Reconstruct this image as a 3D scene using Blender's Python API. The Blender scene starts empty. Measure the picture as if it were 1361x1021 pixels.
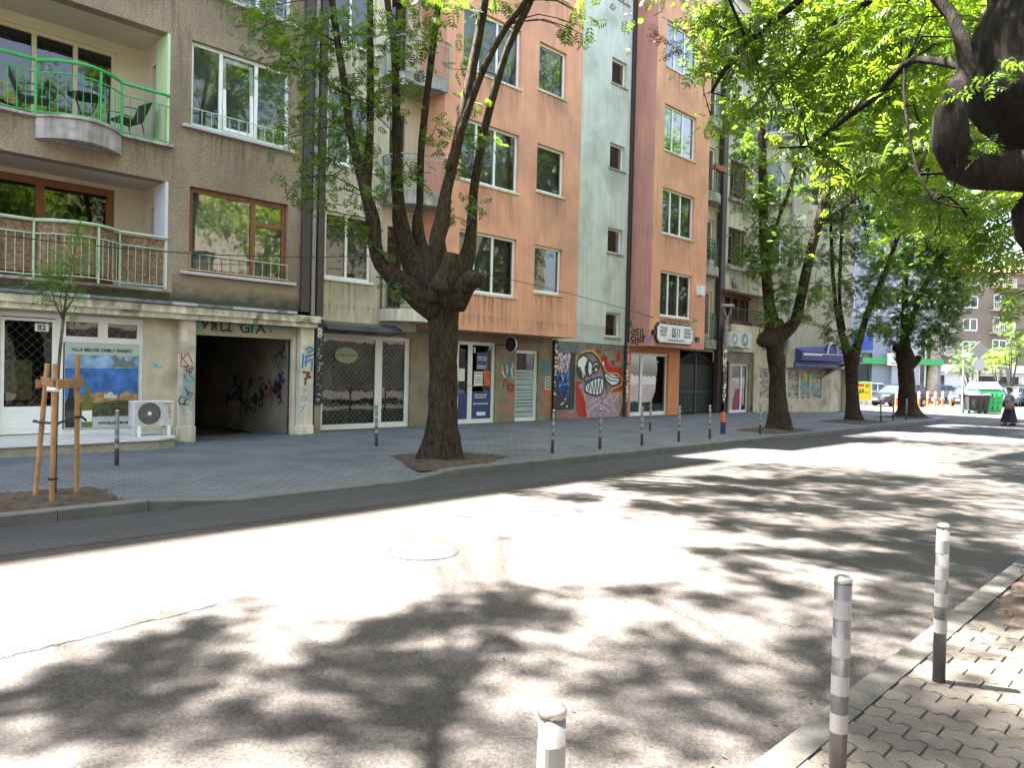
import bpy, math, random
import numpy as np
from mathutils import Vector, Matrix, Quaternion, noise as mnoise
R = math.radians
sc = bpy.context.scene
col = sc.collection

# ------------------------------------------------------------ camera, sky, sun, exposure
def camera():
    th, pitch, roll = R(44.2), R(-0.98), R(1.35)
    fw0 = Vector((math.cos(th), math.sin(th), 0)); rt0 = Vector((math.sin(th), -math.cos(th), 0)); up0 = Vector((0, 0, 1))
    fw = fw0*math.cos(pitch)+up0*math.sin(pitch); up1 = up0*math.cos(pitch)-fw0*math.sin(pitch)
    rt = rt0*math.cos(roll)+up1*math.sin(roll); up = up1*math.cos(roll)-rt0*math.sin(roll)
    cd = bpy.data.cameras.new('camera'); cd.sensor_width = 36; cd.lens = 36*997/1361
    cd.clip_start = .05; cd.clip_end = 3000
    c = bpy.data.objects.new('camera', cd); col.objects.link(c)
    m = Matrix((rt, up, -fw)).transposed().to_4x4(); m.translation = (0, 0, 1.70)
    c.matrix_world = m; sc.camera = c
camera()
SUN_EL = 67; SUN_DIR = (-.47, .88)            # horizontal direction towards the sun
w = bpy.data.worlds.new('World'); sc.world = w; w.use_nodes = True
nt = w.node_tree; sky = nt.nodes.new('ShaderNodeTexSky'); sky.sky_type = 'NISHITA'; sky.sun_disc = False
sky.sun_elevation = R(SUN_EL); sky.sun_rotation = math.atan2(SUN_DIR[0], SUN_DIR[1]); sky.dust_density = 2.5; sky.air_density = 1.0
hs = nt.nodes.new('ShaderNodeHueSaturation'); hs.inputs['Saturation'].default_value = .75
nt.links.new(sky.outputs[0], hs.inputs['Color']); nt.links.new(hs.outputs[0], nt.nodes['Background'].inputs[0])
nt.nodes['Background'].inputs[1].default_value = .05
sd = bpy.data.lights.new('sun', 'SUN'); sd.energy = 5; sd.angle = R(.85); sd.color = (1, .95, .87)
so = bpy.data.objects.new('sun', sd); col.objects.link(so)
so.rotation_euler = Vector((SUN_DIR[0]*math.cos(R(SUN_EL)), SUN_DIR[1]*math.cos(R(SUN_EL)), math.sin(R(SUN_EL)))).to_track_quat('Z', 'Y').to_euler()
so.location = (0, 0, 40)
sc.view_settings.view_transform = 'Standard'; sc.view_settings.look = 'None'
sc.view_settings.exposure = 4.15; sc.view_settings.gamma = 1
cy = sc.cycles; cy.use_denoising = True; cy.max_bounces = 7; cy.diffuse_bounces = 4; cy.glossy_bounces = 3; cy.transmission_bounces = 4; cy.transparent_max_bounces = 10
cy.caustics_reflective = False; cy.caustics_refractive = False; cy.sample_clamp_indirect = 6
try: cy.denoiser = 'OPENIMAGEDENOISE'
except Exception: pass

# ------------------------------------------------------------ materials
MATS = {}
def mat(name, colour, rough=.8, metal=0, spec=.5, var=0, vscale=3, bump=0, bscale=60, streak=0, grain=0, gscale=200, stain=None, coat=0):
    """procedural: base colour, low-frequency wear (var), vertical streaks (streak), fine grain and bump, stain = (colour, amount, scale)"""
    if name in MATS: return MATS[name]
    m = bpy.data.materials.new(name); m.use_nodes = True; n = m.node_tree.nodes; l = m.node_tree.links
    b = n['Principled BSDF']; b.inputs['Roughness'].default_value = rough; b.inputs['Metallic'].default_value = metal
    b.inputs['Specular IOR Level'].default_value = spec; b.inputs['Coat Weight'].default_value = coat
    c3 = tuple(colour)+(1,)
    b.inputs['Base Color'].default_value = c3
    geo = n.new('ShaderNodeNewGeometry'); pos = geo.outputs['Position']
    last = None
    def noise(scale, detail=5, vec=None, dist=0):
        t = n.new('ShaderNodeTexNoise'); t.inputs['Scale'].default_value = scale; t.inputs['Detail'].default_value = detail; t.inputs['Distortion'].default_value = dist
        l.new(vec or pos, t.inputs['Vector']); return t.outputs['Fac']
    def ramp(fac, lo, hi, a, b_):
        r = n.new('ShaderNodeMapRange'); l.new(fac, r.inputs[0]); r.inputs[1].default_value = lo; r.inputs[2].default_value = hi
        r.inputs[3].default_value = a; r.inputs[4].default_value = b_; return r.outputs[0]
    mult = []
    if var: mult.append(ramp(noise(vscale, 6), .3, .7, 1-var, 1+var))
    if grain: mult.append(ramp(noise(gscale, 3), .3, .7, 1-grain, 1+grain))
    if streak:
        mp = n.new('ShaderNodeMapping'); l.new(pos, mp.inputs[0]); mp.inputs['Scale'].default_value = (5, 5, .35)
        mult.append(ramp(noise(1.6, 6, mp.outputs[0]), .35, .75, 1+streak*.3, 1-streak))
    if mult or stain:
        cur = n.new('ShaderNodeRGB'); cur.outputs[0].default_value = c3; cur = cur.outputs[0]
        for f in mult:
            v = n.new('ShaderNodeVectorMath'); v.operation = 'SCALE'; l.new(cur, v.inputs[0]); l.new(f, v.inputs['Scale']); cur = v.outputs[0]
        if stain:
            mx = n.new('ShaderNodeMix'); mx.data_type = 'RGBA'
            l.new(ramp(noise(stain[2], 8, dist=.4), .52, .68, 0, stain[1]), mx.inputs[0]); l.new(cur, mx.inputs[6]); mx.inputs[7].default_value = tuple(stain[0])+(1,); cur = mx.outputs[2]
        l.new(cur, b.inputs['Base Color'])
    if bump:
        bp = n.new('ShaderNodeBump'); bp.inputs['Strength'].default_value = bump; bp.inputs['Distance'].default_value = .02
        l.new(noise(bscale, 4), bp.inputs['Height']); l.new(bp.outputs[0], b.inputs['Normal'])
    MATS[name] = m; return m

def glass_mat(name, refl=.22, tint=(.75, .8, .78)):
    if name in MATS: return MATS[name]
    m = bpy.data.materials.new(name); m.use_nodes = True; n = m.node_tree.nodes; l = m.node_tree.links; n.clear()
    o = n.new('ShaderNodeOutputMaterial'); mx = n.new('ShaderNodeMixShader'); t = n.new('ShaderNodeBsdfTransparent'); g = n.new('ShaderNodeBsdfGlossy')
    t.inputs[0].default_value = tint+(1,); g.inputs['Roughness'].default_value = .015; g.inputs[0].default_value = (1, 1, 1, 1)
    lw = n.new('ShaderNodeFresnel'); lw.inputs[0].default_value = 1.38
    mr = n.new('ShaderNodeMapRange'); mr.inputs[3].default_value = refl; mr.inputs[4].default_value = 1; l.new(lw.outputs[0], mr.inputs[0])
    geo = n.new('ShaderNodeNewGeometry'); no = n.new('ShaderNodeTexNoise'); no.inputs['Scale'].default_value = 1.3; l.new(geo.outputs['Position'], no.inputs['Vector'])
    bp = n.new('ShaderNodeBump'); bp.inputs['Strength'].default_value = .05; bp.inputs['Distance'].default_value = .05; l.new(no.outputs[0], bp.inputs['Height']); l.new(bp.outputs[0], g.inputs['Normal'])
    l.new(mr.outputs[0], mx.inputs[0]); l.new(t.outputs[0], mx.inputs[1]); l.new(g.outputs[0], mx.inputs[2]); l.new(mx.outputs[0], o.inputs[0])
    MATS[name] = m; return m

def leaf_mat(name, a, b, trans):
    if name in MATS: return MATS[name]
    m = bpy.data.materials.new(name); m.use_nodes = True; n = m.node_tree.nodes; l = m.node_tree.links; n.clear()
    o = n.new('ShaderNodeOutputMaterial'); at = n.new('ShaderNodeAttribute'); at.attribute_name = 'tint'
    mx = n.new('ShaderNodeMix'); mx.data_type = 'RGBA'; l.new(at.outputs['Fac'], mx.inputs[0]); mx.inputs[6].default_value = a+(1,); mx.inputs[7].default_value = b+(1,)
    d = n.new('ShaderNodeBsdfPrincipled'); d.inputs['Roughness'].default_value = .42; d.inputs['Specular IOR Level'].default_value = .45; l.new(mx.outputs[2], d.inputs['Base Color'])
    t = n.new('ShaderNodeBsdfTranslucent'); sc_ = n.new('ShaderNodeMix'); sc_.data_type = 'RGBA'; sc_.blend_type = 'MULTIPLY'; sc_.inputs[0].default_value = 1
    l.new(mx.outputs[2], sc_.inputs[6]); sc_.inputs[7].default_value = trans+(1,); l.new(sc_.outputs[2], t.inputs[0])
    ad = n.new('ShaderNodeMixShader'); ad.inputs[0].default_value = .5; l.new(d.outputs[0], ad.inputs[1]); l.new(t.outputs[0], ad.inputs[2]); l.new(ad.outputs[0], o.inputs[0])
    MATS[name] = m; return m

# ------------------------------------------------------------ mesh helpers
ORG = {}                                        # world origin of every built object
class MB:
    def __init__(s, T=None): s.v = []; s.f = []; s.T = T; s.k = 0
    def add(s, vs, fs):
        o = len(s.v)
        s.v += [tuple(s.T @ Vector(p)) if s.T else tuple(p) for p in vs]
        s.f += [tuple(o+i for i in f) for f in fs]
    def box(s, x0, x1, y0, y1, z0, z1):
        s.add([(x0,y0,z0),(x1,y0,z0),(x1,y1,z0),(x0,y1,z0),(x0,y0,z1),(x1,y0,z1),(x1,y1,z1),(x0,y1,z1)],
              [(3,2,1,0),(4,5,6,7),(0,1,5,4),(1,2,6,5),(2,3,7,6),(3,0,4,7)])
    def bbox(s, x0, x1, y0, y1, z0, z1, b=.01):   # box with chamfered vertical and top edges
        p = [(x0+b,y0),(x1-b,y0),(x1,y0+b),(x1,y1-b),(x1-b,y1),(x0+b,y1),(x0,y1-b),(x0,y0+b)]
        q = [(min(max(x,x0+b),x1-b), min(max(y,y0+b),y1-b)) for x,y in p]
        vs = [(x,y,z0) for x,y in p]+[(x,y,z1-b) for x,y in p]+[(x,y,z1) for x,y in q]
        fs = [tuple(range(7,-1,-1)), tuple(range(16,24))]
        for i in range(8):
            j = (i+1) % 8; fs += [(i,j,8+j,8+i),(8+i,8+j,16+j,16+i)]
        s.add(vs, fs)
    def quad(s, a, b, c, d): s.add([a,b,c,d], [(0,1,2,3)])
    def poly(s, pts): s.add(pts, [tuple(range(len(pts)))])
    def prism(s, pts, d):                        # planar polygon extruded by vector d
        n = len(pts); d = Vector(d)
        vs = [tuple(p) for p in pts]+[tuple(Vector(p)+d) for p in pts]
        s.add(vs, [tuple(range(n)), tuple(range(2*n-1, n-1, -1))]+[(i,n+i,n+(i+1)%n,(i+1)%n) for i in range(n)])
    def tube(s, path, rad, n=8, caps=True, wob=0, seed=0):
        P = [Vector(p) for p in path]; m = len(P)
        rs = rad if hasattr(rad, '__len__') else [rad]*m
        rnd = random.Random(seed); vs = []; fs = []
        t0 = (P[1]-P[0]).normalized(); nx = t0.orthogonal().normalized()
        for i in range(m):
            t = (P[min(i+1,m-1)]-P[max(i-1,0)]).normalized()
            nx = (nx-t*nx.dot(t)); nx = nx.normalized() if nx.length > 1e-5 else t.orthogonal().normalized()
            by = t.cross(nx)
            for k in range(n):
                a = 2*math.pi*k/n; r = rs[i]*(1+(rnd.random()-.5)*wob)
                vs.append(P[i]+(nx*math.cos(a)+by*math.sin(a))*r)
        for i in range(m-1):
            for k in range(n):
                k2 = (k+1) % n; fs.append((i*n+k, i*n+k2, (i+1)*n+k2, (i+1)*n+k))
        if caps: fs += [tuple(range(n-1,-1,-1)), tuple((m-1)*n+k for k in range(n))]
        s.add(vs, fs)
    def bar(s, a, b, wdt): s.tube([a, b], wdt, 4)
    def lathe(s, c, prof, n=16, axis='z'):
        vs = []; fs = []
        for r, h in prof:
            for k in range(n):
                a = 2*math.pi*k/n; x, y = r*math.cos(a), r*math.sin(a)
                vs.append((c[0]+x,c[1]+y,c[2]+h) if axis == 'z' else ((c[0]+x,c[1]+h,c[2]+y) if axis == 'y' else (c[0]+h,c[1]+x,c[2]+y)))
        for i in range(len(prof)-1):
            for k in range(n):
                k2 = (k+1) % n; fs.append((i*n+k, i*n+k2, (i+1)*n+k2, (i+1)*n+k))
        fs += [tuple(range(n-1,-1,-1)), tuple((len(prof)-1)*n+k for k in range(n))]
        s.add(vs, fs)
    def wall(s, x0, x1, z0, z1, Y, holes=(), depth=.2):   # plane facing -y with openings and their reveals
        xs = sorted({x0,x1}|{min(max(h[i],x0),x1) for h in holes for i in (0,1)}); zs = sorted({z0,z1}|{min(max(h[i],z0),z1) for h in holes for i in (2,3)})
        for a, b in zip(xs, xs[1:]):
            for c, d in zip(zs, zs[1:]):
                mx, mz = (a+b)/2, (c+d)/2
                if not any(h[0] < mx < h[1] and h[2] < mz < h[3] for h in holes): s.quad((a,Y,c),(b,Y,c),(b,Y,d),(a,Y,d))
        for h in holes:
            a, b, c, d = h[:4]; e = h[4] if len(h) > 4 else depth
            if e <= 0: continue
            s.quad((a,Y,c),(a,Y,d),(a,Y+e,d),(a,Y+e,c)); s.quad((b,Y,d),(b,Y,c),(b,Y+e,c),(b,Y+e,d))
            s.quad((a,Y,d),(b,Y,d),(b,Y+e,d),(a,Y+e,d)); s.quad((b,Y,c),(a,Y,c),(a,Y+e,c),(b,Y+e,c))
    def stroke(s, pts, wd, Y, axis='y', sgn=-1):           # flat brush stroke on a wall
        for (a, b) in zip(pts, pts[1:]):
            dx, dz = b[0]-a[0], b[1]-a[1]; L = math.hypot(dx, dz) or 1e-6; ex, ez = dx/L*wd*.35, dz/L*wd*.35; px, pz = -dz/L*wd/2, dx/L*wd/2
            s.k += 1; y = Y+sgn*(.003+.00006*(s.k % 60))
            q = [(a[0]-ex+px,a[1]-ez+pz),(a[0]-ex-px,a[1]-ez-pz),(b[0]+ex-px,b[1]+ez-pz),(b[0]+ex+px,b[1]+ez+pz)]
            s.poly([(x,y,z) if axis == 'y' else (y,x,z) for x,z in q])
    def flat(s, pts, Y, lift): s.poly([(x, Y-lift, z) for x,z in pts])
    def build(s, name, m, parent=None, smooth=False, local=False, origin=None):
        me = bpy.data.meshes.new(name)
        if parent: o0 = Vector((0,0,0)) if local else ORG[parent.name]
        elif origin is not None: o0 = Vector(origin)
        else:
            a = np.array(s.v); o0 = Vector(((a[:,0].min()+a[:,0].max())/2, (a[:,1].min()+a[:,1].max())/2, a[:,2].min()))
        me.from_pydata([tuple(Vector(p)-o0) for p in s.v], [], s.f); me.update()
        if m: me.materials.append(m)
        if smooth: me.polygons.foreach_set('use_smooth', [True]*len(me.polygons))
        o = bpy.data.objects.new(name, me); col.objects.link(o)
        if parent: o.parent = parent; ORG[o.name] = ORG[parent.name].copy() if not local else Vector(ORG.get(parent.name, (0,0,0)))
        else: o.location = o0; ORG[o.name] = o0
        return o

def tag(o, label=None, cat=None, group=None, kind=None):
    if label: o['label'] = label
    if cat: o['category'] = cat
    if group: o['group'] = group
    if kind: o['kind'] = kind
    return o
def thing(name, loc, label, cat, group=None, rz=0):
    o = bpy.data.objects.new(name, None); o.empty_display_size = .2; col.objects.link(o); o.location = loc; o.rotation_euler.z = rz
    ORG[o.name] = Vector(loc); return tag(o, label, cat, group)
def copy_tree(o, parent=None):
    c = o.copy(); col.objects.link(c); ORG[c.name] = ORG.get(o.name, Vector((0,0,0))).copy()
    if parent: c.parent = parent
    for ch in list(o.children): copy_tree(ch, c)
    return c
def text(s, size, m, parent, loc, rz=0, align='CENTER', name='lettering', depth=.002, squeeze=1, rx=90, bold=0, mirror=False):
    cu = bpy.data.curves.new(name, 'FONT'); cu.body = s; cu.size = size; cu.align_x = align; cu.extrude = depth; cu.offset = bold; cu.resolution_u = 3
    t = bpy.data.objects.new(name, cu); col.objects.link(t); bpy.context.view_layer.update()
    me = bpy.data.meshes.new_from_object(t.evaluated_get(bpy.context.evaluated_depsgraph_get())); bpy.data.objects.remove(t)
    M = Matrix.Rotation(rz, 4, 'Z') @ Matrix.Rotation(R(rx), 4, 'X') @ Matrix.Diagonal((squeeze, 1, 1, 1)); me.transform(M)
    me.materials.clear(); me.materials.append(m); me.name = name
    o = bpy.data.objects.new(name, me); col.objects.link(o); o.parent = parent
    o.location = Vector(loc)-ORG[parent.name]; ORG[o.name] = Vector(loc); return o
# ------------------------------------------------------------ material table
M_rough = mat('brown_roughcast', (.285,.218,.148), .95, var=.2, vscale=.8, grain=.35, gscale=38, bump=.9, bscale=55, streak=.12, stain=((.14,.105,.075), .4, .5))
M_pink = mat('pink_plaster', (.71,.345,.22), .9, var=.09, vscale=1.2, grain=.10, gscale=45, bump=.35, bscale=90, streak=.13, stain=((.36,.2,.15), .5, .45))
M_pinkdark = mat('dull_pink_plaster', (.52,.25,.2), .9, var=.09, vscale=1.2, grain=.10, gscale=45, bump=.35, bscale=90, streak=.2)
M_green = mat('pale_green_plaster', (.61,.64,.60), .9, var=.1, vscale=1.2, grain=.08, gscale=40, bump=.4, bscale=70, streak=.14, stain=((.28,.31,.28), .5, .7))
M_cream = mat('cream_plaster', (.62,.54,.41), .9, var=.12, vscale=1, grain=.05, gscale=60, bump=.25, bscale=80, streak=.16, stain=((.36,.31,.22), .5, .6))
M_creamw = mat('weathered_cream_plaster', (.62,.57,.46), .9, var=.12, vscale=1.1, streak=.35, stain=((.3,.26,.19), .6, .8))
M_loggia = mat('loggia_paint', (.60,.54,.42), .85, var=.06, vscale=1.5, stain=((.45,.4,.3), .3, .8))
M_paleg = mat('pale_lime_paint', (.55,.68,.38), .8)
M_palew = mat('pale_lilac_paint', (.62,.62,.66), .8)
M_fascia = mat('mossy_fascia', (.62,.57,.45), .95, var=.25, vscale=3, grain=.2, gscale=30, streak=.4, stain=((.10,.095,.045), .85, 2.2), bump=.5, bscale=30)
M_moss = mat('moss_stain', (.075,.072,.045), .95, var=.4, vscale=4)
M_pillar = mat('stone_pillar', (.64,.58,.47), .95, var=.18, vscale=2, grain=.12, gscale=45, streak=.3, stain=((.27,.22,.14), .6, 1.4), bump=.35, bscale=50)
M_shopwall = mat('shop_limestone', (.54,.47,.35), .95, var=.2, vscale=2, grain=.12, gscale=40, stain=((.25,.19,.11), .6, 1.1), bump=.35, bscale=40)
M_base = mat('limestone_cladding', (.25,.205,.145), .85, var=.25, vscale=1.8, grain=.12, gscale=50, stain=((.14,.11,.08), .5, 1.5), bump=.2, bscale=40)
M_tile = mat('slate_tiles', (.16,.165,.18), .7, var=.35, vscale=6)
M_tilel = mat('pale_slate', (.42,.43,.46), .7)
M_white = mat('white_pvc', (.78,.78,.76), .35, var=.03)
M_whitep = mat('white_paint', (.74,.74,.72), .6, var=.08, vscale=4)
M_wood = mat('red_brown_wood', (.20,.07,.03), .5, var=.2, vscale=6)
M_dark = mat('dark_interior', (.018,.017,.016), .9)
M_dark2 = mat('grey_blind', (.12,.12,.11), .8, var=.1, vscale=.8)
M_curt = mat('grey_curtain', (.17,.17,.155), .9, var=.2, vscale=5)
M_curtw = mat('pale_curtain', (.36,.36,.34), .9, var=.15, vscale=5)
M_curtb = mat('blue_curtain', (.34,.42,.52), .9, var=.15, vscale=5)
M_glass = glass_mat('window_glass', .05)
M_glassm = glass_mat('shop_glass', .05, (.55,.6,.57))
M_pipe = mat('brown_downpipe', (.045,.028,.026), .55, var=.15, vscale=5)
M_pipeg = mat('grey_pipe', (.24,.24,.235), .5)
M_gpaint = mat('green_enamel', (.035,.36,.075), .35, var=.06)
M_palegr = mat('pale_green_enamel', (.40,.52,.36), .45, var=.1)
M_railg = mat('grey_green_rail', (.22,.30,.28), .5)
M_darkrail = mat('dark_rail', (.05,.055,.055), .5)
M_greenrail = mat('dark_green_rail', (.03,.11,.055), .5)
M_conc = mat('weathered_concrete', (.36,.33,.30), .95, var=.3, vscale=3, streak=.45, bump=.4, bscale=40, stain=((.16,.14,.12), .6, 2))
M_reed = mat('brown_reed', (.23,.145,.085), .9, var=.5, vscale=18, streak=.4)
M_black = mat('black_paint', (.012,.012,.013), .5)
M_metal = mat('black_metal', (.03,.03,.032), .45, .3)
M_steel = mat('steel', (.55,.55,.54), .35, .9)
M_red = mat('red_paint', (.42,.02,.02), .7)
M_redd = mat('deep_red_spray', (.30,.03,.035), .8)
M_blue = mat('blue_spray', (.04,.20,.34), .8)
M_dblue = mat('dark_blue_spray', (.02,.035,.11), .8)
M_teal = mat('teal_spray', (.16,.40,.42), .8)
M_orange = mat('orange_spray', (.62,.13,.03), .8)
M_yel = mat('yellow_spray', (.75,.55,.05), .8)
M_pinks = mat('pink_spray', (.55,.12,.16), .8)
M_brownsp = mat('brown_spray', (.16,.05,.03), .8)
M_purple = mat('purple_spray', (.22,.16,.36), .8)
M_greensp = mat('green_spray', (.05,.22,.07), .8)
M_navy = mat('navy_film', (.016,.035,.16), .4)
M_stone = mat('step_stone', (.46,.45,.43), .8, var=.12, vscale=3, grain=.12, gscale=80)
M_stoned = mat('step_riser_stone', (.33,.30,.25), .9, var=.2, vscale=4, grain=.35, gscale=70, bump=.4, bscale=70)

def fold(x0, x1, z0, z1, Y, T=None, n=None, amp=.025):
    b = MB(T); n = n or max(6, int((x1-x0)/.045)); rnd = random.Random(int(x0*977)+int(z0*131)); ph = rnd.random()*6
    prev = None
    for i in range(n+1):
        x = x0+(x1-x0)*i/n; y = Y+amp*math.sin(i*1.5+ph)*(.6+.4*math.sin(i*.37+ph))
        if prev: b.quad((prev[0],prev[1],z0),(x,y,z0),(x,y,z1),(prev[0],prev[1],z1))
        prev = (x, y)
    return b
def window(par, Y, x0, x1, z0, z1, fm, mull=(), depth=.18, fw=.06, back=None, sill=None, sillm=None, bars=(), T=None, glass=None, folds=True, label=None, rail=None, tilt=None):
    """a window: frame (the part) with its panes, curtain and sill as sub-parts"""
    b = MB(T); y0, y1 = Y+depth-.07, Y+depth; zb = z0+.02
    b.bbox(x0, x1, y0, y1, z1-fw, z1, .006); b.bbox(x0, x1, y0, y1, zb, zb+fw, .006)
    xs = [x0]+[m-fw/2 for m in mull]+[x1-fw]
    for x in xs: b.box(x, x+fw, y0+.002, y1-.002, zb+fw, z1-fw)
    for (a, c, z) in bars: b.box(a, c, y0+.004, y1-.004, z-fw/2, z+fw/2)
    f = b.build('window', fm, par)
    if label: f['label'] = label
    g = MB(T); edges = [x0]+list(mull)+[x1]
    rnd = random.Random(int(x0*100+z0*10))
    for i, (a, c) in enumerate(zip(edges, edges[1:])):
        dx = (rnd.random()-.5)*.006                                  # panes are never exactly in one plane
        g.quad((a,Y+depth-.035-dx,zb),(c,Y+depth-.035+dx,zb),(c,Y+depth-.035+dx*.6,z1),(a,Y+depth-.035-dx,z1))
    g.build('pane', glass or M_glass, f)
    bk = back or M_dark2
    if folds: fold(x0, x1, zb, z1, Y+depth+.16, T).build('curtain', bk, f, smooth=True)
    else:
        c = MB(T); c.quad((x0,Y+depth+.14,zb),(x1,Y+depth+.14,zb),(x1,Y+depth+.14,z1),(x0,Y+depth+.14,z1)); c.build('blind', bk, f)
    if sill:
        s_ = MB(T); s_.bbox(x0-sill[0], x1+sill[0], Y-sill[1], Y+depth-.07, z0-.05, z0+.015, .008); s_.build('sill', sillm or M_stone, f)
    if rail:
        r = MB(T); zt = z0+rail
        r.bar((x0,Y-.02,zt),(x1,Y-.02,zt),.014); r.bar((x0,Y-.02,z0+.07),(x1,Y-.02,z0+.07),.012)
        n = int((x1-x0)/.21)
        for i in range(n+1): x = x0+.02+(x1-x0-.04)*i/n; r.bar((x,Y-.02,z0+.07),(x,Y-.02,zt),.008)
        r.build('guard_rail', M_palegr, f)
    return f
def path_rail(par, path, zb, zt, m, posts=(), gap=.13, top=.03, mid=None, name='railing'):
    """railing that follows a plan polyline: handrail, mid rail, bottom rail, bars and stout posts"""
    b = MB(); P = [Vector((x,y,0)) for x,y in path]
    for z, r in [(zt, top), (zb+.04, .014)]+([(mid, .014)] if mid else []):
        b.tube([(p.x,p.y,z) for p in P], r, 6)
    d = 0; nxt = gap/2; top_ = mid or zt
    for a, c in zip(P, P[1:]):
        L = (c-a).length
        while nxt < d+L:
            q = a+(c-a)*((nxt-d)/L); b.tube([(q.x,q.y,zb+.04),(q.x,q.y,top_)], .008, 4, False); nxt += gap
        d += L
    for i in posts: b.tube([(P[i].x,P[i].y,zb-.06),(P[i].x,P[i].y,zt)], .024, 6)
    return b.build(name, m, par)
def arc(a, b, bulge, n=12):                     # plan arc from a to b bulging towards -y
    out = []
    for i in range(n+1):
        t = i/n; k = 4*t*(1-t); out.append((a[0]+(b[0]-a[0])*t, a[1]+(b[1]-a[1])*t-bulge*k))
    return out
def slab(plan, z0, z1):
    b = MB(); b.prism([(x,y,z0) for x,y in plan], (0,0,z1-z0)); return b

ROOF = 22.5
# ============================================================ LEFT BLOCK: brown roughcast, green balcony
LB = thing('apartment_building', (4, 17, 0), 'brown roughcast apartment block with green curved balcony above a wine shop and garage', 'building')
X0, X1 = -14, 10.12; FL = [(3.3,5.66),(6.42,8.87)]+[(6.42+3.22*i, 8.87+3.22*i) for i in range(1,5)]
wins = [(6.95,9.36,3.74,5.66,.2),(6.95,9.36,6.98,8.9,.2)]+[(6.95,9.36,6.98+3.07*i,8.9+3.07*i,.2) for i in range(1,5)]
logg = [(1.1,6.49,a,c,.3) for a,c in FL]
extra = [(-6,-2,a+.4,c,.2) for a,c in FL]
b = MB(); b.wall(X0, X1, 3.06, ROOF, 16.9, wins+logg+extra); b.quad((X1,16.9,0),(X1,30,0),(X1,30,ROOF),(X1,16.9,ROOF)); b.quad((X0,16.9,ROOF),(X1,16.9,ROOF),(X1,30,ROOF),(X0,30,ROOF)); b.quad((X0,30,0),(X0,16.9,0),(X0,16.9,ROOF),(X0,30,ROOF)); b.quad((X0,30,0),(X1,30,0),(X1,30,ROOF),(X0,30,ROOF))
b.build('wall', M_rough, LB)
b = MB(); b.bbox(X0, X1+.15, 16.35, 16.9, ROOF+.004, ROOF+.3, .03); b.build('eaves', M_conc, LB)
# loggias
for i, (a, c) in enumerate(FL[:3]):
    b = MB(); t = 18.4; za, zc = a-.02, c+.02
    bw = (2.6,5.88,a+.08,8.66-8.87+c,.12) if i else (2.2,5.88,3.42,5.58,.12)
    b.wall(1.1, 6.49, za, zc, t, [bw])
    b.quad((1.1,16.92+.28,zc),(6.49,17.2,zc),(6.49,t,zc),(1.1,t,zc)); b.quad((1.1,17.2,za),(1.1,t,za),(6.49,t,za),(6.49,17.2,za)); b.quad((1.1,t,za),(1.1,17.2,za),(1.1,17.2,zc),(1.1,t,zc))
    # right side wall with its narrow door niche
    for (ya, yb, z0, z1) in ((17.55,17.95,c-.45,zc),(17.95,t,za,zc)): b.quad((6.487,ya,z0),(6.487,yb,z0),(6.487,yb,z1),(6.487,ya,z1))
    b.quad((6.487,17.95,za),(6.75,17.95,za),(6.75,17.95,c-.45),(6.487,17.95,c-.45)); b.quad((6.487,17.55,c-.45),(6.487,17.95,c-.45),(6.75,17.95,c-.45),(6.75,17.55,c-.45)); b.quad((6.75,17.95,za),(6.75,17.55,za),(6.75,17.55,c-.45),(6.75,17.95,c-.45))
    b.build('loggia', M_loggia, LB)
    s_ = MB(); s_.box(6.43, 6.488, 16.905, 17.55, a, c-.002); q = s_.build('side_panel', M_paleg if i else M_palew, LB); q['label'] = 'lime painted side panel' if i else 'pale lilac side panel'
    d_ = MB(); d_.box(6.70, 6.745, 17.6, 17.9, a, c-.5); d_.build('side_door', M_dark, LB)
    if i == 0: window(LB, t, *bw[:4], M_wood, (3.4,4.42), .1, .16, M_dark, glass=M_glassm, label='wide dark window in red brown wood')
    else: window(LB, t, *bw[:4], M_loggia, (3.55,4.28,5.06), .1, .09, M_dark, label='wide three light window behind the green balcony')
# shallow concrete bulge and railings
arc2 = arc((3.95,16.86),(5.5,16.86),.44)
b = slab([(3.95,16.898)]+arc((3.95,16.84),(5.5,16.84),.52)+[(5.5,16.898)], 6.0, 6.4); b.build('balcony_slab', M_conc, LB)
b = MB(); b.bbox(1.1, 3.948, 16.80, 17.2, 6.40, 6.455, .01); b.bbox(5.502, 6.56, 16.80, 17.2, 6.40, 6.455, .01); b.prism([(x,y,6.402) for x,y in [(3.948,17.2)]+arc((3.948,16.8),(5.502,16.8),.54)+[(5.502,17.2)]], (0,0,.055)); b.build('balcony_edge', M_conc, LB)
pth = [(1.1,16.86)]+arc2+[(6.47,16.86)]
n0 = len(pth)
path_rail(LB, pth, 6.46, 7.51, M_gpaint, posts=(1,9,13), mid=7.27, top=.034, gap=.145, name='balcony_railing')['label'] = 'bright green curved balcony railing'
path_rail(LB, pth, 3.32, 4.42, M_palegr, posts=(1,9,13), mid=4.16, top=.034, gap=.145, name='balcony_railing')['label'] = 'pale green curved railing backed with reed matting'
b = MB(); pp = [(x, y+.05) for x,y in pth]
for (p, q) in zip(pp, pp[1:]):
    b.add([(p[0],p[1],3.42),(q[0],q[1],3.42),(q[0],q[1],4.38),(p[0],p[1],4.38)], [(0,1,2,3)])
b.build('reed_screen', M_reed, LB)
b = MB(); b.bbox(1.1, 6.56, 16.8, 17.2, 3.245, 3.3, .01); b.build('balcony_edge', M_conc, LB)
for i in range(2, 5): path_rail(LB, pth, FL[i][0], FL[i][0]+1.05, M_palegr, posts=(1,9,13), mid=FL[i][0]+.8)
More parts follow.
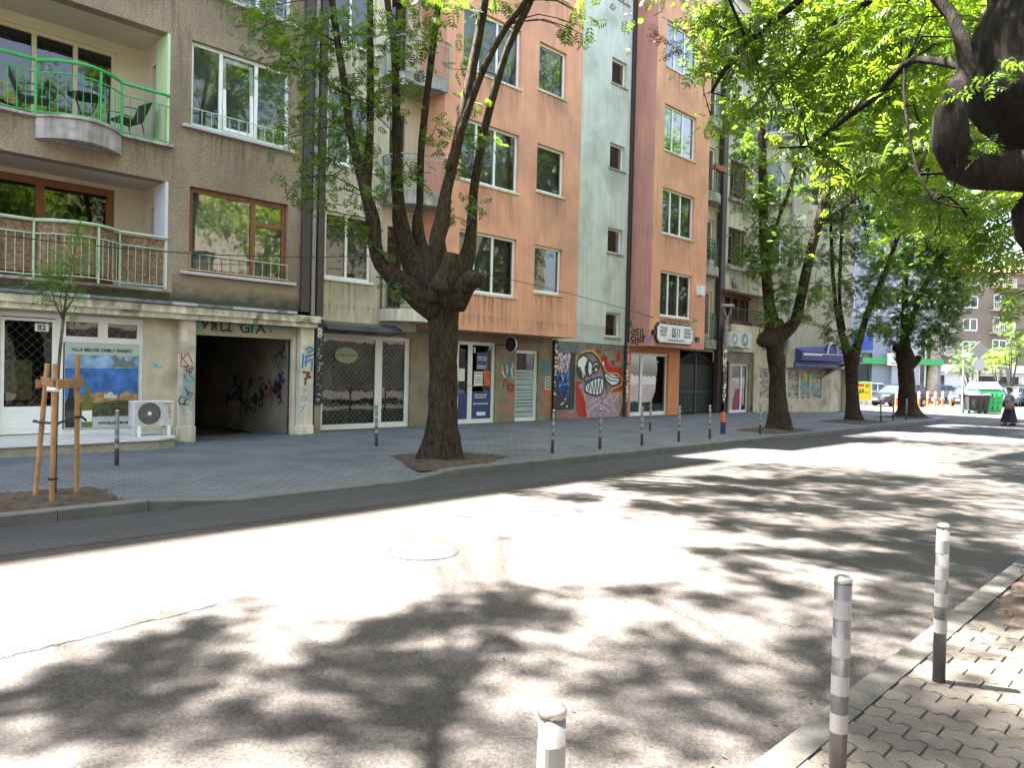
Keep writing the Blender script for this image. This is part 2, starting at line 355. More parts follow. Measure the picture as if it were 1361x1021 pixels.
# windows
window(LB, 16.9, *wins[0][:4], M_wood, (8.5,), .17, .11, M_curtw, (.2,.1), M_stone, bars=[(8.55,9.25,5.08)], rail=.43, label='brown wooden window with pale guard rail', glass=glass_mat('bright_glass', .14))
window(LB, 16.9, *wins[1][:4], M_white, (7.66,8.52), .17, .08, M_curt, (.2,.1), M_stone, rail=.41, label='white three light window with its middle sash tilted in')
b = MB(); th_ = .10                                # tilted middle sash
def tq(x, z, o): return (x, 17.0-.02+o+(z-7.08)*th_*.55, z)
for (xa, xb, za, zb) in ((7.72,7.80,7.1,8.78),(8.38,8.46,7.1,8.78),(7.80,8.38,7.1,7.18),(7.80,8.38,8.70,8.78)):
    b.add([tq(xa,za,0),tq(xb,za,0),tq(xb,zb,0),tq(xa,zb,0),tq(xa,za,.04),tq(xb,za,.04),tq(xb,zb,.04),tq(xa,zb,.04)], [(0,1,2,3),(7,6,5,4),(0,4,5,1),(1,5,6,2),(2,6,7,3),(3,7,4,0)])
b.build('tilted_sash', M_white, LB)
for wv in wins[2:]: window(LB, 16.9, *wv[:4], M_white, (7.66,8.52), .17, .08, M_curt, (.2,.1), M_stone, rail=.41)
for wv in extra: window(LB, 16.9, *wv[:4], M_white, (-4,), .17, .08, M_curt)
# mossy band, slate drip edge, cornice
def moss():                                       # damp dirt creeping up the wall foot from the ledge
    m = bpy.data.materials.new('damp_moss'); m.use_nodes = True; n = m.node_tree.nodes; l = m.node_tree.links; b_ = n['Principled BSDF']; b_.inputs['Roughness'].default_value = .95
    g = n.new('ShaderNodeNewGeometry'); sp = n.new('ShaderNodeSeparateXYZ'); l.new(g.outputs['Position'], sp.inputs[0]); no = n.new('ShaderNodeTexNoise'); no.inputs['Scale'].default_value = 3.5; no.inputs['Detail'].default_value = 9; l.new(g.outputs['Position'], no.inputs['Vector'])
    a = n.new('ShaderNodeMath'); a.operation = 'MULTIPLY_ADD'; l.new(no.outputs[0], a.inputs[0]); a.inputs[1].default_value = .55; l.new(sp.outputs['Z'], a.inputs[2])
    r = n.new('ShaderNodeMapRange'); l.new(a.outputs[0], r.inputs[0]); r.inputs[1].default_value = 3.42; r.inputs[2].default_value = 3.78
    n2 = n.new('ShaderNodeTexNoise'); n2.inputs['Scale'].default_value = 38; l.new(g.outputs['Position'], n2.inputs['Vector']); r2 = n.new('ShaderNodeMapRange'); r2.inputs[1].default_value = .3; r2.inputs[2].default_value = .7; r2.inputs[3].default_value = .65; r2.inputs[4].default_value = 1.35; l.new(n2.outputs[0], r2.inputs[0])
    mx = n.new('ShaderNodeMix'); mx.data_type = 'RGBA'; l.new(r.outputs[0], mx.inputs[0]); mx.inputs[6].default_value = (.06,.06,.035,1); mx.inputs[7].default_value = (.265,.203,.138,1)
    v = n.new('ShaderNodeVectorMath'); v.operation = 'SCALE'; l.new(mx.outputs[2], v.inputs[0]); l.new(r2.outputs[0], v.inputs['Scale']); l.new(v.outputs[0], b_.inputs['Base Color']); return m
b = MB(); b.quad((X0,16.893,3.06),(9.70,16.893,3.06),(9.70,16.893,3.22),(X0,16.893,3.22)); b.quad((6.6,16.893,3.22),(9.70,16.893,3.22),(9.70,16.893,3.66),(6.6,16.893,3.66)); b.build('wall_foot', moss(), LB)
b = MB(); b.bbox(X0, X1+.03, 16.60, 16.9, 2.79, 2.955, .012); b.box(X0, X1-.02, 16.66, 16.9, 2.67, 2.79); b.build('cornice', M_fascia, LB)
bt = MB(); x = 0; rn = random.Random(9); tone = []
vs = []; nx = 0
while x < 9.62: vs.append(x); x += .27
for x in vs: bt.v += [(x,16.54,2.965),(x,16.54,3.03),(x,16.893,3.055)]
for i in range(len(vs)-1):
    a = i*3; bt.f += [(a,a+3,a+4,a+1),(a+1,a+4,a+5,a+2)]; t_ = 1 if rn.random() < .3 else 0; tone += [t_, t_]
se = bt.build('slate_edging', M_tile, LB); se.data.materials.append(M_tilel); se.data.polygons.foreach_set('material_index', tone)
# downpipes
b = MB(); b.bbox(9.70, 9.93, 16.78, 16.89, 3.06, ROOF, .015); b.build('downpipe', M_pipe, LB)
b = MB(); b.bbox(10.13, 10.30, 16.74, 16.9, 2.96, ROOF, .015); b.build('downpipe', M_pipe, LB)
b = MB(); b.tube([(10.03,16.84,3.0),(10.03,16.84,ROOF)], .045, 10); b.build('downpipe', M_pipeg, LB)
b = MB(); b.bbox(10.14, 10.36, 16.8, 17.3, .75, 2.9, .01); b.build('post_cladding', M_black, LB)
b = MB(); b.bbox(10.16, 10.34, 16.84, 17.28, -.02, .748, .01); b.build('post_cladding', M_base, LB)
b = MB(); rn = random.Random(2)
for i in range(46):
    z = .8+1.9*rn.random(); x = 10.17+.14*rn.random(); w_ = .02+.05*rn.random(); b.stroke([(x,z),(x+w_*.6,z+w_*(rn.random()-.2))], .012, 16.8)
for z in (2.62,2.5): b.stroke([(10.24+.05*math.cos(t),z+.05*math.sin(t)) for t in [i*.7 for i in range(10)]], .03, 16.8)
b.build('stickers', M_whitep, LB)
# ground floor: pillars, wine shop front, wall, garage
b = MB(); b.bbox(6.79, 7.115, 16.82, 17.4, .30, 2.672, .012); b.bbox(6.77, 7.13, 16.80, 17.4, -.12, .298, .012); b.build('pillar', M_pillar, LB)
b = MB(); b.bbox(9.72, 10.10, 16.82, 17.4, .22, 2.672, .012); b.bbox(9.70, 10.12, 16.80, 17.4, -.12, .218, .012); b.build('pillar', M_pillar, LB)
b = MB(); b.wall(X0, 6.79, -.1, 2.69, 17.0, [(3.42,6.06,.13,2.62,.16),(-9,2.0,.5,2.4,.2)]); b.build('shop_wall', M_shopwall, LB)
window(LB, 17.0, -9, 2, .5, 2.4, M_white, (-6,-3,0), .15, .08, M_dark)
# shop door (left) with solid lower panel and the glazed bay (right)
b = MB(); Yf = 17.08
b.box(3.42,6.06,Yf,Yf+.06,2.54,2.62); b.box(3.42,6.06,Yf,Yf+.06,.13,.22); b.box(5.99,6.06,Yf+.002,Yf+.058,.22,2.54); b.box(4.40,4.54,Yf+.002,Yf+.058,.22,2.54); b.box(3.42,3.47,Yf+.002,Yf+.058,.22,2.54)
b.box(4.54,5.99,Yf+.004,Yf+.056,2.08,2.16); b.box(5.22,5.32,Yf+.004,Yf+.056,2.16,2.54); b.box(4.54,5.99,Yf+.004,Yf+.056,.22,.3)
for (a, c) in ((4.54,5.22),(5.32,5.99)):
    for (p, q, r, s2) in ((a,c,2.16,2.20),(a,c,2.50,2.54),(a,a+.04,2.2,2.5),(c-.04,c,2.2,2.5)): b.box(p,q,Yf-.012,Yf+.05,r,s2)
sf = b.build('shopfront_frame', M_white, LB)
b = MB(); b.quad((4.54,Yf+.03,2.16),(5.99,Yf+.034,2.16),(5.99,Yf+.034,2.54),(4.54,Yf+.03,2.54)); b.build('pane', M_glassm, sf)
b = MB(); b.quad((4.54,Yf+.03,.3),(5.99,Yf+.033,.3),(5.99,Yf+.033,2.08),(4.54,Yf+.03,2.08)); b.build('pane', M_glassm, sf)
d = MB(); d.box(3.47,4.40,Yf-.015,Yf+.045,.24,.78)
for x in (3.62,3.8,3.98,4.16): d.box(x,x+.012,Yf-.019,Yf-.015,.38,.70)
d.box(3.47,3.53,Yf-.013,Yf+.045,.78,2.52); d.box(4.34,4.40,Yf-.013,Yf+.045,.78,2.52); d.box(3.53,4.34,Yf-.013,Yf+.045,2.46,2.52)
d.box(3.5,4.37,Yf-.022,Yf-.0155,.36,.375); d.box(3.5,4.37,Yf-.022,Yf-.0155,.705,.72)
dr = d.build('shop_door', M_white, LB)
b = MB(); b.quad((3.53,Yf+.02,.78),(4.34,Yf+.016,.78),(4.34,Yf+.016,2.46),(3.53,Yf+.02,2.46)); b.build('pane', M_glassm, dr)
def lattice(par, x0, x1, z0, z1, Y, step=.17, r=.006, m=None):
    g = MB(); k = x0-(z1-z0)
    while k < x1:
        for s_ in (1,-1):
            pts = []
            for (x, z) in ((k, z0 if s_ > 0 else z1), (k+(z1-z0), z1 if s_ > 0 else z0)): pts.append([x, z])
            (xa, za), (xb, zb) = pts; sl = (zb-za)/(xb-xa)
            if xb <= x0 or xa >= x1: continue
            if xa < x0: za += sl*(x0-xa); xa = x0
            if xb > x1: zb += sl*(x1-xb); xb = x1
            g.bar((xa,Y+.004*s_,za),(xb,Y+.004*s_,zb),r)
        k += step
    return g.build('grille', m or M_whitep, par)
lattice(dr, 3.53, 4.34, .78, 2.46, Yf+.11, .19, .004); lattice(sf, 4.54, 5.99, 2.16, 2.54, Yf+.11, .19, .004)
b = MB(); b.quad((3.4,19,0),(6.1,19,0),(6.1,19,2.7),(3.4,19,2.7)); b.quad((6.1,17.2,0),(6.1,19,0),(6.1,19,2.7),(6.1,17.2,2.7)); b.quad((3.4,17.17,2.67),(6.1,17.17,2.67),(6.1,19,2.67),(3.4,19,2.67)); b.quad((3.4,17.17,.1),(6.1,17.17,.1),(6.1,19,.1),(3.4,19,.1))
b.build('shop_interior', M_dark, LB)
b = MB(); b.box(3.6,4.1,17.5,17.55,.9,1.7); b.box(3.62,3.7,17.6,17.62,1.9,2.4); b.box(3.3,3.5,17.5,17.9,.9,2.3); b.build('display', mat('shop_display', (.35,.28,.16), .7, var=.5, vscale=8), LB)
# number plate and wine poster are stuck on: things of their own
b = MB(); b.box(4.03,4.27,Yf-.03,Yf-.02,2.27,2.42); o = b.build('number_plate', M_whitep); tag(o, 'small white house number plate 82 on the wine shop door', 'number plate')
text('82', .15, mat('navy_letters', (.02,.03,.07), .5), o, (4.15,Yf-.032,2.295), bold=.004)
PX0, PX1, PZ0, PZ1 = 4.56, 5.985, .305, 2.075; Yp = Yf-.022
po = thing('shop_poster', (5.27,Yp,.305), 'tall wine poster of a blue sea and a bottle filling the shop window', 'poster')
b = MB(); b.box(PX0,PX1,Yp,Yp+.008,PZ0,PZ1); b.build('sheet', mat('poster_sky', (.42,.47,.46), .5, var=.06, vscale=2), po)
def pband(name, pts, m, lift):
    b = MB(); b.flat(pts, Yp, lift); return b.build(name, m, po)
def wavy(x0, x1, z, amp, n, seed):
    rn = random.Random(seed); return [(x0+(x1-x0)*i/n, z+amp*(rn.random()-.5)) for i in range(n+1)]
pband('painted_sky', wavy(PX0+.01,PX1-.01,1.83,.05,12,1)[::-1]+[(PX0+.01,1.4),(PX1-.01,1.4)], mat('poster_blue_sky', (.20,.33,.50), .5, var=.5, vscale=5), .002)
pband('painted_sea', [(PX0+.01,1.55),(PX1-.01,1.57),(PX1-.01,.9),(PX0+.01,.9)][::-1], mat('poster_sea', (.035,.13,.38), .5, var=.45, vscale=6), .004)
pband('painted_land', wavy(PX0+.3,PX1-.01,1.05,.12,9,3)[::-1]+[(PX0+.01,.92),(PX0+.01,.55),(PX1-.01,.55)], mat('poster_land', (.30,.20,.08), .5, var=.5, vscale=9), .006)
pband('painted_field', wavy(PX0+.01,PX1-.01,.86,.06,9,4)[::-1]+[(PX0+.01,.56),(PX1-.01,.56)], mat('poster_field', (.055,.06,.028), .5, var=.5, vscale=12), .008)
pband('painted_ship', [(5.45,1.6),(5.9,1.6),(5.86,1.68),(5.92,1.85),(5.82,1.72),(5.7,1.72),(5.68,1.82),(5.6,1.72),(5.52,1.85),(5.42,1.8),(5.5,1.7)][::-1], mat('poster_ship', (.14,.18,.16), .5), .010)
pband('painted_house', [(5.3,.93),(5.55,.93),(5.55,1.0),(5.48,1.0),(5.46,1.06),(5.38,1.06),(5.36,1.01),(5.3,1.01)][::-1], mat('poster_house', (.5,.5,.44), .5), .011)
def bottle(x, m, lab):
    b = MB(); b.flat([(x-.1,.34),(x+.1,.34),(x+.1,.85),(x+.04,1.0),(x+.035,1.2),(x-.035,1.2),(x-.04,1.0),(x-.1,.85)][::-1], Yp, .012); b.build('painted_bottle', m, po)
    b = MB(); b.flat([(x-.095,.45),(x+.095,.45),(x+.095,.68),(x-.095,.68)][::-1], Yp, .014); b.build('painted_label', lab, po)
bottle(4.68, mat('poster_dark_bottle', (.012,.012,.012), .4), mat('poster_label', (.05,.05,.05), .5)); bottle(4.98, mat('poster_bottle', (.12,.13,.025), .4), M_whitep)
text('VILLA MELNIK FAMILY WINERY', .098, M_black, po, (5.265,Yp-.003,1.90), bold=.002, squeeze=.86)
text('WWW.VILLAMELNIK.COM', .065, M_black, po, (5.5,Yp-.003,.39), bold=.002, squeeze=.8)
# garage
b = MB(); G = (7.115,9.72); zt = 2.69
for q in ([(7.11,17.4,-.1),(7.11,23,-.1),(7.11,23,zt),(7.11,17.4,zt)], [(7.11,23,-.1),(9.6,23,-.1),(9.6,23,zt),(7.11,23,zt)], [(7.11,16.9,zt),(9.7,16.9,zt),(9.7,23,zt),(7.11,23,zt)]): b.poly(q)
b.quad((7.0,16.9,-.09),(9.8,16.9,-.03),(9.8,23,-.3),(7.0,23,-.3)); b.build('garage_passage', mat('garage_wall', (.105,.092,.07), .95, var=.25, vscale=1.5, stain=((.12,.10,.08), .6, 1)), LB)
b = MB(); b.poly([(9.60,17.2,-.1),(9.60,23,-.1),(9.60,23,zt),(9.60,17.2,zt)]); b.build('garage_side_wall', mat('garage_side_lit', (.24,.21,.165), .95, var=.3, vscale=1.5, stain=((.1,.085,.07), .6, 1)), LB)  # side wall in a lighter copy: light by the opening put into colour
b = MB(); b.bbox(7.115, 9.72, 17.0, 17.28, 2.42, 2.668, .012); b.box(7.115,9.72,16.985,17.0,2.50,2.515); b.box(7.115,9.72,16.985,17.0,2.58,2.592); b.box(7.115,9.70,17.02,17.1,2.36,2.42); b.build('shutter_box', mat('shutter_paint', (.40,.36,.27), .7, var=.15, vscale=3), LB)
b = MB(); b.box(9.60,9.70,17.0,17.12,-.05,2.42); b.build('shutter_guide', M_pillar, LB)
# graffiti on the left block (each colour is one part)
def graff(par, Y, lines, wd, m, lift=0, axis='y', sgn=-1, name='graffiti'):
    b = MB()
    if isinstance(lines[0][0], (int, float)): lines = [lines]
    for p in lines: b.stroke(p, wd, Y-lift if axis == 'y' else Y, axis, sgn)
    return b.build(name, m, par)
def scrib(x0, x1, z0, z1, n, seed, k=5):
    rn = random.Random(seed); out = []
    for i in range(n):
        cx, cz = rn.uniform(x0,x1), rn.uniform(z0,z1); p = [(cx,cz)]
        for j in range(k): p.append((min(max(p[-1][0]+rn.uniform(-.12,.14),x0),x1), min(max(p[-1][1]+rn.uniform(-.16,.16),z0),z1)))
        out.append(p)
    return out
GZ = [[(7.326,2.662),(7.365,2.528),(7.445,2.681)],
 [(7.551,2.65),(7.546,2.49),(7.627,2.655),(7.637,2.487)],
 [(7.761,2.652),(7.752,2.486),(7.853,2.484),(7.957,2.543)],
 [(7.955,2.657),(7.931,2.485),(8.017,2.486)],
 [(8.421,2.685),(8.292,2.67),(8.222,2.577),(8.296,2.478),(8.425,2.493),(8.436,2.578),(8.355,2.574)],
 [(8.516,2.653),(8.507,2.478)],
 [(8.622,2.472),(8.722,2.665),(8.838,2.492)],
 [(8.662,2.552),(8.808,2.56)],
 [(8.99,2.539),(9.007,2.54)]]
graff(LB, 16.985, GZ, .045, M_black)
graff(LB, 16.985, [[(7.201,2.628),(7.309,2.58),(7.217,2.519)],
 [(8.374,2.644),(8.618,2.678),(8.456,2.572),(8.786,2.61)],
 [(8.827,2.671),(9.166,2.712),(8.954,2.62),(9.125,2.61)],
 [(9.255,2.617),(9.518,2.6)]], .06, M_teal, -.0015)
K = [[(6.797,1.936),(6.783,1.684)],
 [(6.922,1.922),(6.817,1.811),(6.944,1.67)],
 [(6.939,1.941),(7.033,1.708)],
 [(6.784,1.631),(7.034,1.654)]]
graff(LB, 16.82, K, .022, M_redd); graff(LB, 16.82, [[(6.884,0.93),(6.795,0.967),(6.743,0.878),(6.78,0.788),(6.868,0.804),(6.903,0.894),(6.956,0.93),(6.993,0.875)],
 [(6.903,0.894),(6.851,0.787),(6.94,0.785)]], .03, M_dblue)
graff(LB, 16.82, scrib(6.84,7.08,.85,1.45,9,5), .02, M_teal); graff(LB, 16.82, scrib(6.84,7.06,.95,1.7,8,6,3), .014, M_black, .002); graff(LB, 16.82, scrib(6.85,7.05,.55,.8,4,7,3), .014, M_teal)
graff(LB, 16.82, [[(9.859,2.121),(9.972,2.186),(10.088,2.13),(9.929,2.042)],
 [(9.864,1.918),(10.068,2.006)],
 [(9.844,1.796),(10.047,1.883),(10.03,1.596)],
 [(9.886,1.96),(9.868,1.715)],
 [(9.794,1.997),(9.778,1.673)]], .05, M_blue)
graff(LB, 16.82, [[(9.803,1.552),(9.986,1.534),(9.896,1.472),(10.011,1.433),(9.852,1.39)],
 [(9.875,1.37),(9.864,1.248)]], .06, M_brownsp)
graff(LB, 16.82, [[(9.767,1.147),(9.903,1.126),(9.815,1.025)],
 [(9.771,0.944),(9.907,0.943),(9.886,0.841),(9.75,0.863),(9.771,0.944)],
 [(9.74,0.701),(9.823,0.639),(9.857,0.74)],
 [(9.757,0.539),(9.822,0.659)]], .03, M_teal)
graff(LB, 17.0, [(6.242,1.688),(6.362,1.655),(6.26,1.618),(6.38,1.602),(6.448,1.621)], .03, M_teal); graff(LB, 17.0, scrib(6.2,6.7,.72,.85,6,8,3), .01, M_pipe)
# garage inner wall (x = 9.6), writing seen from the street
T9 = 9.597
graff(LB, T9, [[(19.821,0.779),(19.689,0.606)],
 [(19.582,0.811),(19.707,0.561),(19.737,0.336)],
 [(19.468,0.794),(19.472,0.395)],
 [(19.318,0.8),(19.323,0.426)],
 [(19.113,0.765),(19.311,0.603),(19.01,0.465)],
 [(19.022,0.791),(18.706,0.826)],
 [(18.859,0.811),(18.864,0.473)],
 [(18.53,0.876),(18.703,0.74),(18.652,0.57),(18.496,0.664),(18.502,0.835)]], .06, M_black, axis='x')
graff(LB, T9, scrib(17.4,19.3,.75,1.35,14,11,5), .05, M_black, axis='x'); graff(LB, T9, scrib(17.5,18.2,1.0,1.5,8,12), .04, M_dblue, axis='x')
graff(LB, T9, scrib(17.4,18.1,.7,1.15,7,13), .03, M_redd, axis='x'); graff(LB, T9, scrib(17.3,18.0,1.45,2.3,10,14,4), .025, M_black, axis='x'); graff(LB, T9, scrib(18.8,20.6,.6,1.4,12,15), .09, M_dblue, axis='x')
# step in front of the shop
b = MB(); b.bbox(-10, 5.75, 15.25, 17.0, -.06, .165, .015); b.prism([(5.75,15.27,-.06),(6.15,15.5,-.06),(6.3,16.1,-.06),(6.3,17.0,-.06),(5.75,17.0,-.06)], (0,0,.222)); o = b.build('shop_step', M_stoned); o['kind'] = 'structure'
b = MB(); b.bbox(-10, 5.76, 15.21, 17.0, .167, .195, .006); b.prism([(5.76,15.23,.167),(6.18,15.47,.167),(6.34,16.08,.167),(6.34,17.0,.167),(5.76,17.0,.167)], (0,0,.0275)); o = b.build('shop_step_top', M_stone); o['kind'] = 'structure'

def air_con(loc, rz, label, w_=.82, h_=.52, stand=True, red=True, group='air conditioner units on the facades'):
    t = thing('air_conditioner', loc, label, 'air conditioner', group, rz); d = .3; z0 = .2 if stand else .0
    b = MB(); b.bbox(-w_/2, w_/2, -d/2, d/2, z0, z0+h_, .02); b.build('casing', mat('weathered_casing', (.50,.50,.48), .5, var=.1, vscale=5, streak=.15), t, local=True)
    cx, cz, r = -.1*w_/.82, z0+h_/2, h_*.43
    b = MB(); b.lathe((cx,-d/2-.004,cz), [(r,0),(r,.004)], 32, 'y'); b.build('fan_opening', M_dark2 if not red else mat('fan_dark', (.06,.06,.062), .6), t, local=True)
    g = MB()
    for k in range(36):
        a = 2*math.pi*k/36; p = [(cx+rr*math.cos(a+.9*rr/r), -d/2-.012, cz+rr*math.sin(a+.9*rr/r)) for rr in (r*.17, r*.45, r*.72, r)]
        g.tube(p, .0035, 4, False)
    for rr in (r*.45, r*.72, r): g.tube([(cx+rr*math.cos(x), -d/2-.012, cz+rr*math.sin(x)) for x in [i*math.pi/16 for i in range(33)]], .004, 4, False)
    g.build('fan_grille', M_pipeg if red else M_whitep, t, local=True)
    b = MB(); b.lathe((cx,-d/2-.02,cz), [(r*.17,0),(r*.17,.02)], 16, 'y'); b.build('fan_hub', M_white, t, local=True)
    if red:
        b = MB()
        for L in ([(.27,.62),(.30,.60),(.27,.56),(.31,.53),(.28,.50)],[(.33,.6),(.30,.55),(.34,.5),(.29,.44)],[(.26,.48),(.34,.46)],[(.3,.42),(.33,.38),(.28,.37)]): b.stroke([(x,z) for x,z in L], .012, -d/2)
        b.build('scrawl', M_orange, t, local=True)
        b = MB(); b.box(.2,.34,-d/2-.003,-d/2,.645,.665); b.build('badge', M_dark2, t, local=True)
    for x in (-w_*.36, w_*.36):
        s_ = MB()
        if stand:
            s_.box(x-.03,x+.03,-d/2-.02,-d/2+.03,0,.2); s_.box(x-.03,x+.03,d/2-.05,d/2,0,.2); s_.box(x-.028,x+.028,-d/2+.03,d/2-.05,.14,.198)
        else: s_.box(x-.02,x+.02,-d/2-.02,d/2+.15,-.035,-.002)
        s_.build('bracket', M_white, t, local=True)
    return t
air_con((5.95,16.2,.195), 0, 'white air conditioner on short legs on the step beside the wine poster')

# balcony furniture
def bistro_table(loc):
    t = thing('bistro_table', loc, 'round black bistro table behind the bright green balcony railing', 'table')
    b = MB(); b.lathe((0,0,.70), [(.33,0),(.34,.01),(.33,.025)], 24); b.build('tabletop', mat('dark_glass_top', (.05,.06,.06), .15), t, local=True)
    for k in range(4):
        a = k*math.pi/2+.4; b = MB(); b.tube([(.28*math.cos(a),.28*math.sin(a),.7),(.12*math.cos(a),.12*math.sin(a),.35),(.30*math.cos(a),.30*math.sin(a),0)], .012, 6); b.build('leg', M_metal, t, local=True)
def garden_chair(loc, rz, label):
    t = thing('garden_chair', loc, label, 'chair', 'black chairs on the green balcony', rz)
    b = MB(); b.prism([(-.25,-.25,.42),(.25,-.25,.42),(.25,.22,.40),(-.25,.22,.40)], (0,0,.02)); b.build('seat', M_metal, t, local=True)
    b = MB(); b.prism([(-.25,.22,.42),(.25,.22,.42),(.27,.42,.92),(-.27,.42,.92)], (0,.02,0)); b.build('backrest', M_metal, t, local=True)
    for sx in (-1,1):
        b = MB(); b.tube([(sx*.27,-.26,0),(sx*.27,-.24,.62),(sx*.27,.0,.66),(sx*.27,.30,.62)], .013, 6); b.build('armrest', M_metal, t, local=True)
        b = MB(); b.tube([(sx*.26,.30,0),(sx*.26,.2,.42)], .013, 6); b.build('leg', M_metal, t, local=True)
bistro_table((4.95,17.3,6.46)); garden_chair((4.05,17.4,6.46), R(80), 'black garden chair left of the round table on the green balcony'); garden_chair((5.75,17.35,6.46), R(-80), 'black garden chair right of the round table on the green balcony')

# ============================================================ MIDDLE BLOCK: cream strip, pink bays, pale green stair wall
PB = thing('apartment_building', (20, 17.5, 0), 'pink apartment block with a pale green stair wall, round balconies and a graffiti mural', 'building')
Fz = [4.0+3.25*i for i in range(6)]                                   # sill heights
YB, YF = 17.5, 16.4
# cream strip
cw = [(10.78,12.25,4.06,5.86,.2),(10.78,12.25,7.16,9.12,.2)]+[(10.78,12.25,7.16+3.25*i,9.12+3.25*i,.2) for i in range(1,4)]
cd_ = [(12.78,13.35,3.42+3.25*i,5.75+3.25*i,.2) for i in range(6)]
b = MB(); b.wall(10.12, 13.88, 2.78, ROOF, YB, cw+cd_); b.build('wall', M_cream, PB)['label'] = 'cream plaster wall strip'
for i, c in enumerate(cw): window(PB, YB, *c[:4], M_white, (11.48,), .16, .075, M_dark2 if i == 0 else M_curt, (.06,.05), M_white, folds=i > 0)
for c in cd_: window(PB, YB, *c[:4], M_pipe, (), .16, .07, M_dark, folds=False, bars=[(12.8,13.33,c[3]-.5)])
# curved balconies in the corner between cream wall and bay
plan = [(12.5,17.49)]+[(12.5,17.1),(12.62,16.78),(12.85,16.55),(13.15,16.38),(13.5,16.3),(13.88,16.27)]
for i in range(5):
    z = 3.36+3.25*i
    sb = slab(plan+[(13.88,17.49)], z-.34, z).build('balcony_slab', M_conc if i else M_creamw, PB)
    path_rail(PB, [(12.56,17.45)]+[(x+.04,y+.05) for x,y in plan[1:]], z, z+1.05, M_railg if i else M_greenrail, posts=(0,1,6), mid=z+.9, gap=.14, top=.022)
# pink bay 1
pw = [];
for i, z in enumerate(Fz[:6]): pw += [(14.53,16.93,z,z+1.82,.2),(17.77,19.12,z+.27,z+1.8,.2)]
b = MB(); b.wall(13.88, 19.95, 2.88, ROOF, YF, pw)
b.quad((13.88,YB,2.88),(13.88,YF,2.88),(13.88,YF,ROOF),(13.88,YB,ROOF)); b.quad((19.95,YF,2.88),(19.95,YB,2.88),(19.95,YB,ROOF),(19.95,YF,ROOF)); b.quad((13.88,YF,2.88),(13.88,YB,2.88),(19.95,YB,2.88),(19.95,YF,2.88))
b.build('bay_wall', M_pink, PB)['label'] = 'salmon pink wall of the wider bay'
rn = random.Random(3)
for k, c in enumerate(pw):
    big = k % 2 == 0
    window(PB, YF, *c[:4], M_white, (15.2,15.97) if big else (), .17, .075, [M_dark2,M_dark2,M_curt,M_dark2,M_curtw,M_curt][k//2 % 6] if big else M_dark2, (.05,.04), M_creamw, folds=big and k > 1)
# pale green stair wall
gw = [(23.01,23.97,3.09+3.23*i,4.06+3.23*i,.22) for i in range(6)]
b = MB(); b.wall(19.95, 24.42, 2.82, ROOF, YB-.03, gw); b.quad((19.95,YB-.03,2.82),(24.42,YB-.03,2.82),(24.42,YB+.2,2.82),(19.95,YB+.2,2.82)); b.build('stair_wall', M_green, PB)['label'] = 'pale green stair wall'
for c in gw: window(PB, YB-.03, *c[:4], M_white, (), .2, .07, M_dark, (.06,.05), M_conc, folds=False)
# pink bay 2
pw2 = [(25.05,27.4,z,z+1.8,.2) for z in Fz]
b = MB(); b.wall(24.42, 28.5, 2.8, ROOF, YF, pw2); b.quad((24.42,YF,2.8),(24.42,YB,2.8),(28.5,YB,2.8),(28.5,YF,2.8)); b.quad((28.5,YF,2.8),(28.5,YB,2.8),(28.5,YB,ROOF),(28.5,YF,ROOF)); b.build('bay_wall', M_pink, PB)['label'] = 'salmon pink wall of the narrow bay'
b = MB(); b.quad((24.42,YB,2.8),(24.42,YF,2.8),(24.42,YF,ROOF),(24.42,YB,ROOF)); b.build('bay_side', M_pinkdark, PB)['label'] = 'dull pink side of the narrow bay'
for k, c in enumerate(pw2): window(PB, YF, *c[:4], M_white, (25.75,26.5), .17, .075, [M_curt,M_dark2,M_curt,M_curtb,M_curtb,M_curt][k], (.05,.04), M_creamw, folds=k != 1, glass=glass_mat('blue_glass', .2) if k > 1 else None)
b = MB(); b.bbox(24.47, 24.62, YB-.16, YB-.035, 0, ROOF, .012); b.T = None
b2 = MB(); b2.bbox(24.25, 24.40, YB-.16, YB-.035, 0, ROOF, .012); b2.build('downpipe', M_pipe, PB)
# cream recess with small curved balconies
rd = [(30.2,31.0,3.5+3.25*i,5.55+3.25*i,.2) for i in range(6)]
b = MB(); b.wall(28.5, 31.6, 2.8, ROOF, YB, rd); b.quad((13.88,YB,ROOF),(31.6,YB,ROOF),(31.6,30,ROOF),(13.88,30,ROOF)); b.quad((10.12,YB,ROOF),(13.88,YB,ROOF),(13.88,30,ROOF),(10.12,30,ROOF)); b.quad((13.88,YF,ROOF),(19.95,YF,ROOF),(19.95,YB,ROOF),(13.88,YB,ROOF)); b.quad((24.42,YF,ROOF),(28.5,YF,ROOF),(28.5,YB,ROOF),(24.42,YB,ROOF)); b.quad((10.12,30,0),(31.6,30,0),(31.6,30,ROOF),(10.12,30,ROOF)); b.build('wall', M_cream, PB)['label'] = 'cream recess with small round balconies'
for c in rd: window(PB, YB, *c[:4], M_white, (), .16, .09, mat('green_blind', (.02,.07,.035), .7), folds=False)
plan2 = [(28.9,17.49)]+arc((28.9,17.2),(30.95,17.2),.4,10)+[(30.95,17.49)]
for i in range(5):
    z = 3.3+3.25*i
    slab(plan2, z-.4, z).build('balcony_slab', M_conc, PB)
    path_rail(PB, [(28.95,17.45)]+[(x,y+.05) for x,y in arc((28.96,17.2),(30.9,17.2),.4,10)]+[(30.9,17.45)], z, z+1.15, M_greenrail, posts=(1,6,11), mid=z+1.0, gap=.15, top=.02)
b = MB(); b.bbox(31.22, 31.62, 17.2, 17.45, 0, ROOF, .02); b.build('downpipe', M_pipe, PB)
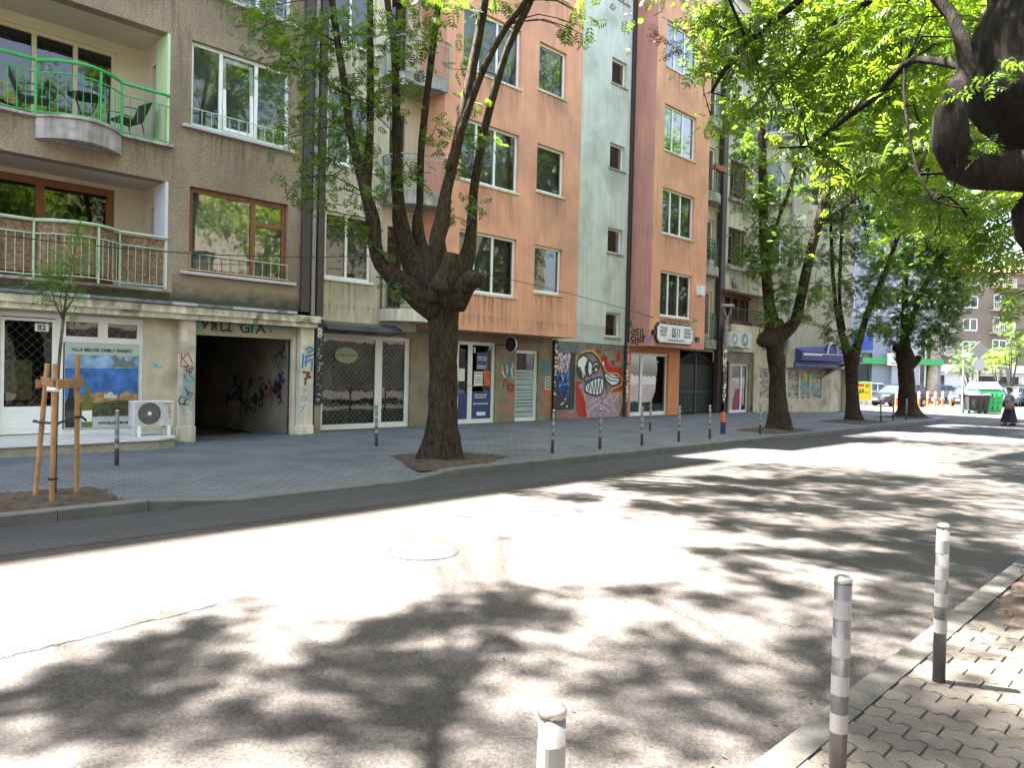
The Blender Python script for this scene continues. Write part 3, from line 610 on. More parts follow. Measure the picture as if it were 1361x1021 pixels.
# ground floor base of limestone with the openings
ho = [(10.74,13.72,-.03,2.6,.25),(15.05,17.24,-.03,2.61,.25),(18.17,19.3,-.03,2.42,.25),(20.28,21.28,.35,2.43,.12)]
b = MB(); b.wall(10.36, 20.08, -.1, 2.88, YB+.01, ho[:3]); b.build('base_wall', M_base, PB)['label'] = 'brown limestone base wall'
b = MB()
for z in (.72,1.42,2.12):
    for (a, c) in ((13.74,15.03),(17.26,18.15),(19.32,20.06)): b.box(a,c,YB+.0025,YB+.0095,z,z+.012)
b.build('base_joint', M_dark2, PB)
b = MB(); b.wall(20.08, 24.42, -.1, 2.82, YB+.0, [ho[3]]); b.build('mural_wall', mat('mural_ground', (.24,.20,.15), .9, var=.3, vscale=2, stain=((.10,.09,.08), .5, 1.5)), PB)
b = MB(); b.bbox(20.02, 20.20, YB-.1, YB+.0, -.02, 2.85, .01); b.build('downpipe', M_black, PB)
def stick(par, x0, x1, z0, z1, Y, n, seed, m, w_=.06):
    b = MB(); rn = random.Random(seed)
    for i in range(n):
        x, z, s_ = rn.uniform(x0,x1), rn.uniform(z0,z1), rn.uniform(.4,1.2)*w_; y = Y-.002-.00008*i
        b.poly([(x-s_/2,y,z-s_/2),(x+s_/2,y,z-s_/2+rn.uniform(-.02,.02)),(x+s_/2,y,z+s_/2),(x-s_/2,y,z+s_/2)])
    return b.build('stickers', m, par)
stick(PB, 20.05, 20.17, .9, 2.75, YB-.1, 40, 1, M_whitep); stick(PB, 24.28, 24.38, .6, 2.9, YB-.16, 46, 2, M_whitep, .07); stick(PB, 24.28, 24.38, 2.2, 2.8, YB-.161, 14, 3, M_pinks, .05)
# cream shop window with lattice, oval sign, door
Ys = YB+.09
def sframe(par, bx, Y, m, name='shopfront_frame'):
    b = MB()
    for (a, c, z0, z1, o) in bx: b.box(a, c, Y+o, Y+.06-o, z0, z1)
    return b.build(name, m, par)
f = sframe(PB, [(10.74,13.72,2.5,2.6,0),(10.74,12.66,-.02,.14,0),(10.74,10.84,.14,2.5,.002),(12.52,12.66,.14,2.5,.002),(12.66,13.72,-.02,.15,.001),(12.66,12.76,.15,2.5,.003),(13.57,13.72,.15,2.5,.002)], Ys, M_whitep)
b = MB(); b.quad((10.84,Ys+.03,.14),(12.52,Ys+.034,.14),(12.52,Ys+.034,2.5),(10.84,Ys+.03,2.5)); b.quad((12.76,Ys+.034,.15),(13.57,Ys+.03,.15),(13.57,Ys+.03,2.5),(12.76,Ys+.034,2.5)); b.build('pane', M_glassm, f)
lattice(f, 10.84, 12.52, .14, 2.5, Ys+.14, .16, .007); lattice(f, 12.76, 13.57, .15, 2.5, Ys+.14, .16, .007)
b = MB(); b.box(12.70,12.73,Ys-.05,Ys-.02,1.1,1.13); b.box(12.70,12.82,Ys-.06,Ys-.045,1.1,1.125); b.build('handle', M_steel, f)
b = MB()
for (x0, x1, yb) in ((10.74,13.72,20.2),(15.05,17.24,20.2),(18.17,19.3,19.5),(24.7,27.5,20.5)):
    b.quad((x0,yb,-.02),(x1,yb,-.02),(x1,yb,2.7),(x0,yb,2.7)); b.quad((x1,YB+.26,-.02),(x1,yb,-.02),(x1,yb,2.7),(x1,YB+.26,2.7)); b.quad((x0,YB+.26,2.69),(x1,YB+.26,2.69),(x1,yb,2.69),(x0,yb,2.69)); b.quad((x0,YB+.26,-.02),(x1,YB+.26,-.02),(x1,yb,-.02),(x0,yb,-.02)); b.quad((x0,yb,-.02),(x0,YB+.26,-.02),(x0,YB+.26,2.7),(x0,yb,2.7))
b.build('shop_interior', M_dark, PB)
fold(10.95, 11.35, .5, 2.3, Ys+.4, amp=.05).build('curtain', M_curtw, f, smooth=True)
b = MB(); b.box(11.3,11.9,Ys+.5,Ys+.53,.1,1.0); b.build('menu_board', M_dark, f)
b = MB()
for q in ((11.27,11.33,.05,1.03),(11.87,11.93,.05,1.03)): b.box(q[0],q[1],Ys+.47,Ys+.5,q[2],q[3])
b.box(11.33,11.87,Ys+.47,Ys+.5,.97,1.03); b.build('menu_board_frame', M_wood, f)
so_ = MB(); so_.prism([(11.57+.37*math.cos(a),Ys+.012,2.03+.22*math.sin(a)) for a in [i*math.pi/16 for i in range(32)]], (0,.01,0)); o = so_.build('window_sign', mat('sage_sign', (.30,.36,.25), .6)); tag(o, 'pale sage oval sign in the lattice shop window', 'sign')
text('Urban Garden', .12, mat('olive_letters', (.09,.11,.06), .6), o, (11.57,Ys+.008,2.0), squeeze=.85)
aw = MB(); rn = random.Random(1); pr = [(YB-.0,2.93),(YB-.35,2.90),(YB-.65,2.80),(YB-.85,2.66)]
for i in range(len(pr)-1):
    (ya,za),(yb_,zb) = pr[i], pr[i+1]; aw.add([(10.4,ya,za),(12.85,ya,za),(12.85,yb_,zb),(10.4,yb_,zb),(10.4,ya,za-.012),(12.85,ya,za-.012),(12.85,yb_,zb-.012),(10.4,yb_,zb-.012)], [(0,3,2,1),(4,5,6,7),(0,4,7,3),(1,2,6,5),(2,3,7,6),(0,1,5,4)])
aw_ = aw.build('awning', mat('smoked_polycarbonate', (.05,.052,.075), .25, var=.1), PB)
aw = MB()
for x in (10.42,11.2,12.03,12.83):
    aw.tube([(x,y-.005,z-.02) for y,z in pr], .016, 6); aw.tube([(x,YB-.02,2.62),(x,YB-.5,2.66),(x,YB-.84,2.66)], .012, 6)
aw.tube([(10.4,YB-.86,2.66),(12.85,YB-.86,2.66)], .018, 6); aw.build('awning_frame', M_metal, aw_)
# pink shop: glazed doors
f = sframe(PB, [(15.05,17.24,2.5,2.61,0),(15.05,17.24,-.02,.14,0),(15.05,15.15,.14,2.5,.002),(16.08,16.26,.14,2.5,.002),(17.12,17.24,.14,2.5,.002),(15.6,15.68,.14,2.5,.004)], Ys, M_white)
b = MB(); b.quad((15.15,Ys+.03,.14),(16.08,Ys+.034,.14),(16.08,Ys+.034,2.5),(15.15,Ys+.03,2.5)); b.quad((16.26,Ys+.034,.14),(17.12,Ys+.03,.14),(17.12,Ys+.03,2.5),(16.26,Ys+.034,2.5)); b.build('pane', M_glassm, f)
b = MB(); b.box(16.12,16.22,Ys-.04,Ys-.002,1.18,1.22); b.box(16.2,16.34,Ys-.055,Ys-.04,1.19,1.21); b.build('handle', M_steel, f)
yl = Ys+.022
b = MB(); b.quad((15.7,yl,.15),(16.08,yl,.15),(16.08,yl,.98),(15.7,yl,.98)); b.build('window_film', M_navy, f); b = MB(); b.quad((16.28,yl,.15),(17.10,yl,.15),(17.10,yl,1.02),(16.28,yl,1.02)); b.build('window_film', M_navy, f); b = MB(); b.quad((16.45,yl,1.72),(16.95,yl,1.72),(16.95,yl,2.28),(16.45,yl,2.28)); b.build('window_film', M_navy, f)
b = MB(); b.quad((16.36,yl-.002,1.2),(16.74,yl-.002,1.2),(16.74,yl-.002,1.66),(16.36,yl-.002,1.66)); b.quad((15.7,yl-.002,1.35),(15.95,yl-.002,1.35),(15.95,yl-.002,1.75),(15.7,yl-.002,1.75)); b.quad((16.5,yl-.002,.24),(16.9,yl-.002,.24),(16.9,yl-.002,.36),(16.5,yl-.002,.36)); b.quad((16.32,yl-.002,2.26),(16.40,yl-.002,2.26),(16.40,yl-.002,2.44),(16.32,yl-.002,2.44)); b.build('notice', M_whitep, f)
b = MB(); b.quad((16.78,yl-.001,1.2),(17.08,yl-.001,1.2),(17.08,yl-.001,1.7),(16.78,yl-.001,1.7)); b.build('poster', mat('red_orange_poster', (.5,.11,.04), .6, var=.5, vscale=7), f)
b = MB(); rn = random.Random(5)
for (x0, x1, z) in ((16.5,16.9,2.12),(16.5,16.9,2.04),(16.5,16.9,1.84),(16.5,16.9,1.78),(16.4,16.95,.9),(16.4,16.9,.82),(16.35,17.0,.62)):
    x = x0
    while x < x1: w_ = rn.uniform(.015,.05); b.box(x,min(x+w_,x1),yl-.003,yl-.0005,z-.014,z+.014+rn.random()*.02); x += w_+.018
b.build('film_print', M_whitep, f)

b = MB()
for z in (1.58,1.46,1.38,1.3): b.box(16.4,16.7,yl-.004,yl-.0025,z,z+.025)
b.build('notice_print', M_dark2, f)
# striped frosted door
f = sframe(PB, [(18.17,19.3,2.32,2.42,0),(18.17,19.3,-.02,.13,0),(18.17,18.27,.13,2.32,.002),(19.18,19.3,.13,2.32,.002)], Ys, M_white, 'door_frame')
b = MB(); b.quad((18.27,Ys+.03,.13),(19.18,Ys+.033,.13),(19.18,Ys+.033,2.32),(18.27,Ys+.03,2.32)); b.build('pane', M_glassm, f)
b = MB(); z = .15
while z < 1.72:
    h = .16 if z < .5 or 1.0 < z < 1.3 else .09; b.quad((18.27,yl,z),(19.18,yl,z),(19.18,yl,z+h),(18.27,yl,z+h)); z += h+.022
b.build('frosted_stripes', mat('frosted_film', (.34,.42,.42), .6), f)
b = MB(); b.tube([(19.22,Ys-.07,1.0),(19.22,Ys-.07,1.25)], .018, 8); b.build('handle', M_steel, f)
# round projecting sign
rs = thing('shop_sign', (17.36,16.95,2.35), 'round black projecting sign with a purple mark over the glazed doors', 'sign')
b = MB(); b.lathe((17.3,16.95,2.56), [(.21,0),(.235,.02),(.235,.14),(.21,.16)], 28, 'x'); b.build('disc', M_black, rs, smooth=False)
b = MB(); b.lathe((17.27,16.95,2.56), [(.245,.06),(.25,.1)], 28, 'x'); b.build('rim', M_white, rs)
b = MB(); b.tube([(17.36,17.17,2.56),(17.36,17.5,2.56)], .018, 6); b.build('bracket', M_metal, rs)
b = MB()
for L in ([(16.85,2.66),(17.05,2.66)],[(16.85,2.58),(17.05,2.58)],[(16.87,2.66),(16.87,2.46)],[(17.03,2.66),(17.03,2.58)],[(16.85,2.47),(17.02,2.47)]): b.stroke(L, .032, 17.3, 'x')
b.build('emblem', mat('purple_sign', (.16,.02,.09), .5), rs)
b = MB(); b.box(19.62,19.92,YB-.03,YB+.008,1.07,1.55); ic = b.build('intercom', mat('beige_panel', (.50,.47,.40), .5), PB)
b = MB()
for i in range(4):
    for x in (19.67,19.79): b.box(x,x+.08,YB-.035,YB-.0305,1.13+.1*i,1.19+.1*i)
b.build('button', M_dark2, ic)
# tags on the base
graff(PB, YB+.01, [[(17.521,1.883),(17.622,1.491)],
 [(17.726,1.908),(17.765,1.617),(17.813,1.952),(17.888,1.494)],
 [(17.906,1.849),(18.07,1.453)],
 [(18.023,1.957),(17.945,1.578)],
 [(17.468,1.696),(17.741,1.45)]], .03, M_whitep); graff(PB, YB+.01, [[(17.812,1.993),(17.858,1.493)],
 [(17.768,1.534),(17.881,1.702)],
 [(17.874,1.911),(17.917,1.536)]], .06, M_blue, .002)
graff(PB, YB+.01, [[(17.574,1.159),(17.652,1.45),(17.742,1.43),(17.813,1.075)],
 [(17.895,1.305),(17.811,1.117),(18.024,1.033),(18.078,1.201),(17.927,1.243)]], .06, M_redd, .004); graff(PB, YB+.01, [[(17.848,0.929),(17.997,0.949),(17.939,0.866),(17.849,0.887),(18.032,0.781),(17.763,0.804)],
 [(17.881,0.824),(17.917,0.635)],
 [(17.795,0.721),(18.063,0.76)],
 [(17.536,0.537),(17.481,0.414),(17.6,0.37),(17.625,0.494)],
 [(17.712,0.534),(17.838,0.323),(17.891,0.531),(17.956,0.362),(18.071,0.528),(18.168,0.336)],
 [(17.514,0.31),(18.163,0.484)],
 [(18.011,0.529),(17.988,0.32)]], .035, M_pinks)
graff(PB, YB+.01, [(19.528,2.036),(19.508,1.686),(19.739,1.667),(19.793,1.999),(19.56,2.059),(19.637,1.732),(19.761,1.954)], .07, M_blue)
graff(PB, YB+.01, [[(19.562,1.095),(19.794,1.073),(19.6,0.941),(19.832,0.94)],
 [(19.893,1.095),(19.867,0.896)],
 [(20.061,1.072),(19.93,0.984),(20.068,0.894)],
 [(19.539,0.81),(19.769,0.852),(19.641,0.721),(19.842,0.675)],
 [(19.903,0.807),(20.104,0.827),(19.942,0.674),(20.109,0.694)],
 [(19.585,0.458),(19.558,0.283)],
 [(19.748,0.5),(19.723,0.28)],
 [(19.588,0.371),(20.12,0.404)],
 [(19.948,0.518),(19.922,0.297)],
 [(20.117,0.493),(20.057,0.272)]], .06, M_orange)
# blue paste-up door and the mural
b = MB(); b.box(20.28,21.04,YB+.03,YB+.1,.35,2.43); pd = b.build('poster_door', mat('pasted_blue', (.05,.12,.30), .7, var=.8, vscale=4, grain=.7, gscale=14), PB)
b = MB(); b.box(21.05,21.28,YB+.02,YB+.1,.35,2.43); b.box(20.28,21.04,YB+.02,YB+.029,.35,.85); b.build('door_frame', M_black, PB)
stick(pd, 20.34, 20.98, 1.75, 2.38, YB+.03, 60, 5, mat('pale_flyers', (.55,.50,.55), .7, var=.3, vscale=9), .13); stick(pd, 20.36, 20.98, 1.8, 2.3, YB+.024, 20, 6, M_pinks, .07); stick(pd, 20.32, 21.0, 1.0, 1.9, YB+.03, 46, 7, mat('blue_flyers', (.03,.16,.5), .7, var=.5, vscale=8), .11); stick(pd, 20.32, 21.0, .9, 1.7, YB+.024, 26, 8, M_whitep, .06); stick(pd, 20.32, 20.98, .9, 1.5, YB+.02, 40, 9, M_dblue, .13); stick(pd, 20.4, 20.9, .45, .8, YB+.02, 6, 10, M_whitep, .07)
def mural(pts, m, lift, name='mural_colour'):
    b = MB(); b.flat(pts, YB, lift); return b.build(name, m, PB)
def ring(pts): return pts+[pts[0]]
mz = lambda *a: a
RED = [[(21.329,1.346),(21.581,1.394),(21.732,1.302),(21.821,0.93),(21.947,0.556),(22.079,0.062),(21.598,0.052),(21.407,0.288)],
 [(22.753,2.212),(22.901,2.407),(23.259,2.322),(23.186,2.175),(23.435,1.964),(24.171,1.955),(24.245,1.215),(24.133,0.919),(23.656,0.57),(23.407,0.729),(23.475,1.019),(23.959,1.116),(23.302,1.31),(23.049,1.692),(22.802,1.975)],
 [(22.469,2.558),(22.619,2.658),(22.82,2.476),(22.629,2.398)],
 [(23.781,2.386),(23.934,2.636),(24.066,2.444),(24.036,2.198),(23.832,2.143)],
 [(23.425,2.182),(23.625,2.236),(23.714,2.043),(23.555,1.967)]]
for p in RED: mural(p[::-1], M_red, .002)
mural([(21.478,1.255),(21.878,1.35),(22.736,1.688),(23.131,1.597),(23.239,0.923),(24.005,1.018),(24.181,0.771),(24.08,0.229),(23.842,0.029),(22.043,0.03),(21.947,0.556),(21.747,0.931)][::-1], mat('mural_lilac', (.36,.24,.31), .8, var=.25, vscale=4), .004)
mural([(21.878,2.258),(22.172,2.407),(22.56,2.206),(22.931,1.691),(22.861,1.499),(22.145,1.21),(21.767,1.349),(21.541,1.486),(21.787,1.767)][::-1], mat('mural_mauve', (.24,.19,.24), .8, var=.2, vscale=5), .006)
WH = [[(21.726,2.369),(21.989,2.284),(22.041,1.912),(21.976,1.677),(21.798,1.489),(21.54,1.532),(21.383,1.807),(21.405,2.175)],
 [(21.959,2.097),(22.143,2.172),(22.301,2.011),(22.351,1.73),(22.167,1.586),(21.941,1.63),(21.857,1.862)],
 [(22.337,2.059),(22.563,2.135),(22.724,1.973),(22.617,1.757),(22.428,1.707),(22.271,1.822)],
 [(21.882,1.256),(22.361,1.47),(22.742,1.545),(22.994,1.5),(23.031,1.164),(22.924,0.925),(22.617,0.841),(22.195,0.905),(21.892,1)],
 [(23.048,1.716),(23.526,1.699),(23.938,1.607),(24.068,1.461),(23.87,1.263),(23.547,1.213),(23.261,1.358),(23.096,1.501)]]
BK = [[(21.415,1.922),(21.56,1.925),(21.716,1.697),(21.724,1.488),(21.539,1.555),(21.387,1.715)],
 [(21.856,1.885),(22.004,1.911),(22.087,1.702),(22.13,1.585),(21.941,1.621)],
 [(22.378,1.989),(22.567,2.041),(22.687,1.949),(22.614,1.828),(22.495,1.921),(22.464,1.755),(22.363,1.8)]]
for p in WH: mural(p[::-1], M_whitep, .008)
for p in BK: mural(p[::-1], M_black, .010)
b = MB()
for p in WH: b.stroke(ring(p), .075, YB-.008)
for p in [[(21.993,1.257),(22.115,1.023),(22.178,1.328),(22.344,0.951),(22.401,1.423),(22.538,0.88),(22.591,1.472),(22.731,0.878),(22.783,1.498),(22.922,0.973)],
 [(23.248,1.647),(23.533,1.553),(23.983,1.509)],
 [(23.173,1.55),(23.457,1.431),(23.864,1.41)],
 [(21.791,1.674),(21.841,1.349),(22.284,1.493)],
 [(22.966,1.787),(23.057,1.5),(23.231,1.116)],
 [(22.891,0.782),(22.924,0.542)],
 [(23.019,1.452),(23.239,0.923)]]: b.stroke(p, .045, YB-.009)
for p in [(21.401,2.267),(21.798,2.418),(22.244,2.48),(22.556,2.301),(22.841,1.976),(23.048,1.716)]: b.stroke([p, p], .05, YB-.009) if False else None
b.stroke([(21.356,2.128),(21.508,2.339),(21.945,2.46),(22.322,2.435),(22.636,2.232),(22.925,1.834)], .05, YB-.009)
b.build('mural_outline', M_black, PB)
b = MB()
for p in [[(21.304,1.989),(21.365,2.266),(21.721,2.485),(22.241,2.55),(22.631,2.351),(22.958,1.978),(23.206,1.719),(23.851,1.704),(24.19,1.511),(24.159,1.264),(23.592,1.116),(23.399,0.923),(23.49,0.679),(23.694,0.628),(24.009,0.92),(24.254,1.017)],
 [(21.858,0.93),(21.943,0.65),(21.995,0.275),(22.117,0.037)],
 [(23.965,0.035),(24.229,0.622),(24.175,0.919)]]: b.stroke(p, .04, YB-.012)
b.build('mural_line', M_yel, PB)
graff(PB, YB, [[(20.364,2.661),(20.335,2.525),(20.472,2.553)],
 [(20.538,2.623),(20.507,2.518),(20.715,2.54),(20.676,2.651)],
 [(20.782,2.633),(20.716,2.517),(20.89,2.546)],
 [(20.921,2.661),(20.962,2.526),(21.062,2.689)],
 [(21.134,2.669),(21.104,2.531)],
 [(21.278,2.652),(21.21,2.558),(21.389,2.588)],
 [(21.457,2.706),(21.426,2.566)],
 [(21.53,2.686),(21.644,2.575),(21.753,2.625)],
 [(20.774,2.836),(20.882,2.75),(20.984,2.868),(21.096,2.736)]], .05, M_blue, .003)
graff(PB, YB, [[(22.531,2.915),(22.556,2.68)],
 [(22.692,2.756),(22.772,2.688),(22.845,2.81)],
 [(22.972,2.576),(23.326,2.638)],
 [(21.43,2.452),(21.542,2.386)],
 [(23.467,2.134),(23.629,2.138),(23.552,2.039)]], .03, M_dblue, .012)
graff(PB, YB, [[(20.491,0.218),(20.6,0.08),(20.699,0.235)],
 [(20.81,0.074),(20.874,0.231),(20.986,0.069)],
 [(21.087,0.203),(21.235,0.085)],
 [(20.459,0.151),(21.232,0.154)]], .05, M_pinks, .003)
b = MB()
for p in [[(22.134,0.553),(22.621,0.736),(23.335,0.536)],
 [(22.108,0.272),(22.706,0.545),(23.428,0.244)],
 [(23.496,0.534),(23.919,0.135)],
 [(23.093,0.636),(23.722,0.921)]]:
    b.stroke(p, .09, YB-.0055)
b.build('mural_shade', mat('mural_pale_lilac', (.50,.36,.42), .8), PB)
text('B', .2, M_whitep, PB, (22.95,YB-.02,2.0), bold=.01)
# 0511 shop and gate
b = MB(); b.wall(24.42, 28.3, -.1, 2.8, YB-.05, [(24.72,27.45,-.03,2.56,.3)]); b.quad((28.3,YB-.05,-.1),(28.3,YB+2,-.1),(28.3,YB+2,2.8),(28.3,YB-.05,2.8)); b.build('shop_wall', mat('orange_plaster', (.62,.25,.11), .85, var=.07, vscale=2), PB)['label'] = 'fresh orange shop wall'
f = sframe(PB, [(24.72,27.45,2.47,2.56,0),(24.72,27.45,-.02,.16,0),(24.72,24.80,.16,2.47,.002),(25.52,25.66,.16,2.47,.002),(27.36,27.45,.16,2.47,.002)], YB+.05, M_white)
b = MB(); b.quad((24.8,YB+.08,.16),(25.52,YB+.084,.16),(25.52,YB+.084,2.47),(24.8,YB+.08,2.47)); b.quad((25.66,YB+.084,.16),(27.36,YB+.08,.16),(27.36,YB+.08,2.47),(25.66,YB+.084,2.47)); b.build('pane', glass_mat('bright_glass', .2), f)
b = MB()
for q in ((24.85,25.45,.2,.55,18.0),(25.8,26.4,.2,1.6,18.6),(26.6,27.2,.2,1.2,18.4),(26.3,26.6,1.5,2.0,18.9)): b.box(q[0],q[1],q[4],q[4]+.3,q[2],q[3])
b.build('display', mat('grey_display', (.2,.2,.2), .7, var=.5, vscale=6), f)
b = MB(); b.quad((24.42,YF,2.79),(28.5,YF,2.79),(28.5,YB,2.79),(24.42,YB,2.79)); 
b = MB(); b.quad((28.31,20.5,-.1),(31.6,20.5,-.1),(31.6,20.5,2.86),(28.31,20.5,2.86)); b.quad((28.31,YB,2.86),(31.6,YB,2.86),(31.6,20.5,2.86),(28.31,20.5,2.86)); b.quad((31.22,YB,-.1),(31.22,20.5,-.1),(31.22,20.5,2.86),(31.22,YB,2.86)); b.build('passage', mat('passage_dark', (.035,.03,.025), .9), PB)
g = MB()
for i in range(26):
    x = 28.4+2.75*i/25; zt_ = 2.25+.4*math.sin(math.pi*(i/25)); g.bar((x,YB+.02,.03),(x,YB+.02,zt_+.12),.013)
pts = [(28.4+2.75*i/16, 2.25+.4*math.sin(math.pi*i/16)) for i in range(17)]
g.tube([(x,YB+.02,z) for x,z in pts], .02, 6)
for z in (.1,.95,1.0): g.bar((28.4,YB+.02,z),(31.15,YB+.02,z),.02)
for x in (28.4,29.75,29.8,31.15): g.bar((x,YB+.02,0),(x,YB+.02,2.6),.03)
g.quad((28.4,YB+.045,.05),(31.15,YB+.045,.05),(31.15,YB+.045,2.2),(28.4,YB+.045,2.2)); g.build('gate', mat('gate_metal', (.022,.026,.02), .5), PB)['label'] = 'dark arched iron gate'
sg = thing('shop_sign', (26.05,16.28,2.95), 'white painted signboard with notched corners reading 0511 above the orange shop', 'sign')
def notched(x0, x1, z0, z1, n):
    return [(x0+n,z0),(x1-n,z0),(x1-n,z0+n*.6),(x1,z0+n),(x1,z1-n),(x1-n,z1-n*.6),(x1-n,z1),(x0+n,z1),(x0+n,z1-n*.6),(x0,z1-n),(x0,z0+n),(x0+n,z0+n*.6)]
b = MB(); b.prism([(x,16.30,z) for x,z in notched(24.72,27.42,2.93,3.74,.13)], (0,.08,0)); b.build('backing', M_black, sg)
b = MB(); b.prism([(x,16.285,z) for x,z in notched(24.77,27.37,2.98,3.69,.12)], (0,.0149,0)); b.build('board', M_whitep, sg)
text('0511', .52, M_black, sg, (26.1,16.28,3.2), squeeze=.62, bold=.012)
b = MB(); rn = random.Random(8)
for (xa, xb, z, hh) in ((24.98,25.42,3.5,.09),(24.95,25.45,3.36,.10),(25.0,25.4,3.22,.09),(26.7,27.2,3.5,.09),(26.72,27.18,3.36,.10),(26.7,27.15,3.22,.09),(25.5,26.7,3.045,.06)):
    x = xa
    while x < xb: b.stroke([(x,z),(x+rn.uniform(-.02,.03),z+hh),(x+.045,z+rn.uniform(.3,1)*hh),(x+.05,z)], .018, 16.283); x += .085
b.build('sign_ornament', M_black, sg)
b = MB(); b.box(24.5,24.66,16.27,16.395,3.25,3.42); b.build('floodlight', M_black, PB); b = MB(); b.box(27.75,27.95,16.3,16.395,3.12,3.3); b.build('floodlight', M_black, PB)
b = MB(); b.box(27.75,28.1,16.2,16.395,5.05,5.45); b.build('junction_box', M_whitep, PB)
graff(PB, 24.42, [[(17.206,3.445),(17.263,3.319),(17.16,3.234),(17.087,3.347),(17.145,3.456)],
 [(16.916,3.47),(17.037,3.454),(17.034,3.359),(16.934,3.313),(16.969,3.231),(17.061,3.233)],
 [(16.84,3.45),(16.818,3.216)],
 [(16.736,3.485),(16.713,3.233)],
 [(17.136,3.177),(17.257,3.14),(17.27,3.064),(17.146,3.012),(17.174,2.923),(17.266,2.924)],
 [(17.074,3.157),(17.059,2.922)],
 [(16.937,3.174),(16.945,2.933)],
 [(17.063,3.042),(16.941,3.06)],
 [(16.831,3.172),(16.87,2.964),(16.765,2.995),(16.756,3.171)],
 [(16.696,3.17),(16.703,2.931)],
 [(16.682,3.214),(16.62,3.15),(16.692,3.057)],
 [(17.004,2.871),(16.928,2.895)]], .05, M_black, axis='x')
graff(PB, 24.42, [[(17.379,3.576),(17.309,3.798),(17.247,3.541)],
 [(17.404,3.609),(17.21,3.572)]], .06, M_greensp, axis='x')
graff(PB, YF, [(24.055,3.098),(24.467,3.18),(24.197,3.074),(24.534,2.933),(24.418,3.053),(24.576,3.217)], .05, M_purple); graff(PB, YF, [[(24.569,3.843),(24.662,3.755),(24.94,3.836)],
 [(24.717,3.79),(24.687,3.706)]], .07, M_yel); graff(PB, YF, [(27.392,4.063),(27.717,3.984),(27.528,3.904),(27.909,4.03)], .06, M_greensp)
graff(PB, YF, [[(25.112,3.815),(25.343,3.786)],
 [(25.397,3.866),(25.379,3.75),(25.576,3.781)],
 [(25.688,3.872),(25.931,3.758)],
 [(26.044,3.876),(26.027,3.745),(26.229,3.777)],
 [(26.345,3.875),(26.594,3.78)],
 [(26.65,3.882),(26.902,3.792)],
 [(27.022,3.892),(27.215,3.798)]], .05, M_brownsp)
# pots on the balconies
for k, (x, z, lab) in enumerate([(29.5,6.56,'white pot with leafy plants left on the lower green balcony'),(30.1,6.56,'white planter with leafy plants right on the lower green balcony')]):
    t = thing('potted_plant', (x,17.15,z), lab, 'plant', 'pots on the small green balcony'); b = MB(); b.lathe((x,17.15,z), [(.13,0),(.17,.3),(.15,.3)], 12); b.build('pot', M_whitep, t)
    b = MB(); rn = random.Random(k)
    for i in range(150):
        p = Vector((x+rn.gauss(0,.2), 17.15+rn.gauss(0,.12), z+.35+abs(rn.gauss(0,.35)))); d = Vector((rn.uniform(-1,1),rn.uniform(-1,1),rn.uniform(-1,1)))*.09; e = d.orthogonal().normalized()*.03
        b.add([p-d,p+e,p+d,p-e], [(0,1,2,3)])
    b.build('foliage', mat('pot_leaves', (.05,.13,.02), .6, var=.3, vscale=8), t)
t = thing('flower_box', (30.0,16.72,10.85), 'red flower box hung on the upper small green balcony', 'flower box'); b = MB(); b.bbox(29.5,30.5,16.62,16.8,10.72,10.95,.015); b.build('box', mat('terracotta', (.30,.08,.05), .7), t)
# ============================================================ CORNER BLOCK: cream balconies, blue shop canopy
CB = thing('apartment_building', (36, 17, 0), 'weathered cream corner block with balconies and a blue canopy over shuttered kiosk windows', 'building')
def frameT(p, q):                                # local x runs from p to q, local y points into the wall
    d = Vector((q[0]-p[0], q[1]-p[1], 0)).normalized(); n = Vector((-d.y, d.x, 0))
    M = Matrix((d, n, Vector((0,0,1)))).transposed().to_4x4(); M.translation = (p[0], p[1], 0); return M
ww = [(32.35,34.15,6.98+3.2*i,8.75+3.2*i,.25) for i in range(5)]
b = MB(); b.wall(31.62, 34.35, 5.6, ROOF, 17.5, ww); b.build('wall', M_creamw, CB)['label'] = 'weathered white front wall'
for c in ww: window(CB, 17.5, *c[:4], M_wood, (32.95,), .2, .08, M_dark2, (.1,.05), M_conc, folds=False, bars=[(32.4,34.1,c[2]+.35)])
TS = frameT((34.35,17.5),(35.0,15.7)); LS = math.hypot(.65,1.8)
sw = [(.55,1.5,7.1+3.2*i,8.9+3.2*i,.2) for i in range(5)]
b = MB(TS); b.wall(0, LS, 4.3, ROOF, 0, sw); b.build('wall', M_creamw, CB)
for c in sw: window(CB, 0, *c[:4], M_white, (), .15, .07, M_dark2, T=TS, folds=False)
for i in range(5):
    z = 6.9+3.2*i
    r = MB(TS)
    for k in range(12): r.bar((.3+.13*k,-.3,z+.05),(.3+.13*k,-.3,z+.85),.01)
    r.bar((.25,-.3,z+.85),(LS-.05,-.3,z+.85),.02); r.bar((.25,-.3,z+.05),(LS-.05,-.3,z+.05),.015); r.build('balcony_railing', M_darkrail, CB)
    s_ = MB(TS); s_.box(.2,LS,-.36,-.003,z-.12,z); s_.build('balcony_slab', M_conc, CB)
    s_ = MB(); s_.box(32.2,34.36,17.25,17.495,z-.16,z-.03); s_.build('balcony_slab', M_conc, CB)
    r = MB(); r.bar((32.25,17.28,z+.45),(34.3,17.28,z+.45),.025); r.bar((32.25,17.28,z+.2),(34.3,17.28,z+.2),.015); r.build('balcony_railing', M_darkrail, CB)
TC = frameT((35.0,15.7),(40.2,14.6)); LC = math.hypot(5.2,1.1)
cw_ = [(.5,.95,7.2+3.2*i,8.6+3.2*i,.2) for i in range(5)]
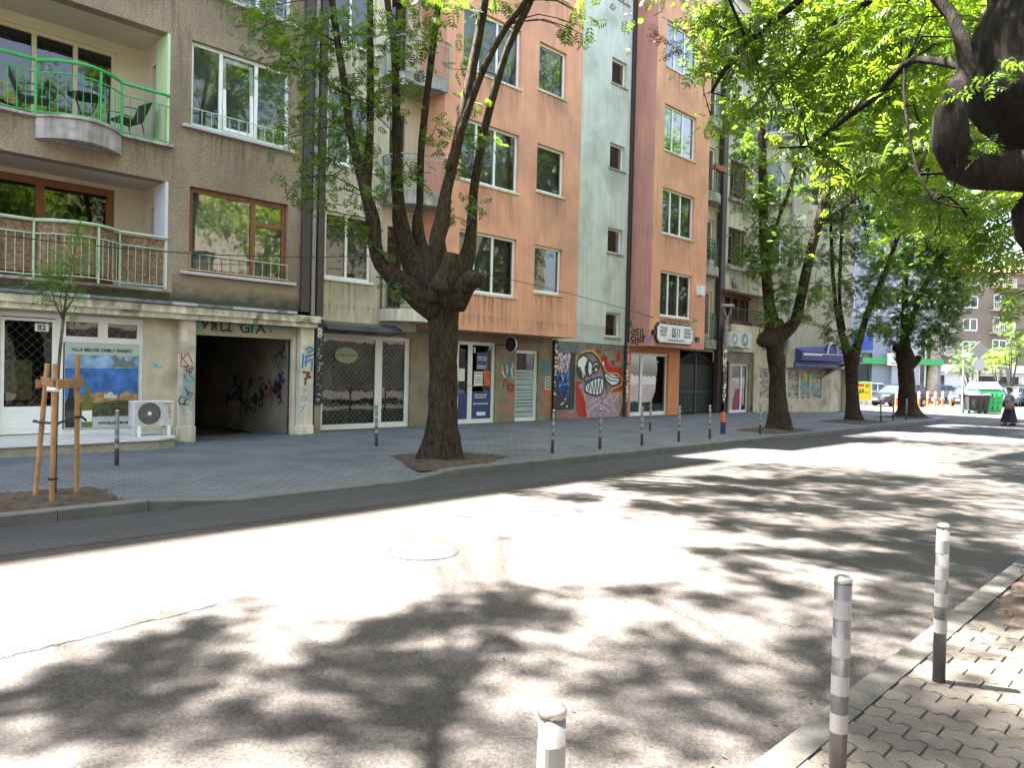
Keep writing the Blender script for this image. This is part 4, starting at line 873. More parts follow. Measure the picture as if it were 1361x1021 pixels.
b = MB(TC); b.wall(0, LC, 2.2, ROOF, 0, cw_); b.build('wall', mat('beige_plaster', (.44,.40,.31), .9, var=.15, vscale=.8, streak=.25, stain=((.36,.30,.2), .5, .5)), CB)['label'] = 'plain beige wall'
for c in cw_: window(CB, 0, *c[:4], M_white, (), .15, .07, M_dark2, T=TC, folds=False)
pz = TC @ Vector((LC,0,0))
b = MB(); b.quad((pz.x,pz.y,0),(pz.x+3,32,0),(pz.x+3,32,ROOF),(pz.x,pz.y,ROOF)); b.poly([(31.62,17.5,ROOF),(34.35,17.5,ROOF),(35,15.7,ROOF),(pz.x,pz.y,ROOF),(pz.x+3,32,ROOF),(31.62,32,ROOF)]); b.quad((31.62,32,0),(pz.x+3,32,0),(pz.x+3,32,ROOF),(31.62,32,ROOF)); b.build('wall', M_cream, CB)
b = MB(); b.tube([(35.0,15.62,ROOF),(35.0,15.62,3.2),(35.0,15.75,2.9),(34.8,16.2,2.5)], .07, 8); b.build('downpipe', M_pipeg, CB)
# first floor terrace closed in with wood and its canopy
b = MB(); b.quad((31.62,16.9,3.85),(34.4,16.9,3.85),(34.4,17.5,3.85),(31.62,17.5,3.85)); b.box(31.62,34.6,16.75,16.9,2.85,4.1); b.build('terrace_parapet', M_cream, CB)
tb = MB()
for x in (31.7,32.4,33.1,33.8,34.45): tb.box(x,x+.12,17.3,17.4,4.1,5.5)
tb.box(31.62,34.6,17.3,17.4,5.4,5.55); tb.box(31.62,34.6,17.3,17.4,4.1,4.35); tb.build('terrace_glazing', M_wood, CB)
b = MB(); b.quad((31.62,17.42,4.1),(34.6,17.42,4.1),(34.6,17.42,5.6),(31.62,17.42,5.6)); b.build('terrace_glass', M_dark, CB)
b = MB(); b.prism([(31.5,16.4,5.5),(34.7,16.3,5.5),(34.7,17.5,5.75),(31.5,17.5,5.75)], (0,0,.06)); b.build('terrace_canopy', mat('grey_sheet', (.22,.2,.18), .6), CB)
r = MB()
for k in range(22): r.bar((31.7+.135*k,16.8,4.1),(31.7+.135*k,16.8,4.85),.009)
r.bar((31.65,16.8,4.85),(34.6,16.8,4.85),.02); r.build('terrace_railing', M_darkrail, CB)
# ground floor shop with a poster window and the chamfered kiosk front
b = MB(); b.wall(31.62, 33.9, -.1, 2.85, 16.9, [(31.75,33.62,-.02,2.28,.25)]); b.build('shop_wall', M_base, CB)
f = sframe(CB, [(31.75,33.62,2.2,2.28,0),(31.75,33.62,-.02,.12,0),(31.75,31.83,.12,2.2,.002),(32.95,33.07,.12,2.2,.002),(33.54,33.62,.12,2.2,.002)], 16.98, M_white)
b = MB(); b.quad((31.83,17.01,.12),(32.95,17.014,.12),(32.95,17.014,2.2),(31.83,17.01,2.2)); b.quad((33.07,17.014,.12),(33.54,17.01,.12),(33.54,17.01,2.2),(33.07,17.014,2.2)); b.build('pane', M_glassm, f)
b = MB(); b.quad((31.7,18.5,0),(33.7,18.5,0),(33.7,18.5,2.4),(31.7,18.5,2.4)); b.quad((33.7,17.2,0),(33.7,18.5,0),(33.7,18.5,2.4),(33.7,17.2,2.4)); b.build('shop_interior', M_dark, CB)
b = MB(); b.flat([(31.83,.12),(32.95,.12),(32.95,1.0),(32.8,1.35),(32.4,1.5),(32.1,1.4),(32.2,2.0),(32.05,2.2),(31.83,2.2)], 17.0, .001); b.build('window_poster', mat('portrait_print', (.46,.36,.33), .6, var=.35, vscale=4), f)
b = MB(); b.flat([(32.2,.13),(32.94,.13),(32.94,1.1),(32.7,1.15),(32.45,1.0),(32.3,.7)], 17.0, .004); b.build('window_poster', mat('claret_print', (.22,.02,.05), .6), f)
TK = frameT((33.9,16.8),(38.5,14.9)); LK = math.hypot(4.6,1.9)
kh = [(.3,4.46,.62,2.16,.12)]
b = MB(TK); b.wall(0, LK, -.1, 3.0, 0, kh); b.quad((0,0,2.9),(LK,0,2.9),(LK+1.8,.6,2.9),(.9,1.4,2.9)); b.quad((LK,0,-.1),(LK+1.6,.8,-.1),(LK+1.6,.8,2.2),(LK,0,2.2)); b.build('kiosk_wall', M_shopwall, CB)
b = MB(TK)
for x in (.3,1.05,2.0,2.08,2.86,3.55,4.38): b.box(x,x+.08,.01,.1,.62,2.16)
b.box(.38,4.38,.012,.098,2.10,2.16); b.box(.38,4.38,.012,.098,.62,.68); b.build('window_frame', M_creamw, CB)
b = MB(TK)
for i in range(16): z = .69+.088*i; b.add([(.36,.09,z),(4.4,.09,z),(4.4,.075,z+.07),(.36,.075,z+.07),(.36,.095,z+.085),(4.4,.095,z+.085)], [(0,1,2,3),(3,2,5,4)])
b.build('roller_shutter', mat('shutter_slats', (.50,.47,.40), .6, var=.1), CB)
b = MB(TK); rn = random.Random(6)
for i in range(80):
    x, z = rn.uniform(.4,4.3), rn.uniform(.75,2.05); b.stroke([(x,z),(x+rn.uniform(-.15,.2),z+rn.uniform(-.2,.2)),(x+rn.uniform(-.1,.3),z+rn.uniform(-.2,.2))], .03, .07)
b.build('graffiti', M_dark2, CB)
b = MB(TK); rn = random.Random(7)
for i in range(26):
    x, z = rn.uniform(3.0,4.3), rn.uniform(.8,1.9); b.stroke([(x,z),(x+rn.uniform(-.1,.3),z+rn.uniform(-.1,.15))], .1, .064)
b.build('graffiti', M_teal, CB)
b = MB(TK); b.flat([(3.2,1.5),(3.8,1.45),(3.7,1.85),(3.3,1.95)], .064, 0); b.build('graffiti', M_yel, CB)
b = MB(TK)
for i in range(16):
    x, z = rn.uniform(1.1,2.4), rn.uniform(.9,1.9); b.stroke([(x,z),(x+rn.uniform(-.1,.3),z+rn.uniform(-.1,.15))], .08, .066)
b.build('graffiti', M_pinks, CB)
cn = MB(TK); cn.prism([(2.1,-.9,2.55),(2.1,-.9,3.0),(2.1,-.1,3.3),(2.1,0,2.55)], (4.0,0,0)); cn.box(2.0,4.9,-.55,-.003,2.2,2.5)
ca = cn.build('canopy', mat('canopy_blue', (.045,.06,.22), .5, var=.15), CB)
b = MB(TK); b.box(2.2,6.0,-.912,-.902,2.86,2.90); b.tube([(4.05+.32*math.cos(a),-.92,2.9+.55*math.sin(a)) for a in [i*math.pi/12 for i in range(13)]], .035, 6); b.box(2.1,4.85,-.557,-.551,2.32,2.335); b.box(2.2,3.4,-.914,-.904,2.8,2.86); b.build('canopy_trim', M_whitep, ca)
b = MB(TK); b.prism([(4.05+.3*math.cos(a),-.91,2.9+.52*math.sin(a)) for a in [i*math.pi/12 for i in range(13)]], (0,.3,0)); b.build('canopy_arch', mat('canopy_blue', (.04,.05,.2), .5), ca)
b = MB(TK); b.prism([(4.6,-.5,2.2),(6.0,-.2,2.5),(6.0,.4,2.5),(4.3,0,1.7)], (0,.05,0)); b.build('soffit', M_dark2, CB)
air_con((30.9,16.35,3.05), 0, 'left white air conditioner on the ledge beside the dark iron gate', .95, .62, False, False)
air_con((32.15,16.5,3.02), 0, 'right white air conditioner with a round dark fan under the wooden terrace', 1.05, .72, False, False)
air_con(tuple(TC @ Vector((.35,-.2,8.95))), -.2, 'white air conditioner high on the corner of the beige wall', .8, .6, False, False)
b = MB(); b.lathe((33.0,17.28,6.15), [(.22,0),(.26,.1),(.22,.18)], 16, 'y'); b.build('vent', M_conc, CB)

# rain streaks and dirt below sills and ledges (fade out downwards)
def stain_mat():
    m = bpy.data.materials.new('rain_dirt'); m.use_nodes = True; n = m.node_tree.nodes; l = m.node_tree.links; n.clear(); o = n.new('ShaderNodeOutputMaterial'); mx = n.new('ShaderNodeMixShader'); t = n.new('ShaderNodeBsdfTransparent'); d = n.new('ShaderNodeBsdfDiffuse'); d.inputs[0].default_value = (.06,.05,.04,1)
    at = n.new('ShaderNodeAttribute'); at.attribute_name = 'fade'; g = n.new('ShaderNodeNewGeometry'); mp = n.new('ShaderNodeMapping'); mp.inputs['Scale'].default_value = (7,7,.5); l.new(g.outputs['Position'], mp.inputs[0]); no = n.new('ShaderNodeTexNoise'); no.inputs['Scale'].default_value = 2.2; no.inputs['Detail'].default_value = 6; l.new(mp.outputs[0], no.inputs['Vector'])
    r = n.new('ShaderNodeMapRange'); l.new(no.outputs[0], r.inputs[0]); r.inputs[1].default_value = .42; r.inputs[2].default_value = .75; r.inputs[3].default_value = 0; r.inputs[4].default_value = .42
    mu = n.new('ShaderNodeMath'); mu.operation = 'MULTIPLY'; l.new(r.outputs[0], mu.inputs[0]); l.new(at.outputs['Fac'], mu.inputs[1]); l.new(mu.outputs[0], mx.inputs[0]); l.new(t.outputs[0], mx.inputs[1]); l.new(d.outputs[0], mx.inputs[2]); l.new(mx.outputs[0], o.inputs[0]); return m
M_stain = stain_mat()
def weathering(par, rects):                      # rects: (x0, x1, z top, length, Y)
    b = MB(); fd = []
    for (x0, x1, zt_, L, Y) in rects:
        N = 6; o_ = len(b.v)
        for i in range(N+1):
            x = x0+(x1-x0)*i/N
            for k, f_ in ((0,1),(1,.45),(2,0)): b.v.append((x, Y-.0022, zt_-L*k/2)); fd.append(f_*(1 if 0 < i < N else .0))
        for i in range(N):
            for k in range(2): b.f.append((o_+i*3+k,o_+i*3+k+1,o_+i*3+k+4,o_+i*3+k+3))
    o = b.build('rain_streaks', M_stain, par); at = o.data.attributes.new('fade', 'FLOAT', 'POINT'); at.data.foreach_set('value', fd); o['kind'] = 'stuff'; return o
weathering(LB, [(w_[0]-.25,w_[1]+.25,w_[2]-.05,1.1,16.9) for w_ in wins]+[(1.1,3.9,z-.01,.7,16.9) for z in (6.4,9.64)]+[(5.5,6.7,z-.01,.8,16.9) for z in (6.4,9.64)]+[(6.5,6.95,9.8,3.2,16.9),(9.3,9.72,12,5,16.9)])
weathering(PB, [(c[0]-.1,c[1]+.1,c[2]-.05,1.3,YF) for c in pw+pw2]+[(13.95,19.9,ROOF,3,YF)]+[(14,19.9,3.35,.47,YF)])
weathering(PB, [(c[0]-.15,c[1]+.2,c[2]-.05,1.3,YB-.03) for c in gw]+[(20,24.2,3.5,.65,YB-.03),(20.0,20.8,9,5,YB-.03)]); weathering(PB, [(c[0]-.1,c[1]+.1,c[2]-.05,1.2,YB) for c in cw]+[(10.4,12.6,3.4,.55,YB),(12.2,12.7,9.5,6,YB)])
weathering(CB, [(32.0,34.3,z,1.2,17.5) for z in (6.7,9.9,13.1,16.3)])
# ============================================================ BACKGROUND BLOCKS ACROSS THE SIDE STREET
IMR = Vector((.697,-.717,0))
def far_frame(px, py): return Matrix((IMR, Vector((.717,.697,0)), Vector((0,0,1)))).transposed().to_4x4(), (px, py)
def FT(x, y):
    M = Matrix((IMR, Vector((.717,.697,0)), Vector((0,0,1)))).transposed().to_4x4(); M.translation = (x, y, 0); return M
M_bank = mat('bank_cladding', (.24,.285,.33), .5, var=.08, vscale=.4); M_bankd = mat('bank_teal_glass', (.05,.12,.14), .15)
BK_ = thing('office_building', (64, 27, 0), 'pale blue and white bank building with a green band behind the trees', 'building')
T = FT(62.6, 24.5)                                # local x is the image-right direction, 65 m away
bw = [(x, x+1.5, z, z+1.9, .25) for z in (7.4,11,14.6,18.2) for x in (.6,3.0,7.5)]
b = MB(T); b.wall(-6, 5.1, -.3, 20, 0, [q for q in bw if q[0] < 4]+[(-2,3.6,.2,3.9,.3)]); b.build('wall', M_bank, BK_)
b = MB(T); b.wall(5.1, 7.3, -.3, 20, -.3, []); b.quad((5.1,-.3,-.3),(5.1,0,-.3),(5.1,0,20),(5.1,-.3,20)); b.build('pier', mat('bank_white', (.38,.41,.44), .5), BK_)
b = MB(T); b.wall(7.3, 9.3, -.3, 20, 0, [q for q in bw if q[0] > 7.2]+[(7.5,8.6,.8,6.2,.2)]); b.quad((-6,0,20),(9.3,0,20),(9.3,10,20),(-6,10,20)); b.quad((9.3,0,-.3),(9.3,14,-.3),(9.3,14,20),(9.3,0,20)); b.build('wall', M_bank, BK_)
for q in bw:
    window(BK_, 0, *q[:4], M_white, ((q[0]+q[1])/2,), .2, .12, M_curt, T=T, folds=False)
window(BK_, 0, -2, 3.6, .2, 3.9, M_bankd, (0,1.6), .25, .15, M_bankd, T=T, folds=False); window(BK_, 0, 7.5, 8.6, .8, 6.2, M_white, (8.05,), .15, .12, M_curt, T=T, folds=False)
b = MB(T); b.box(-4,5.09,-.4,-.01,3.0,3.5); b.box(5.1,7.3,-.42,-.31,3.0,3.5); b.box(7.31,9.25,-.4,-.01,3.0,3.5); b.build('fascia_band', mat('bank_green', (.05,.36,.11), .5), BK_)
b = MB(T); b.box(4.6,5.7,-.6,-.43,2.9,3.9); lg = b.build('bank_sign', M_whitep, BK_)
b = MB(T)
for L in ([(4.95,3.7),(5.15,3.35)],[(5.35,3.7),(5.15,3.35)],[(5.15,3.8),(5.15,3.3)],[(4.85,3.08),(5.45,3.08)]): b.stroke(L, .09, -.6)
b.build('emblem', M_greensp, lg)
b = MB(T); b.box(1.6,3.3,-.7,-.6,4.1,5.4); b.build('wall_sign', mat('sign_blue', (.02,.07,.30), .5), BK_)
b = MB(T)
for z in (6.9,7.3): b.box(-1,5,-1.2,-1.1,z,z+.1)
for x in (-.9,.5,2,3.4,4.9): b.box(x,x+.08,-1.2,-.02,6.8,7.3)
b.build('roof_rail', mat('pale_rail', (.5,.52,.54), .5), BK_)
b = MB(T); b.box(.2,1.0,-.5,-.02,11.0,12.0); b.build('cooling_box', M_white, BK_)
# brown five storey block at the end of the street
M_brown = mat('tan_brown_render', (.21,.168,.125), .9, var=.12, vscale=.3, streak=.12)
BB = thing('apartment_building', (113, 34, 0), 'tan brown five storey block with small stone balconies at the end of the street', 'building')
T = FT(100.5, 41.4); H0 = .3                      # local x in metres = (image x - 1230) / 9.97 at 100 m
cols = [(-6.5,-4.3,1),(-2.2,0,1),(1.9,2.9,0),(4.0,6.5,1),(7.9,10.0,1),(12.0,14.1,0),(16,18,1),(20,22,0),(24,26,1)]
hs_ = []
for r in range(4):
    z = 5.5+3.05*r
    for (a, c, bal) in cols: hs_.append((a,c,z,z+2.0 if bal else z+1.7,.2))
b = MB(T); b.wall(-14, 32, 3.2, 16.4, 0, hs_); b.quad((-14,0,16.4),(32,0,16.4),(32,12,16.4),(-14,12,16.4)); b.quad((-14,12,0),(-14,0,0),(-14,0,16.4),(-14,12,16.4)); b.build('wall', M_brown, BB)
for q in hs_: window(BB, 0, *q[:4], M_white, ((q[0]+q[1])/2,), .15, .16, M_curt, T=T, folds=False)
for r in range(4):
    z = 5.5+3.05*r
    for (a, c, bal) in cols:
        if not bal: continue
        s_ = MB(T); s_.box(a-.5,c+.5,-.9,-.005,z-.3,z-.12); s_.box(a-.5,c+.5,-.9,-.75,z+.75,z+.88)
        n = int((c-a+1)/.28)
        for i in range(n+1): x = a-.45+(c-a+.82)*i/n; s_.box(x,x+.11,-.88,-.78,z-.12,z+.75)
        s_.build('balcony', mat('pale_stone', (.46,.42,.36), .9, var=.12), BB)
b = MB(T); b.wall(-14, 32, -.5, 3.2, .05, [(-4,-1,.5,2.6,.2),(2,3.2,1.4,2.6,.2),(13,18,.3,2.7,.2),(22,28,.3,2.7,.2)]); b.box(-14,4.2,-.25,.04,2.9,3.5); b.box(12,32,-.6,.04,3.0,4.0); b.build('ground_floor', mat('white_render', (.66,.63,.58), .9, var=.05), BB)
for q in ((-4,-1,.5,2.6),(2,3.2,1.4,2.6),(13,18,.3,2.7),(22,28,.3,2.7)): window(BB, .05, *q, M_white, ((q[0]+q[1])/2,), .15, .15, M_dark, T=T, folds=False)
b = MB(T); b.box(-14.2,32,-.4,-.005,16.2,16.5); b.prism([(-14.4,-.5,16.5),(-14.4,5,18.2),(-14.4,10.5,16.5)], (46.8,0,0)); b.build('roof', mat('dull_roof', (.25,.13,.09), .8, var=.2), BB)
for (x, z) in ((7.3,11.35),(10.6,11.35),(3.4,8.2),(-3.2,8.4)):
    o = air_con(tuple(T @ Vector((x,-.25,z))), math.atan2(IMR.y, IMR.x), {7.3:'white air conditioner left of the middle balcony of the brown block', 10.6:'white air conditioner right of the middle balcony of the brown block', 3.4:'white air conditioner beside the pale trunk on the brown block', -3.2:'white air conditioner far left on the brown block'}[x], .85, .7, False, False)
d = thing('satellite_dish', tuple(T @ Vector((7.75,-.6,9.4))), 'white satellite dish on a balcony of the brown block', 'satellite dish'); b = MB(); c = T @ Vector((7.75,-.6,9.4)); b.lathe(tuple(c+Vector((0,0,.0))), [(.05,.1),(.3,.04),(.42,-.06),(.44,-.06),(.3,.07),(.04,.14)], 14, 'y'); b.build('dish', M_white, d); b = MB(); b.tube([tuple(c+Vector((0,.1,0))),tuple(c+Vector((.1,.5,-.3)))], .03, 6); b.build('arm', M_pipeg, d)
# block behind the camera, toned dark to dim its reflection: faces the sun, bounces light and is mirrored in the panes
OB = thing('apartment_building', (12, -9, 0), 'sunlit apartment block behind the viewer mirrored in the window panes', 'building')
oh = [(x, x+1.6, z, z+1.7) for z in (4.2,7.4,10.6,13.8) for x in range(-28, 50, 4)]
b = MB(Matrix.Rotation(math.pi, 4, 'Z')); b.T = Matrix.Translation((12,-15,0)) @ Matrix.Rotation(math.pi, 4, 'Z')
b.wall(-42, 50, -.1, 17, 0, [(x-6,x-4.4,z,z2,.2) for (x,_,z,z2) in oh]); b.quad((-42,0,17),(50,0,17),(50,10,17),(-42,10,17)); b.build('wall', mat('toned_down_render', (.16,.14,.11), .9, var=.1, vscale=.5), OB)
b = MB(Matrix.Translation((12,-15,0)) @ Matrix.Rotation(math.pi, 4, 'Z'))
for (x,_,z,z2) in oh: b.quad((x-6,.2,z),(x-4.4,.2,z),(x-4.4,.2,z2),(x-6,.2,z2))
b.build('window', M_dark, OB)
b = MB(Matrix.Translation((12,-15,0)) @ Matrix.Rotation(math.pi, 4, 'Z')); b.box(-42,50,-.12,-.004,-.05,3.7); b.build('shade_band', mat('shopfront_shade', (.02,.02,.018), .6, var=.6, vscale=.6), OB)  # added dark band: shopfront shade put into colour, darkens the pane reflections
# ============================================================ GROUND
def nodes_mat(name):
    m = bpy.data.materials.new(name); m.use_nodes = True; MATS[name] = m
    return m, m.node_tree.nodes, m.node_tree.links, m.node_tree.nodes['Principled BSDF']
def asphalt():
    m, n, l, b = nodes_mat('asphalt'); geo = n.new('ShaderNodeNewGeometry'); P = geo.outputs['Position']
    def noise(s, d=4):
        t = n.new('ShaderNodeTexNoise'); t.inputs['Scale'].default_value = s; t.inputs['Detail'].default_value = d; l.new(P, t.inputs['Vector']); return t.outputs[0]
    def mr(f, a, b_, c, d): r = n.new('ShaderNodeMapRange'); l.new(f, r.inputs[0]); r.inputs[1].default_value, r.inputs[2].default_value, r.inputs[3].default_value, r.inputs[4].default_value = a, b_, c, d; return r.outputs[0]
    def mul(a, b_): r = n.new('ShaderNodeMath'); r.operation = 'MULTIPLY'; l.new(a, r.inputs[0]); l.new(b_, r.inputs[1]); return r.outputs[0]
    v = n.new('ShaderNodeTexVoronoi'); v.inputs['Scale'].default_value = 75; l.new(P, v.inputs['Vector'])
    sp = mr(v.outputs['Color'], 0, 1, .5, 1.5)
    f = mul(mul(mr(noise(.5, 6), .3, .7, .74, 1.24), mr(noise(6, 5), .3, .7, .9, 1.1)), mul(sp, mr(noise(160, 2), .3, .7, .75, 1.25)))
    mp = n.new('ShaderNodeMapping'); l.new(P, mp.inputs[0]); mp.inputs['Scale'].default_value = (.12, 1.1, 1)
    t = n.new('ShaderNodeTexNoise'); t.inputs['Scale'].default_value = 1.2; l.new(mp.outputs[0], t.inputs['Vector']); f = mul(f, mr(t.outputs[0], .35, .65, .88, 1.1))
    c = n.new('ShaderNodeVectorMath'); c.operation = 'SCALE'; c.inputs[0].default_value = (.044, .0385, .0355); l.new(f, c.inputs['Scale']); l.new(c.outputs[0], b.inputs['Base Color'])
    b.inputs['Roughness'].default_value = .85; b.inputs['Specular IOR Level'].default_value = .3
    bp = n.new('ShaderNodeBump'); bp.inputs['Strength'].default_value = .5; bp.inputs['Distance'].default_value = .006; l.new(sp, bp.inputs['Height']); l.new(bp.outputs[0], b.inputs['Normal'])
    return m
def brick_mat(name, c1, c2, mort, bw_, bh, rough=.85):
    m, n, l, b = nodes_mat(name); geo = n.new('ShaderNodeNewGeometry')
    t = n.new('ShaderNodeTexBrick'); l.new(geo.outputs['Position'], t.inputs['Vector']); t.inputs['Scale'].default_value = 1; t.inputs['Brick Width'].default_value = bw_; t.inputs['Row Height'].default_value = bh
    t.inputs['Mortar Size'].default_value = .011; t.inputs['Mortar Smooth'].default_value = .3; t.inputs['Color1'].default_value = c1+(1,); t.inputs['Color2'].default_value = c2+(1,); t.inputs['Mortar'].default_value = mort+(1,)
    no = n.new('ShaderNodeTexNoise'); no.inputs['Scale'].default_value = .9; no.inputs['Detail'].default_value = 8; l.new(geo.outputs['Position'], no.inputs['Vector'])
    mr = n.new('ShaderNodeMapRange'); mr.inputs[1].default_value = .3; mr.inputs[2].default_value = .7; mr.inputs[3].default_value = .72; mr.inputs[4].default_value = 1.25; l.new(no.outputs[0], mr.inputs[0])
    s_ = n.new('ShaderNodeVectorMath'); s_.operation = 'SCALE'; l.new(t.outputs['Color'], s_.inputs[0]); l.new(mr.outputs[0], s_.inputs['Scale']); l.new(s_.outputs[0], b.inputs['Base Color'])
    bp = n.new('ShaderNodeBump'); bp.inputs['Strength'].default_value = .6; bp.inputs['Distance'].default_value = .01; bp.invert = True; l.new(t.outputs['Fac'], bp.inputs['Height']); l.new(bp.outputs[0], b.inputs['Normal'])
    b.inputs['Roughness'].default_value = rough; return m
M_asph = asphalt(); M_pav = brick_mat('pavement_bricks', (.122,.132,.15), (.10,.109,.126), (.056,.06,.068), .22, .11)
M_kerb = mat('granite_kerb', (.11,.107,.1), .85, var=.2, vscale=3, grain=.15, gscale=60, bump=.3, bscale=50, stain=((.15,.14,.13), .5, 1.5)); M_soil = mat('soil', (.06,.042,.03), .98, var=.4, vscale=6, grain=.4, gscale=40, bump=.8, bscale=25)
def ground(name, b, m): return tag(b.build(name, m, origin=(0,0,0)), kind='structure')
b = MB(); b.quad((-1500,-1500,-.16),(1500,-1500,-.16),(1500,1500,-.16),(-1500,1500,-.16)); ground('ground', b, mat('plain_ground', (.06,.055,.05), .95, var=.2, vscale=.2))
RZ = -.13
b = MB(); b.quad((-80,1.4,RZ),(41,1.4,RZ),(41,9.7,RZ),(-80,9.7,RZ)); b.quad((41,-40,RZ),(160,-40,RZ),(160,90,RZ),(41,90,RZ)); b.quad((36,9.7,RZ),(41,9.7,RZ),(41,60,RZ),(36,60,RZ)); ground('road', b, M_asph)
def kz(x):                                       # kerb height, dropped at the garage drive
    if x < 3.5 or x > 8.5: return 0
    if x < 4.6: return -.105*(x-3.5)/1.1
    if x > 7.6: return -.105*(8.5-x)/.9
    return -.105
def pz_(x, y):
    t = max(0, min(1, (y-9.7)/2.2)); z = kz(x)*(1-t*t*(3-2*t))
    if 6.6 < x < 10 and y > 15.5: z -= .07*min(1, (y-15.5)/1.2)*min(1, (x-6.6)/.5)*min(1,(10-x)/1.5)
    return z
b = MB(); xs = sorted(set([-80,-40,-10]+[i*.35 for i in range(0,34)]+[12,16,20,25,30,34,38])); ys = [9.73+.28*i for i in range(9)]+[12.6,13.6,14.6,15.5,16,16.5,17,17.6,18.2]
vs = [(x,y,pz_(x,y)) for x in xs for y in ys]; ny = len(ys)
b.add(vs, [(i*ny+j,(i+1)*ny+j,(i+1)*ny+j+1,i*ny+j+1) for i in range(len(xs)-1) for j in range(ny-1)])
cr = [(38,9.73)]+[(38+2.6*math.sin(a), 12.33-2.6*math.cos(a)) for a in [i*math.pi/16 for i in range(1,9)]]+[(40.6,26),(38,26)]
b.poly([(x,y,0) for x,y in cr]); o = ground('pavement', b, M_pav)
# kerb of single stones along the far side, bending round the corner
def kerb(path, zf, w_=.15, side=1, L=1.0):
    b = MB(); P = [Vector((x,y,0)) for x,y in path]; seg = []
    for a, c in zip(P, P[1:]):
        n = max(1, round((c-a).length/L))
        for i in range(n): seg.append((a+(c-a)*(i/n), a+(c-a)*((i+1)/n)))
    for a, c in seg:
        d = (c-a).normalized(); nn = Vector((-d.y,d.x,0))*w_*side; g = d*.004; a2, c2 = a+g, c-g; e = nn.normalized()*.012
        za, zc = zf(a.x)+.006, zf(c.x)+.006
        v = []
        for p, z in ((a2,za),(c2,zc)): v += [(p.x,p.y,-.16),(p.x,p.y,z-.015),(p.x+e.x,p.y+e.y,z),(p.x+nn.x,p.y+nn.y,z),(p.x+nn.x,p.y+nn.y,-.16)]
        b.add(v, [(0,1,6,5),(1,2,7,6),(2,3,8,7),(3,4,9,8),(4,3,2,1,0),(5,6,7,8,9)])
    return b
b = kerb([(-40,9.58),(3.5,9.58),(4.6,9.58),(7.6,9.58),(8.5,9.58),(38,9.58)]+[(38+2.75*math.sin(a), 12.33-2.75*math.cos(a)) for a in [i*math.pi/12 for i in range(1,7)]]+[(40.75,26)], kz); ground('kerb', b, M_kerb)
b = kerb([(-30,1.5),(38,1.5)], lambda x: 0, .16, -1); ground('kerb', b, mat('concrete_kerb', (.055,.051,.046), .9, var=.25, vscale=3, grain=.25, gscale=90, bump=.4, bscale=90, stain=((.08,.075,.065), .6, 2)))
# darker asphalt strip beside the kerb
b = MB(); b.quad((-40,8.2,RZ+.004),(41,8.2,RZ+.004),(41,9.575,RZ+.004),(-40,9.575,RZ+.004)); ground('kerbside_strip', b, mat('darker_asphalt', (.031,.031,.034), .85, var=.15, vscale=1, grain=.2, gscale=70, bump=.3, bscale=120))
b = MB(); rn = random.Random(12)
for (pts, w0) in ((([(-1,5.25),(.5,5.33),(1.11,5.38),(1.35,5.41),(1.67,5.42),(1.98,5.49),(2.2,5.48),(2.6,5.54)]), .018), ([(.9,6.0),(1.6,6.05),(2.4,6.02),(3.2,6.06)], .006), ([(4.0,1.9),(3.7,2.3),(3.8,2.9),(4.6,3.4),(5.4,3.6)], .05)):
    P = []
    for (p, q) in zip(pts, pts[1:]):
        for i in range(8): t = i/8; P.append((p[0]+(q[0]-p[0])*t+rn.gauss(0,.008), p[1]+(q[1]-p[1])*t+rn.gauss(0,.008)))
    if w0 > .04: continue
    for i in range(len(P)-1):
        w_ = w0*rn.uniform(.2,.7); b.quad((P[i][0],P[i][1]-w_,RZ+.004),(P[i+1][0],P[i+1][1]-w_*.8,RZ+.004),(P[i+1][0],P[i+1][1]+w_*.8,RZ+.004),(P[i][0],P[i][1]+w_,RZ+.004))
ground('road_crack', b, M_black)
# near pavement: bedding sheet and wavy pavers
b = MB(); b.quad((-30,-12,-.012),(38,-12,-.012),(38,1.345,-.012),(-30,1.345,-.012)); ground('pavement', b, mat('paver_joint', (.035,.03,.025), .95, var=.3, vscale=5))
b = MB(); L_, Hh = .225, .135; rn = random.Random(5); WV = [(0,0),(.10,.016),(.20,.016),(.30,-.016),(.40,-.016),(.5,0),(.6,.016),(.7,.016),(.8,-.016),(.9,-.016),(1,0)]
for j in range(70):
    for i in range(14):
        ox, oy = .9+j*Hh, 1.337-(i+1)*L_+(L_/2 if j % 2 else 0); zz = rn.uniform(-.002,.002); g = .0042
        if ox > 6.05 and oy > -.35 and ox < 9.3: continue
        ring_ = [(ox+g+w_, min(oy+g+(L_-2*g)*t, 1.337)) for t, w_ in WV][::-1]+[(ox+Hh-g+w_, min(oy+g+(L_-2*g)*t, 1.337)) for t, w_ in WV]
        cx, cy = ox+Hh/2, oy+L_/2; N = len(ring_); ins = [(x+(cx-x)*.05, y+(cy-y)*.03) for x,y in ring_]
        o_ = len(b.v); b.v += [(x,y,-.011) for x,y in ring_]+[(x,y,zz-.004) for x,y in ring_]+[(x,y,zz) for x,y in ins]
        for k in range(N):
            k2 = (k+1) % N; b.f += [(o_+k,o_+k2,o_+N+k2,o_+N+k),(o_+N+k,o_+N+k2,o_+2*N+k2,o_+2*N+k)]
        for k in range(10): b.f.append((o_+2*N+k,o_+2*N+k+1,o_+2*N+N-2-k,o_+2*N+N-1-k))
ground('pavers', b, mat('concrete_pavers', (.082,.069,.058), .9, var=.22, vscale=2.5, grain=.18, gscale=120, bump=.3, bscale=150, stain=((.13,.11,.085), .5, 2)))
b = MB(); rn = random.Random(77)
